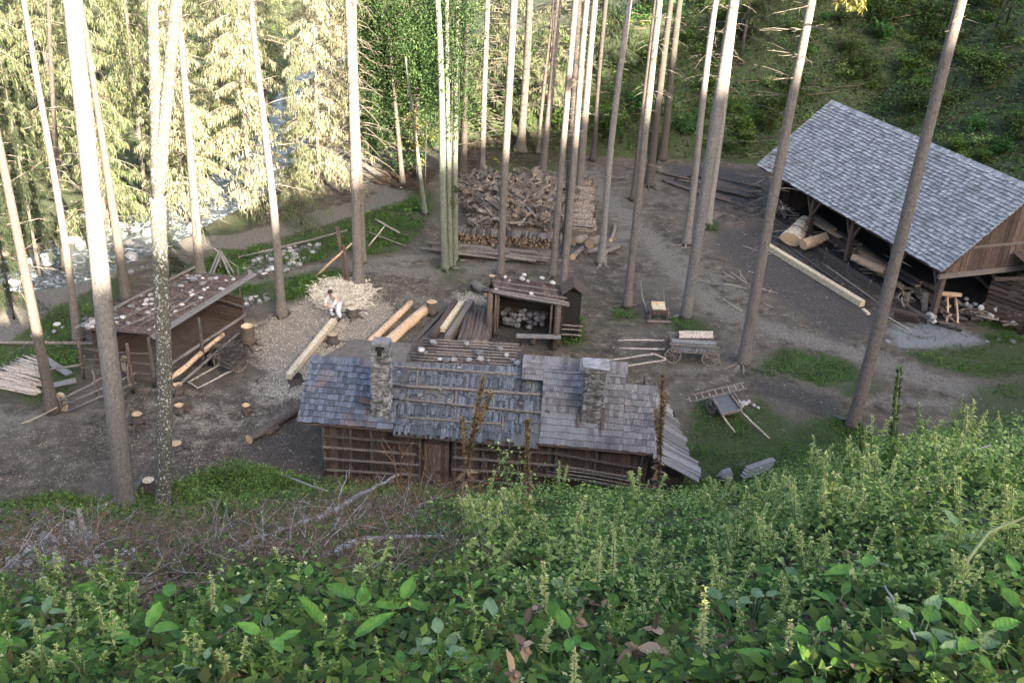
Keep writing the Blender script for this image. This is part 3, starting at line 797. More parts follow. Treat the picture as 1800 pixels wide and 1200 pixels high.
# sill, floor, back boarding
mb = MB(); mb.beam((.6, .45, .12), (LB - .4, .45, .12), .28, .26); mb.build('sill_beam', M['pole_dark'], BRN)
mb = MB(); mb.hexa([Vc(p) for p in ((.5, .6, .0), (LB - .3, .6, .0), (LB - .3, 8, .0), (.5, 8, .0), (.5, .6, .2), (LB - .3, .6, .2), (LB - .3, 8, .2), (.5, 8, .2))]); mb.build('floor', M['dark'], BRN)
mb = MB(); x = .8
while x < LB - .5:
    w = RNG.uniform(.16, .28); mb.box((x + w / 2, 2 * RUN - .8, 1.5), (w - .01, .04, 3.0)); x += w
for y in np.arange(1.0, 7.5, .25): mb.box((.9, y + .12, 2.0), (.04, .24, 3.9 if 2 < y < 6.5 else 3.1))
mb.build('wall', M['plank_brown'], BRN)
# gable end facing the camera side: boarded triangle
mb = MB(); y = .75
while y < 2 * RUN - .7:
    w = RNG.uniform(.13, .24); ym = y + w / 2
    zt = RZ - .28 - abs(ym - RUN) * (RZ - EZ) / RUN; zb = 2.55
    if zt > zb + .1: mb.box((LB - .55 + RNG.uniform(0, .025), ym, (zt + zb) / 2), (.035, w - .012, zt - zb))
    y += w
o = mb.build('gable', M['plank_red'], BRN); o['label'] = 'red-brown boarded gable end'
mb = MB(); mb.beam((LB - .45, .3, 2.45), (LB - .45, 2 * RUN - .6, 2.45), .16, .2); mb.beam((LB - .50, 1.9, 3.75), (LB - .50, 5.0, 3.75), .05, .1); mb.build('gable_beam', M['pole'], BRN)
# lean-to shelter at the gable: dark slatted side
mb = MB()
for i in range(9): mb.beam((LB - .3, 3.4, .3 + .24 * i), (LB + 1.6, 4.2, .3 + .24 * i), .04, .18)
for x_, y_ in ((LB + 1.6, 4.2), (LB - .3, 6.8), (LB + 2.2, 6.9)): mb.beam((x_, y_, 0), (x_, y_, 2.9), .18, .18)
mb.beam((LB + .2, 3.0, 2.35), (LB + 2.4, 7.4, 3.1), .12, .14); mb.build('side_shelter', M['plank_brown'], BRN)
mb = MB()
for i in range(12): mb.beam((LB - .35 + .0, 4.4 + i * .32, 3.35 - .0 * i), (LB + 2.5, 4.5 + i * .32, 2.6), .3, .03)
mb.build('side_roof', M['plank_brown'], BRN)
WB = WM(BRN)
def BL(x, y, z): return WB @ Vc((x, y, z))
# ------------------------------------------------------------------ tall trunks
BARK = {
 'spruce': mat_bark('spruce_bark', ((.13, .105, .09), (.26, .22, .19), (.40, .355, .32))),
 'pale': mat_bark('pale_bark', ((.17, .15, .135), (.31, .28, .255), (.46, .43, .40)), lichen=(.42, .42, .36), lich=(.60, .72)),
 'brown': mat_bark('brown_bark', ((.08, .062, .05), (.165, .135, .112), (.27, .23, .20))),
 'moss': mat_bark('mossy_bark', ((.075, .07, .05), (.16, .15, .12), (.30, .30, .25)), lichen=(.55, .57, .52), lich=(.56, .62), ring=False),
 'green': mat_bark('greenish_bark', ((.14, .15, .10), (.25, .27, .20), (.38, .40, .33)), knots=False, lichen=(.42, .45, .38)),
 'dark': mat_bark('shaded_bark', ((.05, .04, .032), (.10, .082, .066), (.17, .14, .115))),  # dark bark; also holds the shade of shadowed trunks in its colour
}
M['twig_tree'] = mat_wood('twig_tree', ((.10, .085, .065), (.19, .16, .125), (.28, .24, .19)), (3, 3, 3), .8, 1.2)
M['twig_pale'] = mat_wood('twig_pale', ((.22, .18, .14), (.36, .31, .26), (.48, .42, .36)), (3, 3, 3), .8, 1.2)
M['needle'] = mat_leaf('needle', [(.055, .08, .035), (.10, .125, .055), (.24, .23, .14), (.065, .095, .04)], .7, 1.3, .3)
M['needle_dry_glare'] = mat_leaf('needle_dry_glare', [(.28, .26, .17), (.42, .38, .27), (.14, .16, .08), (.32, .30, .20), (.07, .10, .04)], .75, 1.25, .3)  # dry needle tones, paled to put sun glare into their colour
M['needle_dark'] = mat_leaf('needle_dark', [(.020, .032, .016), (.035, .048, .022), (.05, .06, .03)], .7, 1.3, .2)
def trunk_axis(b, uv, uv2=None):
    """base point and the lean of the trunk from a second spot on it"""
    q = PY(uv[0], uv[1], b.y); return (q - b) / max(q.z - b.z, .5)
def dead_branches(mb, path, r_at, z0, z1, dens, ln, mi=0, droop=.25, r=.012, side=None):
    z = z0
    while z < z1:
        c = path(z); k = RNG.choice((2, 3, 4, 5)); a0 = RNG.uniform(0, 6.28)
        for j in range(k):
            a = a0 + j * 6.28 / k + RNG.uniform(-.5, .5)
            if side is not None: a = side + RNG.gauss(0, .8)
            L = ln * RNG.uniform(.25, 1.1); d = Vc((math.cos(a), math.sin(a), RNG.uniform(-.15, .25)))
            s = c + Vc((d.x, d.y, 0)) * r_at(z) * .8; pts = [s]; n = 4
            for i in range(1, n + 1):
                t = i / n; pts.append(s + d * L * t + Vc((RNG.gauss(0, .03), RNG.gauss(0, .03), -droop * t * t + RNG.gauss(0, .015))) * L)
            mb.tube(pts, [r * (1 + L * .4) * (1 - .8 * i / n) for i in range(n + 1)], 3, mi)
            if L > .8:
                for q in range(RNG.randint(1, 4)):
                    i = RNG.randint(1, n - 1); dd = (d + Vc((RNG.uniform(-.9, .9), RNG.uniform(-.9, .9), RNG.uniform(-.6, .2)))).normalized()
                    mb.tube([pts[i], pts[i] + dd * L * .18, pts[i] + dd * L * .33 - Vc((0, 0, .08 * L))], [r * .7, r * .5, r * .2], 3, mi)
        z += RNG.uniform(.5, 1.5) / dens
def tall_tree(label, bu, bv, tu, tv, wb, wt, bark='spruce', top=22, branches=None, group=None, flare=1.6, zb=0.0, name='spruce_tree', n=12, fork=None, roots=3, cat='tree'):
    b = P(bu, bv, 0); b.z = HT(b.x, b.y) - .05 if zb == 0.0 else zb
    lean = trunk_axis(b, (tu, tv))
    dep = (b - Vc((0, 0, CAMH))).dot(CW); q = PY(tu, tv, b.y); dt = (q - Vc((0, 0, CAMH))).dot(CW)
    r0 = wb * dep / FPX / 2; r1 = wt * dt / FPX / 2; zt = q.z
    rt = lambda z: max(.03, r0 + (r1 - r0) * min(z / max(zt, 1), 1) - max(0, z - zt) * .012)
    wx, wy = RNG.uniform(-.09, .09), RNG.uniform(-.09, .09); ph = RNG.uniform(0, 6)
    path = lambda z: Vc((lean.x * z + wx * math.sin(z * .35 + ph) - wx * math.sin(ph), lean.y * z + wy * math.sin(z * .3 + ph), z))
    t = thing(name, label, cat, b, 0, group)
    mb = MB(); pts, rad = [], []
    zs = [0, .12, .3, .6, 1.0, 1.6] + list(np.arange(2.4, (fork[0] if fork else top) + .1, .9))
    for z in zs:
        pts.append(path(z)); f = 1 + (flare - 1) * 1.2 * math.exp(-z / .45)
        rad.append(rt(z) * f * RNG.uniform(.985, 1.015))
    mb.tube(pts, rad, n, 0, 1, rough=.03)
    for k in range(roots):
        a = RNG.uniform(0, 6.28) if roots > 1 else 3.4; L = r0 * RNG.uniform(2, 4); d = Vc((math.cos(a), math.sin(a), 0))
        mb.tube([d * r0 * .6 + Vc((0, 0, .28)), d * (r0 + L * .3) + Vc((0, 0, .1)), d * (r0 + L) + Vc((0, 0, .0)), d * (r0 + L * 1.4) - Vc((0, 0, .08))], [r0 * .4, r0 * .28, r0 * .18, r0 * .08], 6, 0)
    mb.build('trunk', [BARK[bark], M['end']], t)
    if fork:
        zf = fork[0]; c = path(zf - .3)
        for (fu, fv, w) in fork[1]:
            q = PY(fu, fv, b.y) - b; r = w * dt / FPX / 2
            mb = MB(); e = c + (q - c) * 1.6
            pp = [path(zf - 1.6), c] + [c + (q - c) * s for s in (.12, .3, .5, .75, 1.0)] + [e]
            mb.tube(pp, [rt(zf) * .6, rt(zf) * .8, r * 1.25] + [r] * 4 + [r * .7], n, 0, 0, rough=.03); mb.build('stem', BARK[bark], t)
    if branches:
        mb = MB(); dead_branches(mb, path, rt, 1.2, 16 if not fork else 10, 1.6, .28, 0, .1)
        for (z0, z1, dens, ln, dr, side) in branches:
            dead_branches(mb, path, rt, z0, z1, dens, ln, 0, dr, side=side)
        br = mb.build('dead_branches', M['twig_tree'], t); br['kind'] = 'stuff'
    return t, path, rt
GT = 'tall bare trunks of the yard'
T1, _, _ = tall_tree('thickest pale trunk in the left foreground, bleached white in its upper half', 222, 885, 125, 0, 34, 29, 'pale', 20, [(7, 17, .25, .35, .3, None)], GT, 1.25, n=18)
T2, _, _ = tall_tree('lichen speckled trunk beside the thickest one, forking into two pale stems', 285, 893, 283, 330, 25, 27, 'moss', 11.2, [(5, 9, .2, .5, .3, None)], GT, 1.15, n=16, fork=(10.9, [(268, 0, 18), (310, 0, 20)]), name='forked_tree')
tall_tree('leaning brown trunk at the far left with a rope coil tied low on it', 95, 722, 0, 262, 19, 14, 'brown', 20, [(3, 16, .5, 1.8, .35, None)], GT)
tall_tree('slim pale trunk rising behind the left corner of the stone-weighted shed roof', 137, 600, 45, 0, 14, 9, 'spruce', 22, [(5, 18, .6, 1.9, .35, None)], GT)
tall_tree('trunk between the road and the left shed roof, right of the thickest trunk', 223, 527, 150, 60, 17, 9, 'brown', 22, [(4, 18, .5, 1.6, .35, None)], GT)
tall_tree('straight pale trunk by the small tripod frame beyond the left shed', 352, 485, 312, 0, 17, 10, 'spruce', 22, [(3, 18, .8, 2.2, .3, None)], GT)
tall_tree('reddish dark trunk standing on the turf edge left of the wood chip patch', 495, 556, 445, 0, 17, 9, 'spruce', 22, [(6, 18, .8, 2.4, .25, None)], GT, 1.6, roots=4)
tall_tree('sturdy trunk right of the two upright boards, fringed with drooping dead twigs', 630, 500, 611, 0, 18, 12, 'spruce', 22, [(4.5, 18, 2.6, 1.7, .5, None)], GT, 1.4)
tall_tree('slim second trunk hugging the sturdy twig-fringed trunk by the boards', 638, 462, 626, 0, 11, 9, 'spruce', 22, [(5, 18, 1.5, 1.6, .45, None)], GT)
tall_tree('greenish left stem of the three-stemmed clump left of the firewood heap', 783, 474, 764, 0, 13, 10, 'green', 20, None, GT, 1.3, roots=3, name='deciduous_tree')
tall_tree('thin middle stem of the three-stemmed clump left of the firewood heap', 792, 468, 786, 0, 9, 7, 'green', 20, None, GT, 1.2, name='deciduous_tree')
tall_tree('right stem of the three-stemmed clump left of the firewood heap', 800, 460, 806, 0, 10, 8, 'green', 20, None, GT, 1.2, name='deciduous_tree')
tall_tree('grey trunk rising just behind the left end of the small central shed roof', 880, 484, 903, 0, 12, 14, 'spruce', 22, [(8, 18, .5, .6, .3, None)], GT)
tall_tree('left trunk of the tight group behind the right end of the central shed', 971, 487, 1012, 0, 11, 11, 'spruce', 22, [(5, 18, 1.0, .8, .3, None)], GT)
tall_tree('front trunk at the right end of the central shed roof', 986, 533, 1034, 0, 13, 10, 'spruce', 22, [(6, 18, 1.0, .8, .3, None)], GT)
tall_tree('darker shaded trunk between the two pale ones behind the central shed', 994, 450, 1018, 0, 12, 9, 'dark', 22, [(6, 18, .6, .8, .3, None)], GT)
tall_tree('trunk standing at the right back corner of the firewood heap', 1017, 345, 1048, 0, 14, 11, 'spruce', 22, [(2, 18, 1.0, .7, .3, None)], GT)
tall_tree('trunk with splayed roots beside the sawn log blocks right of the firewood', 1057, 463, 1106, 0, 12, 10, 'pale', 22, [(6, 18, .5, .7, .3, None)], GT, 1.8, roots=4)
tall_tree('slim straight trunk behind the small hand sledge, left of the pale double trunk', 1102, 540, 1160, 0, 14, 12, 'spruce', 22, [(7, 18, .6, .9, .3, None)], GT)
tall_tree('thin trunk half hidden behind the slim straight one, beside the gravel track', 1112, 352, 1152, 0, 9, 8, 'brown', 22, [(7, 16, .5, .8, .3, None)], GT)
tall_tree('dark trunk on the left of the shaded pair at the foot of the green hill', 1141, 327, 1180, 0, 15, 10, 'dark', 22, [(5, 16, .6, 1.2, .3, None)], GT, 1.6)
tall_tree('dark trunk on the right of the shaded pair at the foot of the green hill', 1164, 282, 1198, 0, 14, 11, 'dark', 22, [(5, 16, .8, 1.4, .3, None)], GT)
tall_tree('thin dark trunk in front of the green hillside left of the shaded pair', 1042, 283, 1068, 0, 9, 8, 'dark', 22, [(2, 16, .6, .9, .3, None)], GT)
tall_tree('trunk rooted right behind the top of the firewood heap', 953, 305, 981, 0, 12, 10, 'spruce', 22, [(2, 16, 2.4, 1.6, .2, None)], GT)
tall_tree('thinnest reddish trunk behind the firewood heap', 945, 272, 970, 0, 7, 6, 'brown', 22, [(4, 16, 1, 1.2, .2, None)], GT)
tall_tree('trunk with long orange roots exposed on the bank behind the firewood', 914, 268, 929, 0, 14, 12, 'brown', 22, [(5, 18, 2.2, 1.6, .2, None)], GT, 2.2, roots=5)
tall_tree('thin pale trunk with a comb of horizontal dead branches left of the firewood top', 848, 312, 856, 0, 10, 9, 'spruce', 22, [(2, 18, 3.6, 2.3, .12, None)], GT)
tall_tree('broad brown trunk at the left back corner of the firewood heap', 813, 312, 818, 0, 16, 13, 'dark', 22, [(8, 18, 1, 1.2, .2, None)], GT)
tall_tree('pale trunk at the edge of the black trodden ground, thin tuft at its foot', 1243, 394, 1297, 0, 12, 9, 'pale', 22, [(5, 18, 1.0, 1.1, .35, None)], GT)
tall_tree('narrow trunk directly left of the thick silvery one beyond the sledge', 1206, 430, 1263, 0, 13, 11, 'pale', 22, [(5, 18, 1.2, 1.3, .35, None)], GT)
tall_tree('thick silvery trunk standing between the hand sledge and the black ground', 1205, 556, 1290, 0, 20, 17, 'pale', 22, [(9, 18, .4, .7, .35, None)], GT, 1.25, n=16)
tall_tree('leaning trunk right of the hay wagon with dead branches all down its left side', 1305, 640, 1426, 0, 20, 16, 'spruce', 22, [(5, 17, 1.6, 1.5, .05, 3.2), (6, 17, .9, .9, .1, .1)], GT, 1.45, n=16, roots=4)
T28, p28, r28 = tall_tree('rightmost big trunk, dark at the foot, crossing in front of the barn roof', 1497, 750, 1690, 0, 23, 19, 'spruce', 22, [(7, 18, .4, .7, .05, None)], GT, 1.25, n=16, roots=2)
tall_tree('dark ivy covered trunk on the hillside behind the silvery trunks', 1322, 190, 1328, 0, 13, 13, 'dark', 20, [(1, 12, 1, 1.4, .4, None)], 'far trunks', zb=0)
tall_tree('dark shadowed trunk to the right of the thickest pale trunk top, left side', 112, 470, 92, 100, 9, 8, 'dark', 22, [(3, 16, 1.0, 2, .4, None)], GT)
tall_tree('small leaning bright sapling trunk on the turf left of the firewood', 748, 376, 730, 230, 8, 6, 'green', 9, [(3, 8, 1.0, .8, .1, None)], GT, name='young_tree')
tall_tree('short brown trunk beyond the road left of the three-stemmed clump', 708, 325, 700, 240, 9, 8, 'brown', 14, [(3, 12, 1.0, 1.0, .1, None)], GT)
for u, v, tu, lab in ((1745, 60, 1752, 'thin dark trunk standing high on the hillside behind the barn, left'), (1768, 45, 1774, 'thin dark trunk standing high on the hillside behind the barn, right')):
    g = G(u, v); t = thing('spruce_tree', lab, 'tree', g, 0, 'far trunks'); mb = MB(); irr_pole(mb, (0, 0, -.3), (.3, 0, 14), .11, n=8); mb.build('trunk', BARK['dark'], t)

# ------------------------------------------------------------------ spruces with hanging foliage
def spruce_proto(h, rad, nb, z0, mats, seed, dens=1.0, label='', droop=.55):
    t = thing('spruce_tree', label, 'tree', (0, 0, -60)); rg = random.Random(seed)
    mb = MB(); irr_pole(mb, (0, 0, -.2), (rg.uniform(-.3, .3), rg.uniform(-.3, .3), h), .17, bend=.004, n=8, seg=10, taper=.15); mb.build('trunk', BARK['brown'], t)
    mb = MB(); C, D, L, W = [], [], [], []
    for i in range(nb):
        z = z0 + (h - z0) * (i + rg.random()) / nb; f = 1 - (z - z0) / (h - z0) * .85
        a = rg.uniform(0, 6.283); R = rad * f * rg.uniform(.6, 1.1); d = Vc((math.cos(a), math.sin(a), 0)); s = Vc((0, 0, z)); pts = []
        for k in range(7):
            tt = k / 6; pts.append(s + d * R * tt + Vc((0, 0, .12 * R * tt - droop * R * tt * tt + .15 * R * max(0, tt - .7))))
        mb.tube(pts, [.035 * (1 - .8 * k / 6) for k in range(7)], 3, 0)
        side = Vc((-d.y, d.x, 0)); nn = int(62 * R * dens)
        for q in range(nn):
            tt = rg.uniform(.18, 1); k = min(int(tt * 6), 5); p = pts[k].lerp(pts[k + 1], tt * 6 - k)
            w = rg.uniform(-1, 1) * .32 * R * math.sin(min(1, tt * 1.1) * 2.6)
            p = p + side * w + Vc((0, 0, -abs(w) * .25))
            hang = rg.random() < .62
            for m in range(2 if hang else 1):
                C.append(p); D.append((d * rg.uniform(-.1, .5) + side * rg.uniform(-.5, .5) + Vc((0, 0, -1.3 if hang else -.2)))); L.append(rg.uniform(.14, .50)); W.append(rg.uniform(.02, .055))
    o = mb.build('boughs', M['twig_tree'] if mats != 'needle_dark' else M['pole_dark'], t)
    V, F = leaf_arrays(np.array(C), np.array([tuple(x) for x in D]), np.array(L), np.array(W), .1, .2)
    link_mesh('crown', npmesh('crown', V, F, M[mats]), t)
    return t
sp = [spruce_proto(19, 3.4, 90, 1.5, 'needle_dry_glare', 1, 1.0, 'x'), spruce_proto(21, 3.8, 100, 3.0, 'needle', 2, 1.0, 'x'), spruce_proto(17, 3.2, 80, .8, 'needle', 5, 1.1, 'x'), spruce_proto(18, 3.6, 80, 2.2, 'needle_dark', 9, 1.2, 'x')]
SPL = [  # base pixel on the valley floor, prototype, scale, label
 ((560, 345), 0, .85, 'sunlit spruce with pale drooping twigs just left of the twig-fringed trunk'),
 ((590, 300), 0, 1.0, 'pale sunlit spruce standing behind the twig-fringed trunk at the bend of the road'),
 ((530, 395), 2, .55, 'small bushy spruce with green lower boughs by the road, left of the two boards'),
 ((440, 372), 0, .9, 'pale sunlit spruce on the river bank behind the reddish trunk'),
 ((400, 300), 1, .95, 'sunlit yellow-green spruce across the river, centre of the bright grove'),
 ((330, 385), 0, .8, 'pale sunlit spruce behind the forked tree on the far bank'),
 ((255, 340), 1, .9, 'yellow-green spruce behind the forked tree, further back'),
 ((190, 400), 2, .9, 'olive spruce filling the gap between the thickest trunk and the forked tree'),
 ((120, 330), 1, .95, 'tall olive spruce behind the thickest trunk'),
 ((20, 400), 1, .9, 'olive spruce at the left edge across the river'),
 ((75, 250), 3, 1.0, 'dark spruce in the upper left corner behind the thickest trunk'),
 ((-20, 210), 3, 1.1, 'dark spruce cut off by the upper left corner'),
 ((190, 225), 3, .9, 'dark green spruce top between the thickest trunk and the forked tree'),
 ((330, 230), 0, 1.0, 'pale sunlit spruce high in the bright grove'),
 ((470, 210), 1, .9, 'sunlit spruce left of the upper river bend'),
 ((620, 190), 1, 1.0, 'sunlit spruce right of the upper river bend'),
 ((700, 180), 2, 1.1, 'sunlit spruce behind the leafy deciduous crown'),
 ((25, 560), 3, .42, 'low dark spruce with bare boughs at the left edge in front of the river'),
 ((70, 480), 3, .55, 'shaded spruce with dark hanging boughs above the white river'),
 ((300, 500), 3, .26, 'young dark spruce behind the forked trunk near the shed roof'),
 ((960, 215), 2, .9, 'dark green spruce on the bank behind the firewood trunks'),
 ((870, 200), 1, .9, 'sunlit spruce above the comb of dead branches'),
 ((1050, 150), 3, .9, 'dark spruce on the slope behind the middle trunks'),
 ((1300, 120), 3, .8, 'dark spruce on the slope behind the silvery trunks'),
 ((540, 120), 0, .9, 'pale sunlit spruce far back beside the upper river'), ((260, 160), 1, 1.1, 'olive spruce far back behind the fork'), ((420, 120), 0, 1.1, 'pale spruce far back above the grove'),
 ((60, 130), 1, 1.1, 'sunlit spruce far back near the upper left corner'), ((760, 120), 1, .9, 'bright spruce far back behind the leafy crown'),
]
used_sp = set()
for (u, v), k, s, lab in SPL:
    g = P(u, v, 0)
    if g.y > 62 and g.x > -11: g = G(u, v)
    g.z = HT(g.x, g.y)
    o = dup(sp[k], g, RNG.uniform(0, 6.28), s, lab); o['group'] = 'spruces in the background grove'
def kill(o):
    for c in list(o.children): kill(c)
    bpy.data.objects.remove(o)
for o in sp: kill(o)

# ------------------------------------------------------------------ leafy deciduous crowns
M['leaf_green'] = mat_leaf('leaf_green', [(.018, .042, .014), (.034, .068, .02), (.07, .12, .035), (.022, .05, .018)], .5, 1.4, .22)
M['leaf_yellow'] = mat_leaf('leaf_yellow', [(.30, .26, .08), (.22, .22, .06)], .8, 1.2, .4)
def leafy(label, base, clumps, trunk_r, name='deciduous_tree', mat='leaf_green', lsz=.17, per=620, group=None):
    t = thing(name, label, 'tree', base, 0, group); mb = MB(); top = max(c[2] for c in clumps)
    irr_pole(mb, (0, 0, -.1), (RNG.uniform(-.3, .3), 0, top), trunk_r, bend=.01, n=8, seg=8, taper=.3)
    for c in clumps: irr_pole(mb, (0, 0, max(1, c[2] * .72)), (c[0], c[1], c[2]), trunk_r * .3, n=5, seg=4, bend=.05, taper=.3)
    mb.build('trunk', BARK['brown'], t)
    C = []; D = []
    for cx, cy, cz_, r in clumps:
        n = int(per * r * r * 1.6); p = NR.normal(0, .45, (n, 3)) * r
        # gather leaves along twigs so that the outline is uneven
        tw = NR.normal(0, .5, (max(6, n // 9), 3)) * r; p = tw[NR.integers(0, len(tw), n)] + NR.normal(0, .13 * r + .05, (n, 3))
        C.append(p + np.array([cx, cy, cz_])); D.append(rand_dirs(n, -.9, .3))
    C = np.concatenate(C); D = np.concatenate(D); n = len(C)
    V, F = leaf_arrays(C, D, NR.uniform(.6, 1.3, n) * lsz, NR.uniform(.5, .8, n) * lsz * .8)
    link_mesh('crown', npmesh('crown', V, F, M[mat]), t); return t
def clumps_px(base, pts, y0, dy=1.2):
    out = []
    for u, v, r in pts:
        q = PY(u, v, base.y + y0 + RNG.uniform(-dy, dy)) - base; out.append((q.x, q.y, q.z, r))
    return out
b0 = P(733, 318)
leafy('leafy deciduous tree whose green crown hangs left of the three-stemmed clump', b0, clumps_px(b0, [(700, 60, 1.5), (735, 30, 1.5), (690, 130, 1.3), (730, 120, 1.5), (770, 90, 1.4), (665, 190, 1.0), (715, 205, 1.2), (755, 180, 1.3), (680, 20, 1.3), (640, 60, .9), (660, 250, .9), (765, 20, 1.3), (725, 265, .9), (650, 130, 1.1), (655, 10, 1.2), (690, 230, .8), (705, 285, .6), (750, 240, .8), (640, 210, .7), (720, 320, .35), (670, 90, 1.4), (710, 150, 1.3), (745, 110, 1.3), (690, 180, 1.2), (650, 60, 1.2)], 0), .16)
b0 = P(797, 465)
leafy('dense green leaf mass wrapped round the upper three-stemmed clump', b0, clumps_px(b0, [(790, 60, .9), (805, 110, .9), (780, 150, .8), (810, 190, .8), (790, 220, .6), (825, 60, .7), (770, 40, .8), (800, 10, 1.0), (825, 150, .5), (745, 200, .5), (770, 120, .9), (750, 60, .9), (820, 20, .8), (800, 330, .22), (798, 355, .2)], 0, .6), .05, lsz=.13)
b0 = P(748, 376)
leafy('bright yellow-green sapling leaves in front of the road bend', b0, clumps_px(b0, [(735, 215, .4), (728, 250, .35), (740, 285, .3), (760, 235, .3), (722, 200, .35)], 0, .2), .03, name='young_tree', mat='leaf_yellow', lsz=.11)
mb = MB(); mb.tube([(0, 0, 0), (-1.3, .3, -.1), (-2.1, .4, -.5)], [.05, .03, .01], 5, 0)
q = PY(1500, -5, T28.location.y + .2) - T28.location
pt = [p28(q.z + .6), Vc((q.x * .5 + p28(q.z).x * .5, 0, q.z + .5)), q]
mb = MB(); mb.tube(pt, [.05, .035, .015], 5, 0); bo = mb.build('bough', BARK['spruce'], T28)
n = 500; tw = np.array([[q.x + RNG.uniform(-.45, .35), q.y + RNG.uniform(-.3, .3), q.z + RNG.uniform(-.35, .25)] for i in range(30)])
C = tw[NR.integers(0, 30, n)] + NR.normal(0, .06, (n, 3)); V, F = leaf_arrays(C, rand_dirs(n, -1, 0), NR.uniform(.08, .2, n), .05)
link_mesh('hanging_foliage', npmesh('hanging_foliage', V, F, M['leaf_yellow']), T28)
# ------------------------------------------------------------------ left shed with stones on its roof
SA, SB, SC_, SD = P(135, 577, 1.75), P(272, 590, 2.25), P(438, 488, 2.35), P(330, 479, 1.85)
LS = thing('stone_roof_shed', 'low shed on the left with a bark and board roof strewn with stones', 'shed', (SA.x, SA.y, 0))
def lsr(s, t, dz=0):   # s along the shed (towards the far end), t across to the high edge
    a = SA.lerp(SD, s); b_ = SB.lerp(SC_, s); return a.lerp(b_, t) + Vc((0, 0, dz)) - LS.location
M['bark_roof'] = mat_wood('bark_roof', ((.035, .021, .016), (.085, .052, .04), (.19, .13, .105)), (3, 3, 3), .5, 1.5)
mb = MB(); n = 34
for i in range(n):
    s0, s1 = i / n, (i + .96) / n; z = RNG.uniform(0, .03)
    for (t0, t1) in ((RNG.uniform(-.03, .02), RNG.uniform(.42, .55)), (RNG.uniform(.38, .5), RNG.uniform(.96, 1.0))):
        slab(mb, [lsr(s0, t0, z), lsr(s0, t1, z + .02), lsr(s1, t1, z + .02), lsr(s1, t0, z)], .03); z += .035
mb.build('roof', M['bark_roof'], LS)
for t, z in ((1.01, .06), (1.035, .02), (.04, .12)):
    mb = MB(); mb.beam(lsr(-.04, t, z), lsr(1.05, t, z + .04), .14 if t > .5 else .08, .07); mb.build('edge_board', M['plank_grey'] if t > 1.02 else M['pole'], LS)
for k in range(9):
    mb = MB(); t = .12 + .09 * k + RNG.uniform(-.03, .03); s0 = RNG.uniform(0, .4)
    irr_pole(mb, lsr(s0, t, .10), lsr(min(1, s0 + RNG.uniform(.3, .6)), t + RNG.uniform(-.1, .1), .12), RNG.uniform(.02, .04), bend=.01); mb.build('roof_stick', M['pole'], LS)
for k, (u, v, zt, base) in enumerate([(148, 665, 1.75, None), (235, 690, 2.1, None), (358, 645, 2.2, None), (425, 555, 2.25, None), (272, 680, 2.15, None)]):
    g = P(u, v) - LS.location; mb = MB(); irr_pole(mb, (g.x, g.y, 0), (g.x, g.y, zt), .08, bend=.01, n=8); mb.build('post', M['plank_red'] if k < 2 else M['pole_dark'], LS)
for (u, v, s) in ((180, 590, .35), (300, 510, .9)):
    g = lsr(s, .03); mb = MB(); irr_pole(mb, (g.x, g.y, 0), (g.x, g.y, g.z), .08, bend=.01, n=8); mb.build('post', M['pole_dark'], LS)
mb = MB()   # low back wall of boards under the low edge
for j in range(8):
    a, b_ = lsr(.06, .08), lsr(.98, .08); mb.beam((a.x, a.y, .1 + j * .2), (b_.x, b_.y, .1 + j * .2), .035, .18)
mb.build('wall', M['plank_brown'], LS)
mb = MB()
for j in range(7):
    a, b_ = lsr(.97, .08), lsr(.97, .9); mb.beam((a.x, a.y, .1 + j * .2), (b_.x, b_.y, .1 + j * .2), .035, .17)
mb.build('wall', M['plank_brown'], LS)
mb = MB(); q = [lsr(.02, .1), lsr(.02, .95), lsr(.98, .95), lsr(.98, .1)]
mb.hexa([Vc((p.x, p.y, -.02)) for p in q] + [Vc((p.x, p.y, .10)) for p in q]); mb.build('floor', M['soil_floor'], LS)
for z, s0 in ((.45, .0), (.9, .0), (1.35, .1)):
    a, b_ = P(148, 665) - LS.location, P(272, 680) - LS.location; mb = MB(); irr_pole(mb, (a.x - .2, a.y - .05, z), (b_.x, b_.y, z + .1), .035, bend=.01); mb.build('rail', M['pole_dark'], LS)
mb = MB(); a, b_ = P(430, 540, 1.2) - LS.location, P(368, 520, 1.9) - LS.location; mb.beam(a, b_, .07, .07)
mb.build('brace', M['pole_dark'], LS)
WL = LS.location
C = np.array([tuple(lsr(RNG.random(), RNG.random(), .07) + WL) for k in range(1500)]); l_ = NR.uniform(.04, .16, 1500)
V, F = leaf_arrays(C, rand_dirs(1500, -.1, .3), l_, l_ * .35, 0, .1)
M['litter'] = mat_leaf('litter', [(.06, .035, .02), (.15, .09, .055), (.26, .19, .13), (.04, .025, .015)], .7, 1.3, 0)
tag(link_mesh('bark_litter', npmesh('bark_litter', V, F, M['litter'])), 'rusty bark flakes and needles littering the left shed roof', 'bark litter', kind='stuff')
for i in range(80):
    s, t = RNG.uniform(.02, .98), RNG.uniform(.03, .97)
    if i < 20: t = RNG.uniform(.0, .35); s = RNG.uniform(0, .2) if i < 10 else s
    pale = RNG.random() < .55
    rest_stone(lsr(s, t, .11) + WL, RNG.uniform(.06, .15) if i > 14 else RNG.uniform(.13, .22), M['stone_pale' if pale else 'stone'], 'loose stone lying on the bark roof of the left shed', 'stones on the left shed roof', .5)
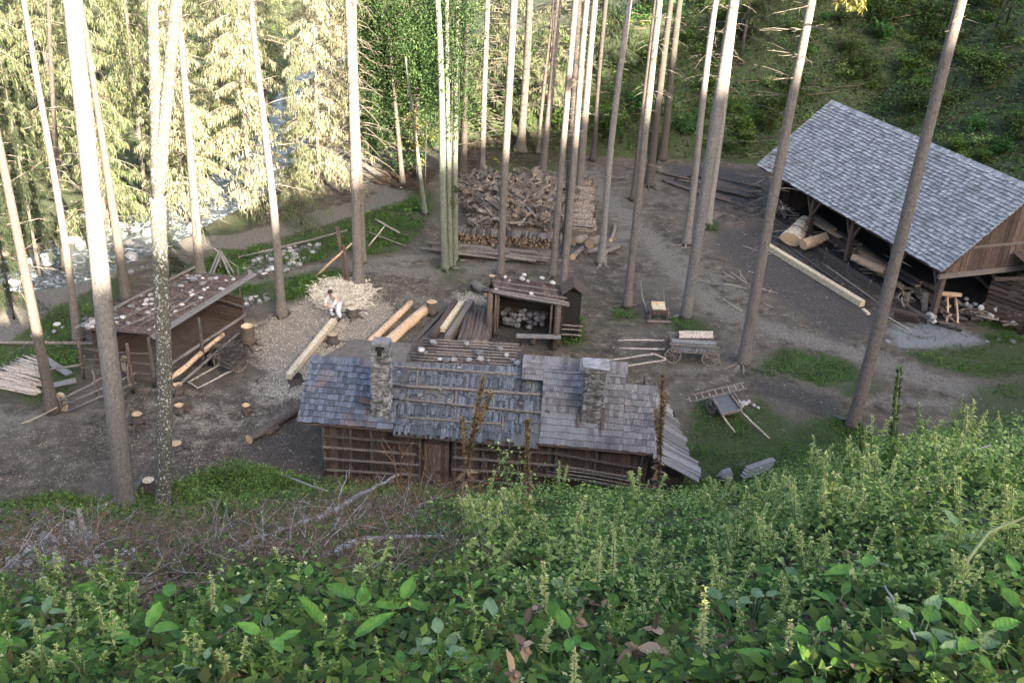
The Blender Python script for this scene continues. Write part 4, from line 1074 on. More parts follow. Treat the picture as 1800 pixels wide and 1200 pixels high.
# long poles leaning along the open side of the shed
def log_thing(name, label, cat, p0, p1, r, mat='pole', cap='end', group=None, n=10, bend=.004, taper=.85, seg=6, knobs=0):
    p0, p1 = Vc(p0), Vc(p1); mb = MB(); irr_pole(mb, (0, 0, 0), p1 - p0, r, 0, n, seg, bend, taper, cap=1)
    for k in range(knobs):
        t = RNG.uniform(.1, .9); q = (p1 - p0) * t; mb.tube([q, q + Vc((RNG.uniform(-1, 1), RNG.uniform(-1, 1), 1)).normalized() * r * 1.5], [r * .25, r * .15], 5, 0, 1)
    o = mb.build(name, [M[mat], M[cap]]); o.location = p0; return tag(o, label, cat, group)
def GP(u, v, z=0):
    g = P(u, v, z); return g
log_thing('pole', 'stout peeled pole lying along the open front of the left shed', 'pole', P(292, 672, .45), P(392, 588, .8), .11, 'peeled')
log_thing('pole', 'grey weathered pole above the peeled one, reaching past the shed post', 'pole', P(300, 640, .9), P(432, 553, 1.1), .07, 'pole')
log_thing('pole', 'lowest thin pole lying along the open front of the left shed', 'pole', P(298, 690, .3), P(420, 585, .6), .06, 'pole')
log_thing('pole', 'long grey pole lying on the turf from the left edge towards the shed', 'pole', P(-60, 601, .1), P(232, 603, .1), .08, 'pole')
# fence rails
FN = thing('rail_fence', 'three-rail pole fence running from the brown leaning trunk to the thickest trunk', 'fence', P(100, 720))
for a, b_ in (((104, 705, .7), (195, 655, 1.0)), ((110, 712, .4), (240, 655, .7)), ((118, 722, .15), (240, 672, .4)), ((150, 640, .9), (70, 650, .9))):
    mb = MB(); irr_pole(mb, P(*a) - FN.location, P(*b_) - FN.location, .045, bend=.01); mb.build('rail', M['pole'], FN)
for u, v in ((172, 695), (232, 690)):
    g = P(u, v) - FN.location; mb = MB(); irr_pole(mb, (g.x, g.y, 0), (g.x - .05, g.y, 1.1), .05); mb.build('post', M['pole'], FN)
def rope_coil(label, c, n=9, r=.16, h=.5, ax=Vc((1, 0, 0))):
    mb = MB()
    for k in range(n):
        o = Vc((RNG.gauss(0, .05), RNG.gauss(0, .05), RNG.gauss(0, .04))); pts = []
        for i in range(17):
            a = i / 16 * 6.283; pts.append(o + ax * math.cos(a) * r * RNG.uniform(.9, 1.1) + Vc((0, -.03 * k / n, math.sin(a) * h * .5)) + Vc((0, .1 * math.cos(a * 2), 0)) * .3)
        mb.tube(pts, .018, 5, 0)
    o = mb.build('rope_coil', M['rope']); o.location = c; return tag(o, label, 'rope')
rope_coil('pale rope coil hanging on the rails beside the brown leaning trunk', P(108, 706, .35), h=.75, r=.14)
rope_coil('rope coil hanging on the rails right of the thickest trunk', P(222, 640, .7), h=.75, r=.12)
mb = MB(); a = P(100, 716, .3); b_ = P(-60, 762, .1); pts = [a.lerp(b_, t) - a - Vc((0, 0, .25 * math.sin(t * math.pi))) for t in np.linspace(0, 1, 10)]; mb.tube(pts, .022, 5, 0)
o = mb.build('rope', M['rope']); o.location = a; tag(o, 'slack rope running from the brown leaning trunk out of the left edge', 'rope')
# heap of thin white poles
for i in range(26):
    t = i / 25; a = P(-40 + 6 * t + RNG.uniform(-12, 12), 690 - 32 * t, .1 + .04 * (i % 3)); b_ = P(100 - 30 * t + RNG.uniform(-12, 8), 712 - 85 * t, .12 + .05 * (i % 4))
    b_ = P(70 + 40 * t * .2 + RNG.uniform(-10, 10), 690 - 62 * t + 5, .12 + .05 * (i % 4)); a = P(-50 + 100 * t + RNG.uniform(-10, 10), 668 - 45 * t, .12)
    log_thing('thin_pole', 'thin whitish pole in the fanned heap on the turf at the left edge', 'pole', a, b_, RNG.uniform(.035, .055), 'twig_pale', 'end', 'whitish poles heaped at the left edge', 6, .006)
for a, b_, lab in (((78, 630, .15), (122, 658, .15), 'wide grey plank on the turf right of the pole heap, pointing down right'), ((88, 678, .3), (133, 668, .3), 'short wide grey plank beside the brown leaning trunk, lying crosswise')):
    p0 = P(*a); mb = MB(); mb.beam((0, 0, 0), P(*b_) - p0, .3, .05, up=Vc((0, 0, 1))); o = mb.build('plank', M['plank_grey']); o.location = p0; tag(o, lab, 'plank')

# ------------------------------------------------------------------ carts
def spoked_wheel(parent, c, r, axis, mat='pole', ns=10, w=.05, name='wheel'):
    """a wheel of rim, spokes and hub; axis is the axle direction"""
    ax = axis.normalized(); x = ax.cross(Vc((0, 0, 1))).normalized(); y = ax.cross(x)
    mb = MB(); pts = [x * math.cos(a) * r + y * math.sin(a) * r for a in np.linspace(0, 2 * math.pi, 25)]
    vs = []
    for p in pts[:-1]:
        pn = p.normalized()
        for s1, s2 in ((0, -1), (1, -1), (1, 1), (0, 1)): vs.append(p * 1.0 - pn * (.06 * s1) + ax * (w / 2 * s2))
    fs = []
    for i in range(24):
        j = (i + 1) % 24
        for k in range(4): fs.append((i * 4 + k, i * 4 + (k + 1) % 4, j * 4 + (k + 1) % 4, j * 4 + k))
    mb.add(vs, fs); rim = mb.build(name, M[mat], parent); rim.location = c
    mb = MB()
    for i in range(ns):
        a = i / ns * 6.283; mb.beam(ax * 0, (x * math.cos(a) + y * math.sin(a)) * (r - .05), .028, .035, up=ax)
    mb.build('spokes', M[mat], rim)
    mb = MB(); mb.tube([-ax * .1, ax * .1], .065, 10, 0, 0); mb.build('hub', M['pole_dark'], rim)
    return rim
# hay wagon
wc = P(1205, 632); rzw = math.radians(-2)
WG = thing('hay_wagon', 'four-wheeled wooden wagon with slatted sides and pairs of shafts to its left', 'wagon', wc, rzw)
S = 1.0
for x in (-.62, .95):
    for y in (-.42, .48): spoked_wheel(WG, Vc((x, y, .36)), .36 if x < 0 else .37, Vc((0, 1, 0)), 'pole', 10)
    mb = MB(); mb.beam((x, -.46, .36), (x, .52, .36), .08, .08); mb.build('axle', M['pole_dark'], WG)
mb = MB(); mb.beam((-.75, 0, .47), (1.1, 0, .47), .12, .08)
for i in range(6): mb.beam((-.75, -.3 + i * .13, .55), (1.15, -.3 + i * .13, .55), .12, .03)
mb.build('bed', M['plank_grey'], WG)
for y, o_ in ((-.38, -.12), (.44, .12)):
    mb = MB()
    mb.beam((-.72, y + o_ * .3, .58), (1.12, y + o_ * .3, .58), .05, .05); mb.beam((-.85, y + o_, .95), (1.25, y + o_, .95), .05, .06)
    for i in range(12): mb.beam((-.7 + i * .16, y + o_ * .3, .56), (-.74 + i * .172, y + o_, .95), .025, .03)
    mb.build('side_rack', M['pole'], WG)
for i in range(3):
    mb = MB(); mb.beam((-.72, -.4 + .02 * i + .0, .68 + .0), (1.1, -.4, .68), .02, .1)
mb = MB(); mb.beam((-.72, -.20, .97), (1.12, -.20, .99), .30, .03); mb.build('side_board', M['plank_grey'], WG)
mb = MB(); mb.beam((-.38, .30, 1.03), (1.05, .33, 1.12), .34, .03, up=Vc((0, -.6, .8))); o = mb.build('side_board', M['twig_pale'], WG); o['label'] = 'pale propped board on the far side'
mb = MB(); mb.box((-.78, 0, .76), (.04, .8, .34)); mb.build('end_board', M['plank_brown'], WG)
mb = MB(); mb.beam((1.18, -.40, .92), (1.42, -.42, .12), .06, .05); mb.build('prop', M['pole'], WG)
for a, b_ in ((P(1168, 614, .75), P(1088, 612, .55)), (P(1168, 598, .8), P(1086, 598, .6)),):
    Mi = WM(WG).inverted(); mb = MB(); irr_pole(mb, Mi @ a, Mi @ b_, .045, bend=.003); mb.build('shaft', M['twig_pale'], WG)
for a, b_ in ((P(1170, 632, .42), P(1098, 644, .3)), (P(1148, 622, .45), P(1064, 634, .25)), (P(1170, 630, .42), P(1144, 620, .42))):
    mb = MB(); irr_pole(mb, Mi @ a, Mi @ b_, .042, bend=.003); mb.build('shaft', M['twig_pale'], WG)
# horn sledge / hand cart behind
sc_ = P(1156, 562)
SL = thing('hand_sledge', 'small hand sledge with a pale box seat and two curved horns between the trunks', 'sledge', sc_, math.radians(3))
for s in (-1, 1):
    mb = MB(); pts = [Vc((s * .42, -.15, .12)), Vc((s * .42, .3, .12)), Vc((s * .45, .7, .2)), Vc((s * .62 if s < 0 else s * .40, 1.15, .55)), Vc((s * .72 if s < 0 else s * .34, 1.3, 1.0)), Vc((s * .74 if s < 0 else s * .22, 1.35, 1.3))]
    mb.tube(pts, [.06, .06, .06, .055, .05, .045], 7, 0, 0); mb.build('runner', M['pole'], SL)
    spoked_wheel(SL, Vc((s * .42, .05, .3)), .3, Vc((1, 0, 0)), 'pole', 8)
mb = MB(); mb.box((0, .05, .42), (.74, .7, .05)); mb.box((0, -.3, .52), (.74, .04, .2)); mb.box((-.36, .05, .52), (.04, .66, .2)); mb.box((.36, .05, .52), (.04, .66, .2)); mb.build('box', M['plank_brown'], SL)
mb = MB(); mb.box((0, .12, .60), (.62, .5, .05)); mb.box((0, .38, .68), (.62, .04, .14)); mb.build('seat', M['fresh'], SL)
mb = MB(); mb.beam((-.55, -.42, .12), (.55, -.4, .12), .08, .1); mb.build('cross_bar', M['pole'], SL)
# flat barrow with ladder across
bc = P(1277, 715)
BW = thing('flat_barrow', 'dark flat two-wheeled barrow tipped on the turf with its shafts pointing towards the slope', 'barrow', bc)
def bl(u, v, z): return P(u, v, z) - bc
mb = MB(); a, b_, c, d = bl(1252, 697, .55), bl(1268, 730, .38), bl(1303, 722, .38), bl(1280, 690, .55)
mb.hexa([p - Vc((0, 0, .05)) for p in (b_, c, d, a)] + [b_, c, d, a]); mb.build('deck', mat_flat('barrow_deck', (.075, .08, .09), .6), BW)
for p, q in ((a, b_), (c, d), (b_, c)):
    mb = MB(); mb.beam(p + Vc((0, 0, .05)), q + Vc((0, 0, .05)), .06, .1); mb.build('side_rail', M['pole'], BW)
ax = (d - a).normalized()
spoked_wheel(BW, a.lerp(b_, .25) - ax * .12 - Vc((0, 0, .18)), .32, ax, 'pole', 8); spoked_wheel(BW, d.lerp(c, .25) + ax * .12 - Vc((0, 0, .18)), .32, ax, 'pole', 8)
for p, q in (((1303, 722, .38), (1353, 770, .05)), ((1270, 730, .36), (1292, 760, .05))):
    mb = MB(); irr_pole(mb, bl(*p), bl(*q), .04, bend=.01); mb.build('shaft', M['twig_pale'], BW)
l0, l1 = P(1204, 697, .5), P(1308, 672, .95); w0 = P(1208, 706, .45) - l0; 
LD = thing('ladder', 'grey wooden ladder resting across the flat barrow at the cabin end', 'ladder', l0)
for o_ in (Vc((0, 0, 0)), w0 * 1.15):
    mb = MB(); irr_pole(mb, o_, l1 - l0 + o_, .035, bend=.002, taper=.95); mb.build('rail', M['pole'], LD)
for i in range(9):
    q = (l1 - l0) * (.05 + i * .112); mb = MB(); irr_pole(mb, q, q + w0 * 1.15, .02, seg=2, n=6); mb.build('rung', M['twig_pale'], LD)
# two wheeled cart with brush by the left shed
cc_ = P(405, 650); CT = thing('brush_cart', 'two-wheeled cart loaded with brushwood, shafts resting on the ground, beside the left shed', 'cart', cc_)
def cl(u, v, z): return P(u, v, z) - cc_
spoked_wheel(CT, cl(421, 640, .35), .35, Vc((.75, -.66, 0)), 'pole', 10); spoked_wheel(CT, cl(388, 632, .35), .35, Vc((.75, -.66, 0)), 'pole', 10)
mb = MB(); q = [cl(385, 640, .5), cl(408, 650, .5), cl(432, 622, .5), cl(408, 612, .5)]
mb.hexa([p - Vc((0, 0, .06)) for p in q] + q)
for i in range(4): mb.beam(q[i] + Vc((0, 0, .2)), q[(i + 1) % 4] + Vc((0, 0, .2)), .04, .05); mb.beam(q[i], q[i] + Vc((0, 0, .35)), .05, .05)
mb.build('bed', M['pole_dark'], CT)
for a, b_ in (((388, 640, .45), (330, 672, .08)), ((410, 650, .45), (347, 682, .08)), ((330, 671, .1), (347, 681, .1))):
    mb = MB(); irr_pole(mb, cl(*a), cl(*b_), .035, bend=.003); mb.build('shaft', M['twig_pale'], CT)
mb = MB(); c0 = (q[0] + q[1] + q[2] + q[3]) / 4
for i in range(140):
    p = c0 + Vc((RNG.gauss(0, .3), RNG.gauss(0, .3), RNG.uniform(.05, .45))); d = Vc((RNG.gauss(0, 1), RNG.gauss(0, 1), RNG.gauss(0, .5))).normalized() * RNG.uniform(.2, .5)
    mb.tube([p - d, p + Vc((0, 0, .05)), p + d], [.012, .012, .005], 4, 0)
o = mb.build('brushwood', M['pole_dark']); o.location = cc_; tag(o, 'tangle of brushwood lying on the two-wheeled cart', 'brushwood')
for k, (u, v) in enumerate(((368, 622), (372, 640), (384, 622))):
    p = P(u, v); mb = MB(); mb.tube([(0, 0, 0), (.02, 0, .4)], .17, 12, 0, 1, rough=.04); o = mb.build('log_block', [M['bark_log'], M['end_grey']]); o.location = p
    tag(o, 'short bark-covered log block standing between the left shed post and the brush cart', 'log', 'log blocks by the brush cart')

# ------------------------------------------------------------------ stumps
def stump(u, v, r, h, label, roots=4, lean=0, hollow=True, dark=False, cap='end'):
    g = P(u, v); g.z = HT(g.x, g.y); t = thing('tree_stump', label, 'stump', g)
    mb = MB(); n = 14; lv = [0, .12, .35, .7, 1.0]; tp = Vc((lean, 0, h))
    mb.tube([Vc((lean * z, 0, h * z - (.05 if z == 0 else 0))) for z in lv], [r * 1.5, r * 1.28, r * 1.1, r * 1.02, r], n, 0, None, rough=.06)
    for k in range(roots):
        a = k / roots * 6.28 + RNG.uniform(-.4, .4); d = Vc((math.cos(a), math.sin(a), 0)); L = r * RNG.uniform(1.6, 3.2)
        mb.tube([d * r * .6 + Vc((0, 0, h * .3)), d * r * 1.5 + Vc((0, 0, .08)), d * (r + L) - Vc((0, 0, .05))], [r * .35, r * .26, r * .1], 6, 0)
    mb.build('trunk', M['pole_dark'] if dark else M['bark_log'], t)
    mb = MB(); ring = []
    for i in range(n):
        a = i / n * 6.283; ring.append(tp + Vc((math.cos(a) * r * .98, math.sin(a) * r * .98, .008 + RNG.uniform(0, .05 * (1 if hollow else .3)))))
    inn = [tp + (p - tp) * .55 + Vc((0, 0, (-.06 if hollow else .02))) for p in ring]
    c = tp + Vc((0, 0, -.10 if hollow else .02)); vs = ring + inn + [c]
    fs = [(i, (i + 1) % n, n + (i + 1) % n, n + i) for i in range(n)] + [(n + i, n + (i + 1) % n, 2 * n) for i in range(n)]
    mb.add(vs, fs, [0] * n + [1 if hollow else 0] * n); mb.build('cut_face', [M[cap], M['peeled'] if hollow else M[cap]], t)
    return t
stump(437, 606, .26, .85, 'tall hollow stump with an orange rim beside the left shed and chip patch', 5)
stump(585, 604, .22, .45, 'pale-topped chopping stump right of the long hewn beam near the roof corner', 4, hollow=False, dark=True)
stump(620, 556, .24, .42, 'black-sided stump half buried in chips right of the bent worker', 5, dark=True, hollow=False, cap='fresh')
stump(759, 553, .24, .62, 'flat-topped stump at the far end of the two debarked logs', 2, hollow=False, dark=True)
stump(314, 692, .18, .38, 'hollow orange-rimmed stump right of the forked trunk, nearest the cart shafts', 4)
stump(316, 726, .17, .32, 'rough orange stump with a root, just below the one nearest the cart shafts', 5)
stump(243, 744, .19, .36, 'hollow stump with spread roots between the two big left trunks', 5)
stump(434, 724, .16, .28, 'small orange-topped stump alone in the dirt left of the cabin roof', 4)
stump(310, 788, .20, .22, 'low rough stump beside the forked trunk, lower part of the dirt yard', 4, dark=True, hollow=False)
stump(264, 868, .19, .55, 'bright round-topped stump between the feet of the two big left trunks', 2, hollow=False, dark=True, cap='fresh')
stump(520, 672, .26, .30, 'black burnt stump carrying the near end of the long hewn beam', 3, dark=True, hollow=False, cap='dark')

# ------------------------------------------------------------------ logs and beams
p0, p1 = P(507, 662, .42), P(587, 563, .42); mb = MB(); mb.beam((0, 0, 0), p1 - p0, .24, .22, 0, cap=0); o = mb.build('hewn_beam', [M['fresh']]); o.location = p0
tag(o, 'long freshly hewn pale beam in the chips with a worker at its far end', 'beam')
log_thing('bark_log', 'thick brown log lying in the dirt beside the left end of the cabin', 'log', P(438, 772, .17), P(530, 716, .17), .17, 'bark_log')
log_thing('bark_log', 'short log butt lying against the thick brown log', 'log', P(468, 762, .12), P(490, 750, .12), .11, 'bark_log')
log_thing('debarked_log', 'thinner of the two orange debarked logs, on the left', 'log', P(638, 612, .2), P(722, 532, .2), .16, 'peeled', taper=.95)
log_thing('debarked_log', 'thicker of the two orange debarked logs, on the right, ending at the flat-topped stump', 'log', P(672, 610, .25), P(748, 543, .25), .24, 'peeled', taper=.95, n=14)
BEAMS = [((725, 605, .12), (782, 545, .12), .09), ((735, 607, .12), (795, 545, .12), .09), ((746, 605, .12), (800, 548, .12), .09), ((757, 605, .12), (806, 548, .12), .1),
         ((770, 606, .15), (815, 545, .15), .13), ((786, 608, .15), (830, 545, .15), .13)]
for k, (a, b_, r) in enumerate(BEAMS):
    p0 = P(*a); mb = MB(); mb.beam((0, 0, 0), P(*b_) - p0, r * 2, r * 1.8, 0, cap=1); o = mb.build('squared_beam', [M['pole_dark'] if k < 4 else M['plank_brown'], M['end_grey']]); o.location = p0
    tag(o, 'dark squared beam in the lower layer of the timber stack behind the cabin', 'beam', 'lower beams of the timber stack')
for a, b_, m, lab in (((762, 590, .42), (800, 530, .42), 'plank_brown', 'brown squared beam, leftmost on top of the timber stack'), ((778, 580, .42), (812, 532, .42), 'fresh', 'pale yellow squared beam on top of the timber stack'), ((786, 594, .42), (829, 530, .42), 'pole', 'grey squared beam, rightmost on top of the timber stack')):
    p0 = P(*a); mb = MB(); mb.beam((0, 0, 0), P(*b_) - p0, .24, .22, 0, cap=0); o = mb.build('squared_beam', M[m]); o.location = p0; tag(o, lab, 'beam')
for k in range(14):
    r = RNG.uniform(.08, .16); u = 808 + (k % 7) * 7.5; z = r + (.24 if k >= 7 else 0)
    log_thing('round_log', 'bark-covered round log in the pile between the beams and the central shed', 'log', P(u, 606 - (4 if k >= 7 else 0), z), P(u + 14, 548 + RNG.uniform(-6, 6), z), r, 'bark_log', 'end_grey', 'round logs left of the central shed', 9)
log_thing('mossy_log', 'greenish barrel-thick log lying left of the central shed roof', 'log', P(834, 500, .22), P(856, 514, .22), .24, 'pole', 'end')
log_thing('peeled_pole', 'stick standing against the flat-topped stump', 'pole', P(762, 540, 0), P(757, 525, .75), .025, 'fresh')
# hewn pale beam by the barn and its black neighbour
p0 = P(1340, 427, .16); mb = MB(); mb.beam((0, 0, 0), P(1516, 534, .16) - p0, .30, .30, 0); o = mb.build('hewn_beam', M['fresh']); o.location = p0
tag(o, 'very long pale squared beam on black ground before the barn', 'beam')
p0 = P(1517, 543, .04); mb = MB(); mb.beam((0, 0, 0), P(1527, 552, .04) - p0, .16, .08, 0); o = mb.build('offcut', M['fresh']); o.location = p0; tag(o, 'short pale offcut lying just past the end of the very long beam', 'offcut')
log_thing('thin_pole', 'dark thin pole between the very long beam and the barn sill', 'pole', P(1385, 432, .08), P(1480, 500, .08), .05, 'pole_dark')
log_thing('thin_pole', 'slim pale pole pointing from the rightmost big trunk to the gravel', 'pole', P(1556, 554, .05), P(1602, 582, .05), .035, 'twig_pale')
for k in range(16):
    u0 = 1150 + RNG.uniform(0, 110); v0 = 300 + (u0 - 1150) * .12 + RNG.uniform(-6, 25); L = RNG.uniform(60, 95)
    log_thing('forest_log', 'long dark log in the scattered timber at the foot of the hill behind the trunks', 'log', P(u0, v0, .12 + .12 * (k % 2)), P(u0 + L, v0 + L * RNG.uniform(.18, .42), .12), RNG.uniform(.08, .15), 'bark_log' if k % 3 else 'pole_dark', 'end_grey', 'long logs at the foot of the hill', 8)

# ------------------------------------------------------------------ firewood heap
M['end_fw'] = mat_wood('end_fw', ((.07, .05, .035), (.20, .14, .09), (.36, .26, .17)), (9, 9, 9), .35, 1.5)
M['firewood'] = mat_wood('firewood', ((.04, .03, .024), (.16, .13, .105), (.36, .31, .26)), (5, 5, 5), .4, 1.6, obj=True)
fw_proto = []
for k in range(8):
    L = RNG.uniform(.7, 1.15); mb = MB()
    if k % 2: mb.tube([(-L / 2, 0, 0), (L * .1, RNG.uniform(-.03, .03), .01), (L / 2, 0, 0)], [.06, .065, .055], 7, 0, 1, rough=.08)
    else:
        w = RNG.uniform(.06, .11); pr_ = [(-w, -w * .6, 0), (w, -w * .5, 0), (.2 * w, w, 0)]
        vs = [Vc((-L / 2, a * 1.0, b_)) for a, b_, _ in pr_] + [Vc((L / 2, a * .9, b_ * .9)) for a, b_, _ in pr_]
        mb.add(vs, [(0, 2, 1), (3, 4, 5), (0, 1, 4, 3), (1, 2, 5, 4), (2, 0, 3, 5)], [1, 1, 0, 0, 0])
    fw_proto.append(mb)
fwm = []
for mb in fw_proto:
    o = mb.build('firewood', [M['firewood'], M['end_fw']]); fwm.append(o.data); bpy.data.objects.remove(o)
HB = (P(840, 405), P(1000, 405), P(1035, 322), P(800, 318))
def heap_pt(s, t): return HB[0].lerp(HB[1], s).lerp(HB[3].lerp(HB[2], s), t)
def heap_z(s, t): return 1.0 * (math.sin(math.pi * min(1, max(0, s * .9 + .05))) ** .6) * (math.sin(math.pi * min(1, max(0.02, t * .8 + .12))) ** .6)
mbh = MB(); NS = 16
vs = []
for j in range(NS + 1):
    for i in range(NS + 1):
        p = heap_pt(-.05 + 1.1 * i / NS, -.05 + 1.12 * j / NS); z = heap_z(i / NS, j / NS) - .22 + RNG.uniform(-.06, .06); vs.append((p.x, p.y, z if 0 < i < NS and 0 < j < NS else -.1))
mbh.add(vs, [(j * (NS + 1) + i, j * (NS + 1) + i + 1, (j + 1) * (NS + 1) + i + 1, (j + 1) * (NS + 1) + i) for j in range(NS) for i in range(NS)])
stuffs = MB()
def add_stick(mb, mesh_i, loc, rot, sc):
    src = fw_proto[mesh_i]; Mx = Matrix.LocRotScale(loc, rot, (sc, sc, sc))
    mb.add([Mx @ Vc(v) for v in src.v], src.f, src.m)
from mathutils import Euler
for k in range(1500):
    s, t = RNG.uniform(-.02, 1.02), RNG.uniform(-.02, 1.05) ** 1.0; p = heap_pt(s, t); z = max(.05, heap_z(s, t) * (1 + .25 * vnoise(s * 5, t * 5, 1.0, 2)) + RNG.uniform(-.2, .12))
    rot = Euler((RNG.uniform(0, 6), RNG.uniform(-.6, .6), RNG.uniform(0, 6.28))); sc = RNG.uniform(.5, 1.7); mi = RNG.randrange(8)
    if k < 150:
        o = bpy.data.objects.new('firewood', fwm[mi]); COL.objects.link(o); o.location = (p.x, p.y, z + .08); o.rotation_euler = rot; o.scale = (sc,) * 3
        tag(o, 'loose split log thrown on top of the great firewood heap', 'firewood', 'loose logs of the great firewood heap')
    else: add_stick(stuffs, mi, Vc((p.x, p.y, z)), rot, sc)
# stacked row showing log ends towards the camera
RA, RB = P(800, 428), P(985, 440)
row_d = (RB - RA).normalized(); row_n = Vc((-row_d.y, row_d.x, 0)); ang = math.atan2(row_n.y, row_n.x); cnt = 0; Lr = (RB - RA).length
for lay in range(8):
    x = RNG.uniform(0, .06)
    while x < Lr:
        if lay > 5 + 2.4 * vnoise(x, 0, .9, 3): break
        p = RA + row_d * x + row_n * (.5 + RNG.uniform(-.05, .05)); z = .08 + lay * .115 + RNG.uniform(-.01, .01); x += RNG.uniform(.1, .15)
        rot = Euler((RNG.uniform(0, 6), RNG.uniform(-.03, .03), ang + RNG.uniform(-.05, .05))); sc = RNG.uniform(.8, 1.05); mi = RNG.randrange(8)
        if lay >= 7 or RNG.random() < .08:
            cnt += 1
            if cnt <= 100:
                o = bpy.data.objects.new('firewood', fwm[mi]); COL.objects.link(o); o.location = (p.x, p.y, z); o.rotation_euler = rot; o.scale = (sc,) * 3
                tag(o, 'log in the neat stacked row whose sawn ends face the yard', 'firewood', 'logs of the stacked row'); continue
        add_stick(stuffs, mi, Vc((p.x, p.y, z)), rot, sc)
# right rows with ends facing right, along the track
RA2, RB2 = P(1022, 420), P(1018, 350); d2 = (RB2 - RA2).normalized(); n2 = Vc((d2.y, -d2.x, 0)); ang2 = math.atan2(n2.y, n2.x); L2 = (RB2 - RA2).length
for lay in range(6):
    x = 0
    while x < L2:
        p = RA2 + d2 * x + n2 * RNG.uniform(-.06, .06); z = .08 + lay * .13; x += RNG.uniform(.14, .24)
        rot = Euler((RNG.uniform(0, 6), RNG.uniform(-.04, .04), ang2 + RNG.uniform(-.12, .12))); sc = RNG.uniform(1.2, 1.6); mi = RNG.randrange(8)
        if lay == 5:
            o = bpy.data.objects.new('firewood', fwm[mi]); COL.objects.link(o); o.location = (p.x, p.y, z); o.rotation_euler = rot; o.scale = (sc,) * 3
            tag(o, 'pale log on top of the short stacks along the right side of the firewood heap', 'firewood', 'logs of the right-hand stacks'); continue
        add_stick(stuffs, mi, Vc((p.x, p.y, z)), rot, sc)
o = stuffs.build('firewood_mass', [M['firewood'], M['end_fw']]); tag(o, 'mass of split logs making up the inside of the firewood heap and rows', 'firewood', kind='stuff')
o = mbh.build('bark_litter', M['bark_log']); tag(o, 'dark bark litter filling the core of the firewood heap', 'bark litter', kind='stuff')
for k in range(34):
    lay = k // 9; u0 = 738 + RNG.uniform(0, 170); L = RNG.uniform(50, 85); v0 = 424 + (u0 - 738) * .11 + (k % 9 - 4) * 1.9; z = .07 + .08 * (k % 5)
    p0 = P(u0, v0 + 6, z); mb = MB(); mb.beam((0, 0, 0), P(u0 + L, v0 + 6 + L * .12 + RNG.uniform(-2, 2), z) - p0, .2, .07, 0, cap=1); o = mb.build('wood_slab', [M['firewood'], M['end_grey']]); o.location = p0
    tag(o, 'long flat slab in the low row along the front of the firewood heap', 'slab', 'slabs in front of the firewood heap')
for (a, b_, r, lab) in (((1008, 425, .45), (1030, 418, .45), .26, 'thick sawn block on end supports right of the firewood, left one'), ((1035, 428, .45), (1052, 420, .45), .26, 'thick sawn block right of the firewood, right one'),
        ((1006, 452, .15), (1024, 436, .15), .17, 'round grey log lying in front of the sawn blocks'), ((1030, 444, .15), (1052, 438, .15), .16, 'round log left of the splayed-root trunk'), ((1064, 444, .17), (1088, 433, .17), .15, 'round log right of the splayed-root trunk'),
        ((1074, 422, .1), (1082, 396, .1), .11, 'narrow log pointing away beside the gravel track'), ((990, 462, .08), (1012, 444, .08), .09, 'whitish thin log by the central shed hut')):
    log_thing('round_log', lab, 'log', P(*a), P(*b_), r, 'firewood', 'end')
for k in range(40):
    u, v = 730 + RNG.uniform(-10, 30), 400 + RNG.uniform(-20, 30)
# poles and boards around the boards near the sturdy trunk
for (a, b_, w, lab) in (((608, 497, 0), (593, 398, 2.2), .16, 'upright weathered board, left of the pair by the sturdy trunk'), ((613, 500, 0), (604, 430, 1.9), .12, 'upright weathered board, right of the pair by the sturdy trunk')):
    p0 = P(*a); mb = MB(); mb.beam((0, 0, 0), PY(b_[0], b_[1], p0.y + .1) - p0, w, .05, up=Vc((0, 1, 0))); o = mb.build('upright_board', M['plank_red']); o.location = p0; tag(o, lab, 'board')
log_thing('pole', 'red-brown pole propped slantwise against the two upright boards', 'pole', P(552, 488, .05), PY(623, 424, P(610, 498).y), .06, 'peeled')
log_thing('pole', 'thin peeled pole lying on the chip heap behind the worker', 'pole', P(542, 536, .2), P(614, 500, .3), .035, 'twig_pale')
log_thing('pole', 'thin pole across the turf right of the sturdy trunk', 'pole', P(640, 405, .3), P(712, 432, .1), .04, 'pole')
log_thing('pole', 'short pale pole at the top of the turf right of the sturdy trunk', 'pole', P(660, 385, .2), P(702, 409, .1), .05, 'twig_pale')
log_thing('pole', 'slanting pale pole crossing on the turf right of the sturdy trunk', 'pole', P(649, 431, .1), P(676, 398, .7), .04, 'twig_pale')
log_thing('pole', 'long pole rail along the upper edge of the stony strip by the road', 'pole', P(420, 452, .4), P(610, 405, .5), .06, 'pole')
TP = thing('tripod_frame', 'small frame of leaning grey boards standing beyond the left shed roof', 'frame', P(388, 478))
for a, b_ in (((366, 487, 0), (386, 440, 1.3)), ((372, 488, 0), (390, 442, 1.3)), ((404, 484, 0), (386, 442, 1.3)), ((412, 482, 0), (388, 442, 1.3)), ((388, 474, 0), (386, 442, 1.3)), ((418, 470, .1), (376, 436, 1.2))):
    mb = MB(); mb.beam(P(*a) - TP.location, PY(b_[0], b_[1], TP.location.y) - TP.location, .10, .04); mb.build('leg', M['plank_grey'], TP)

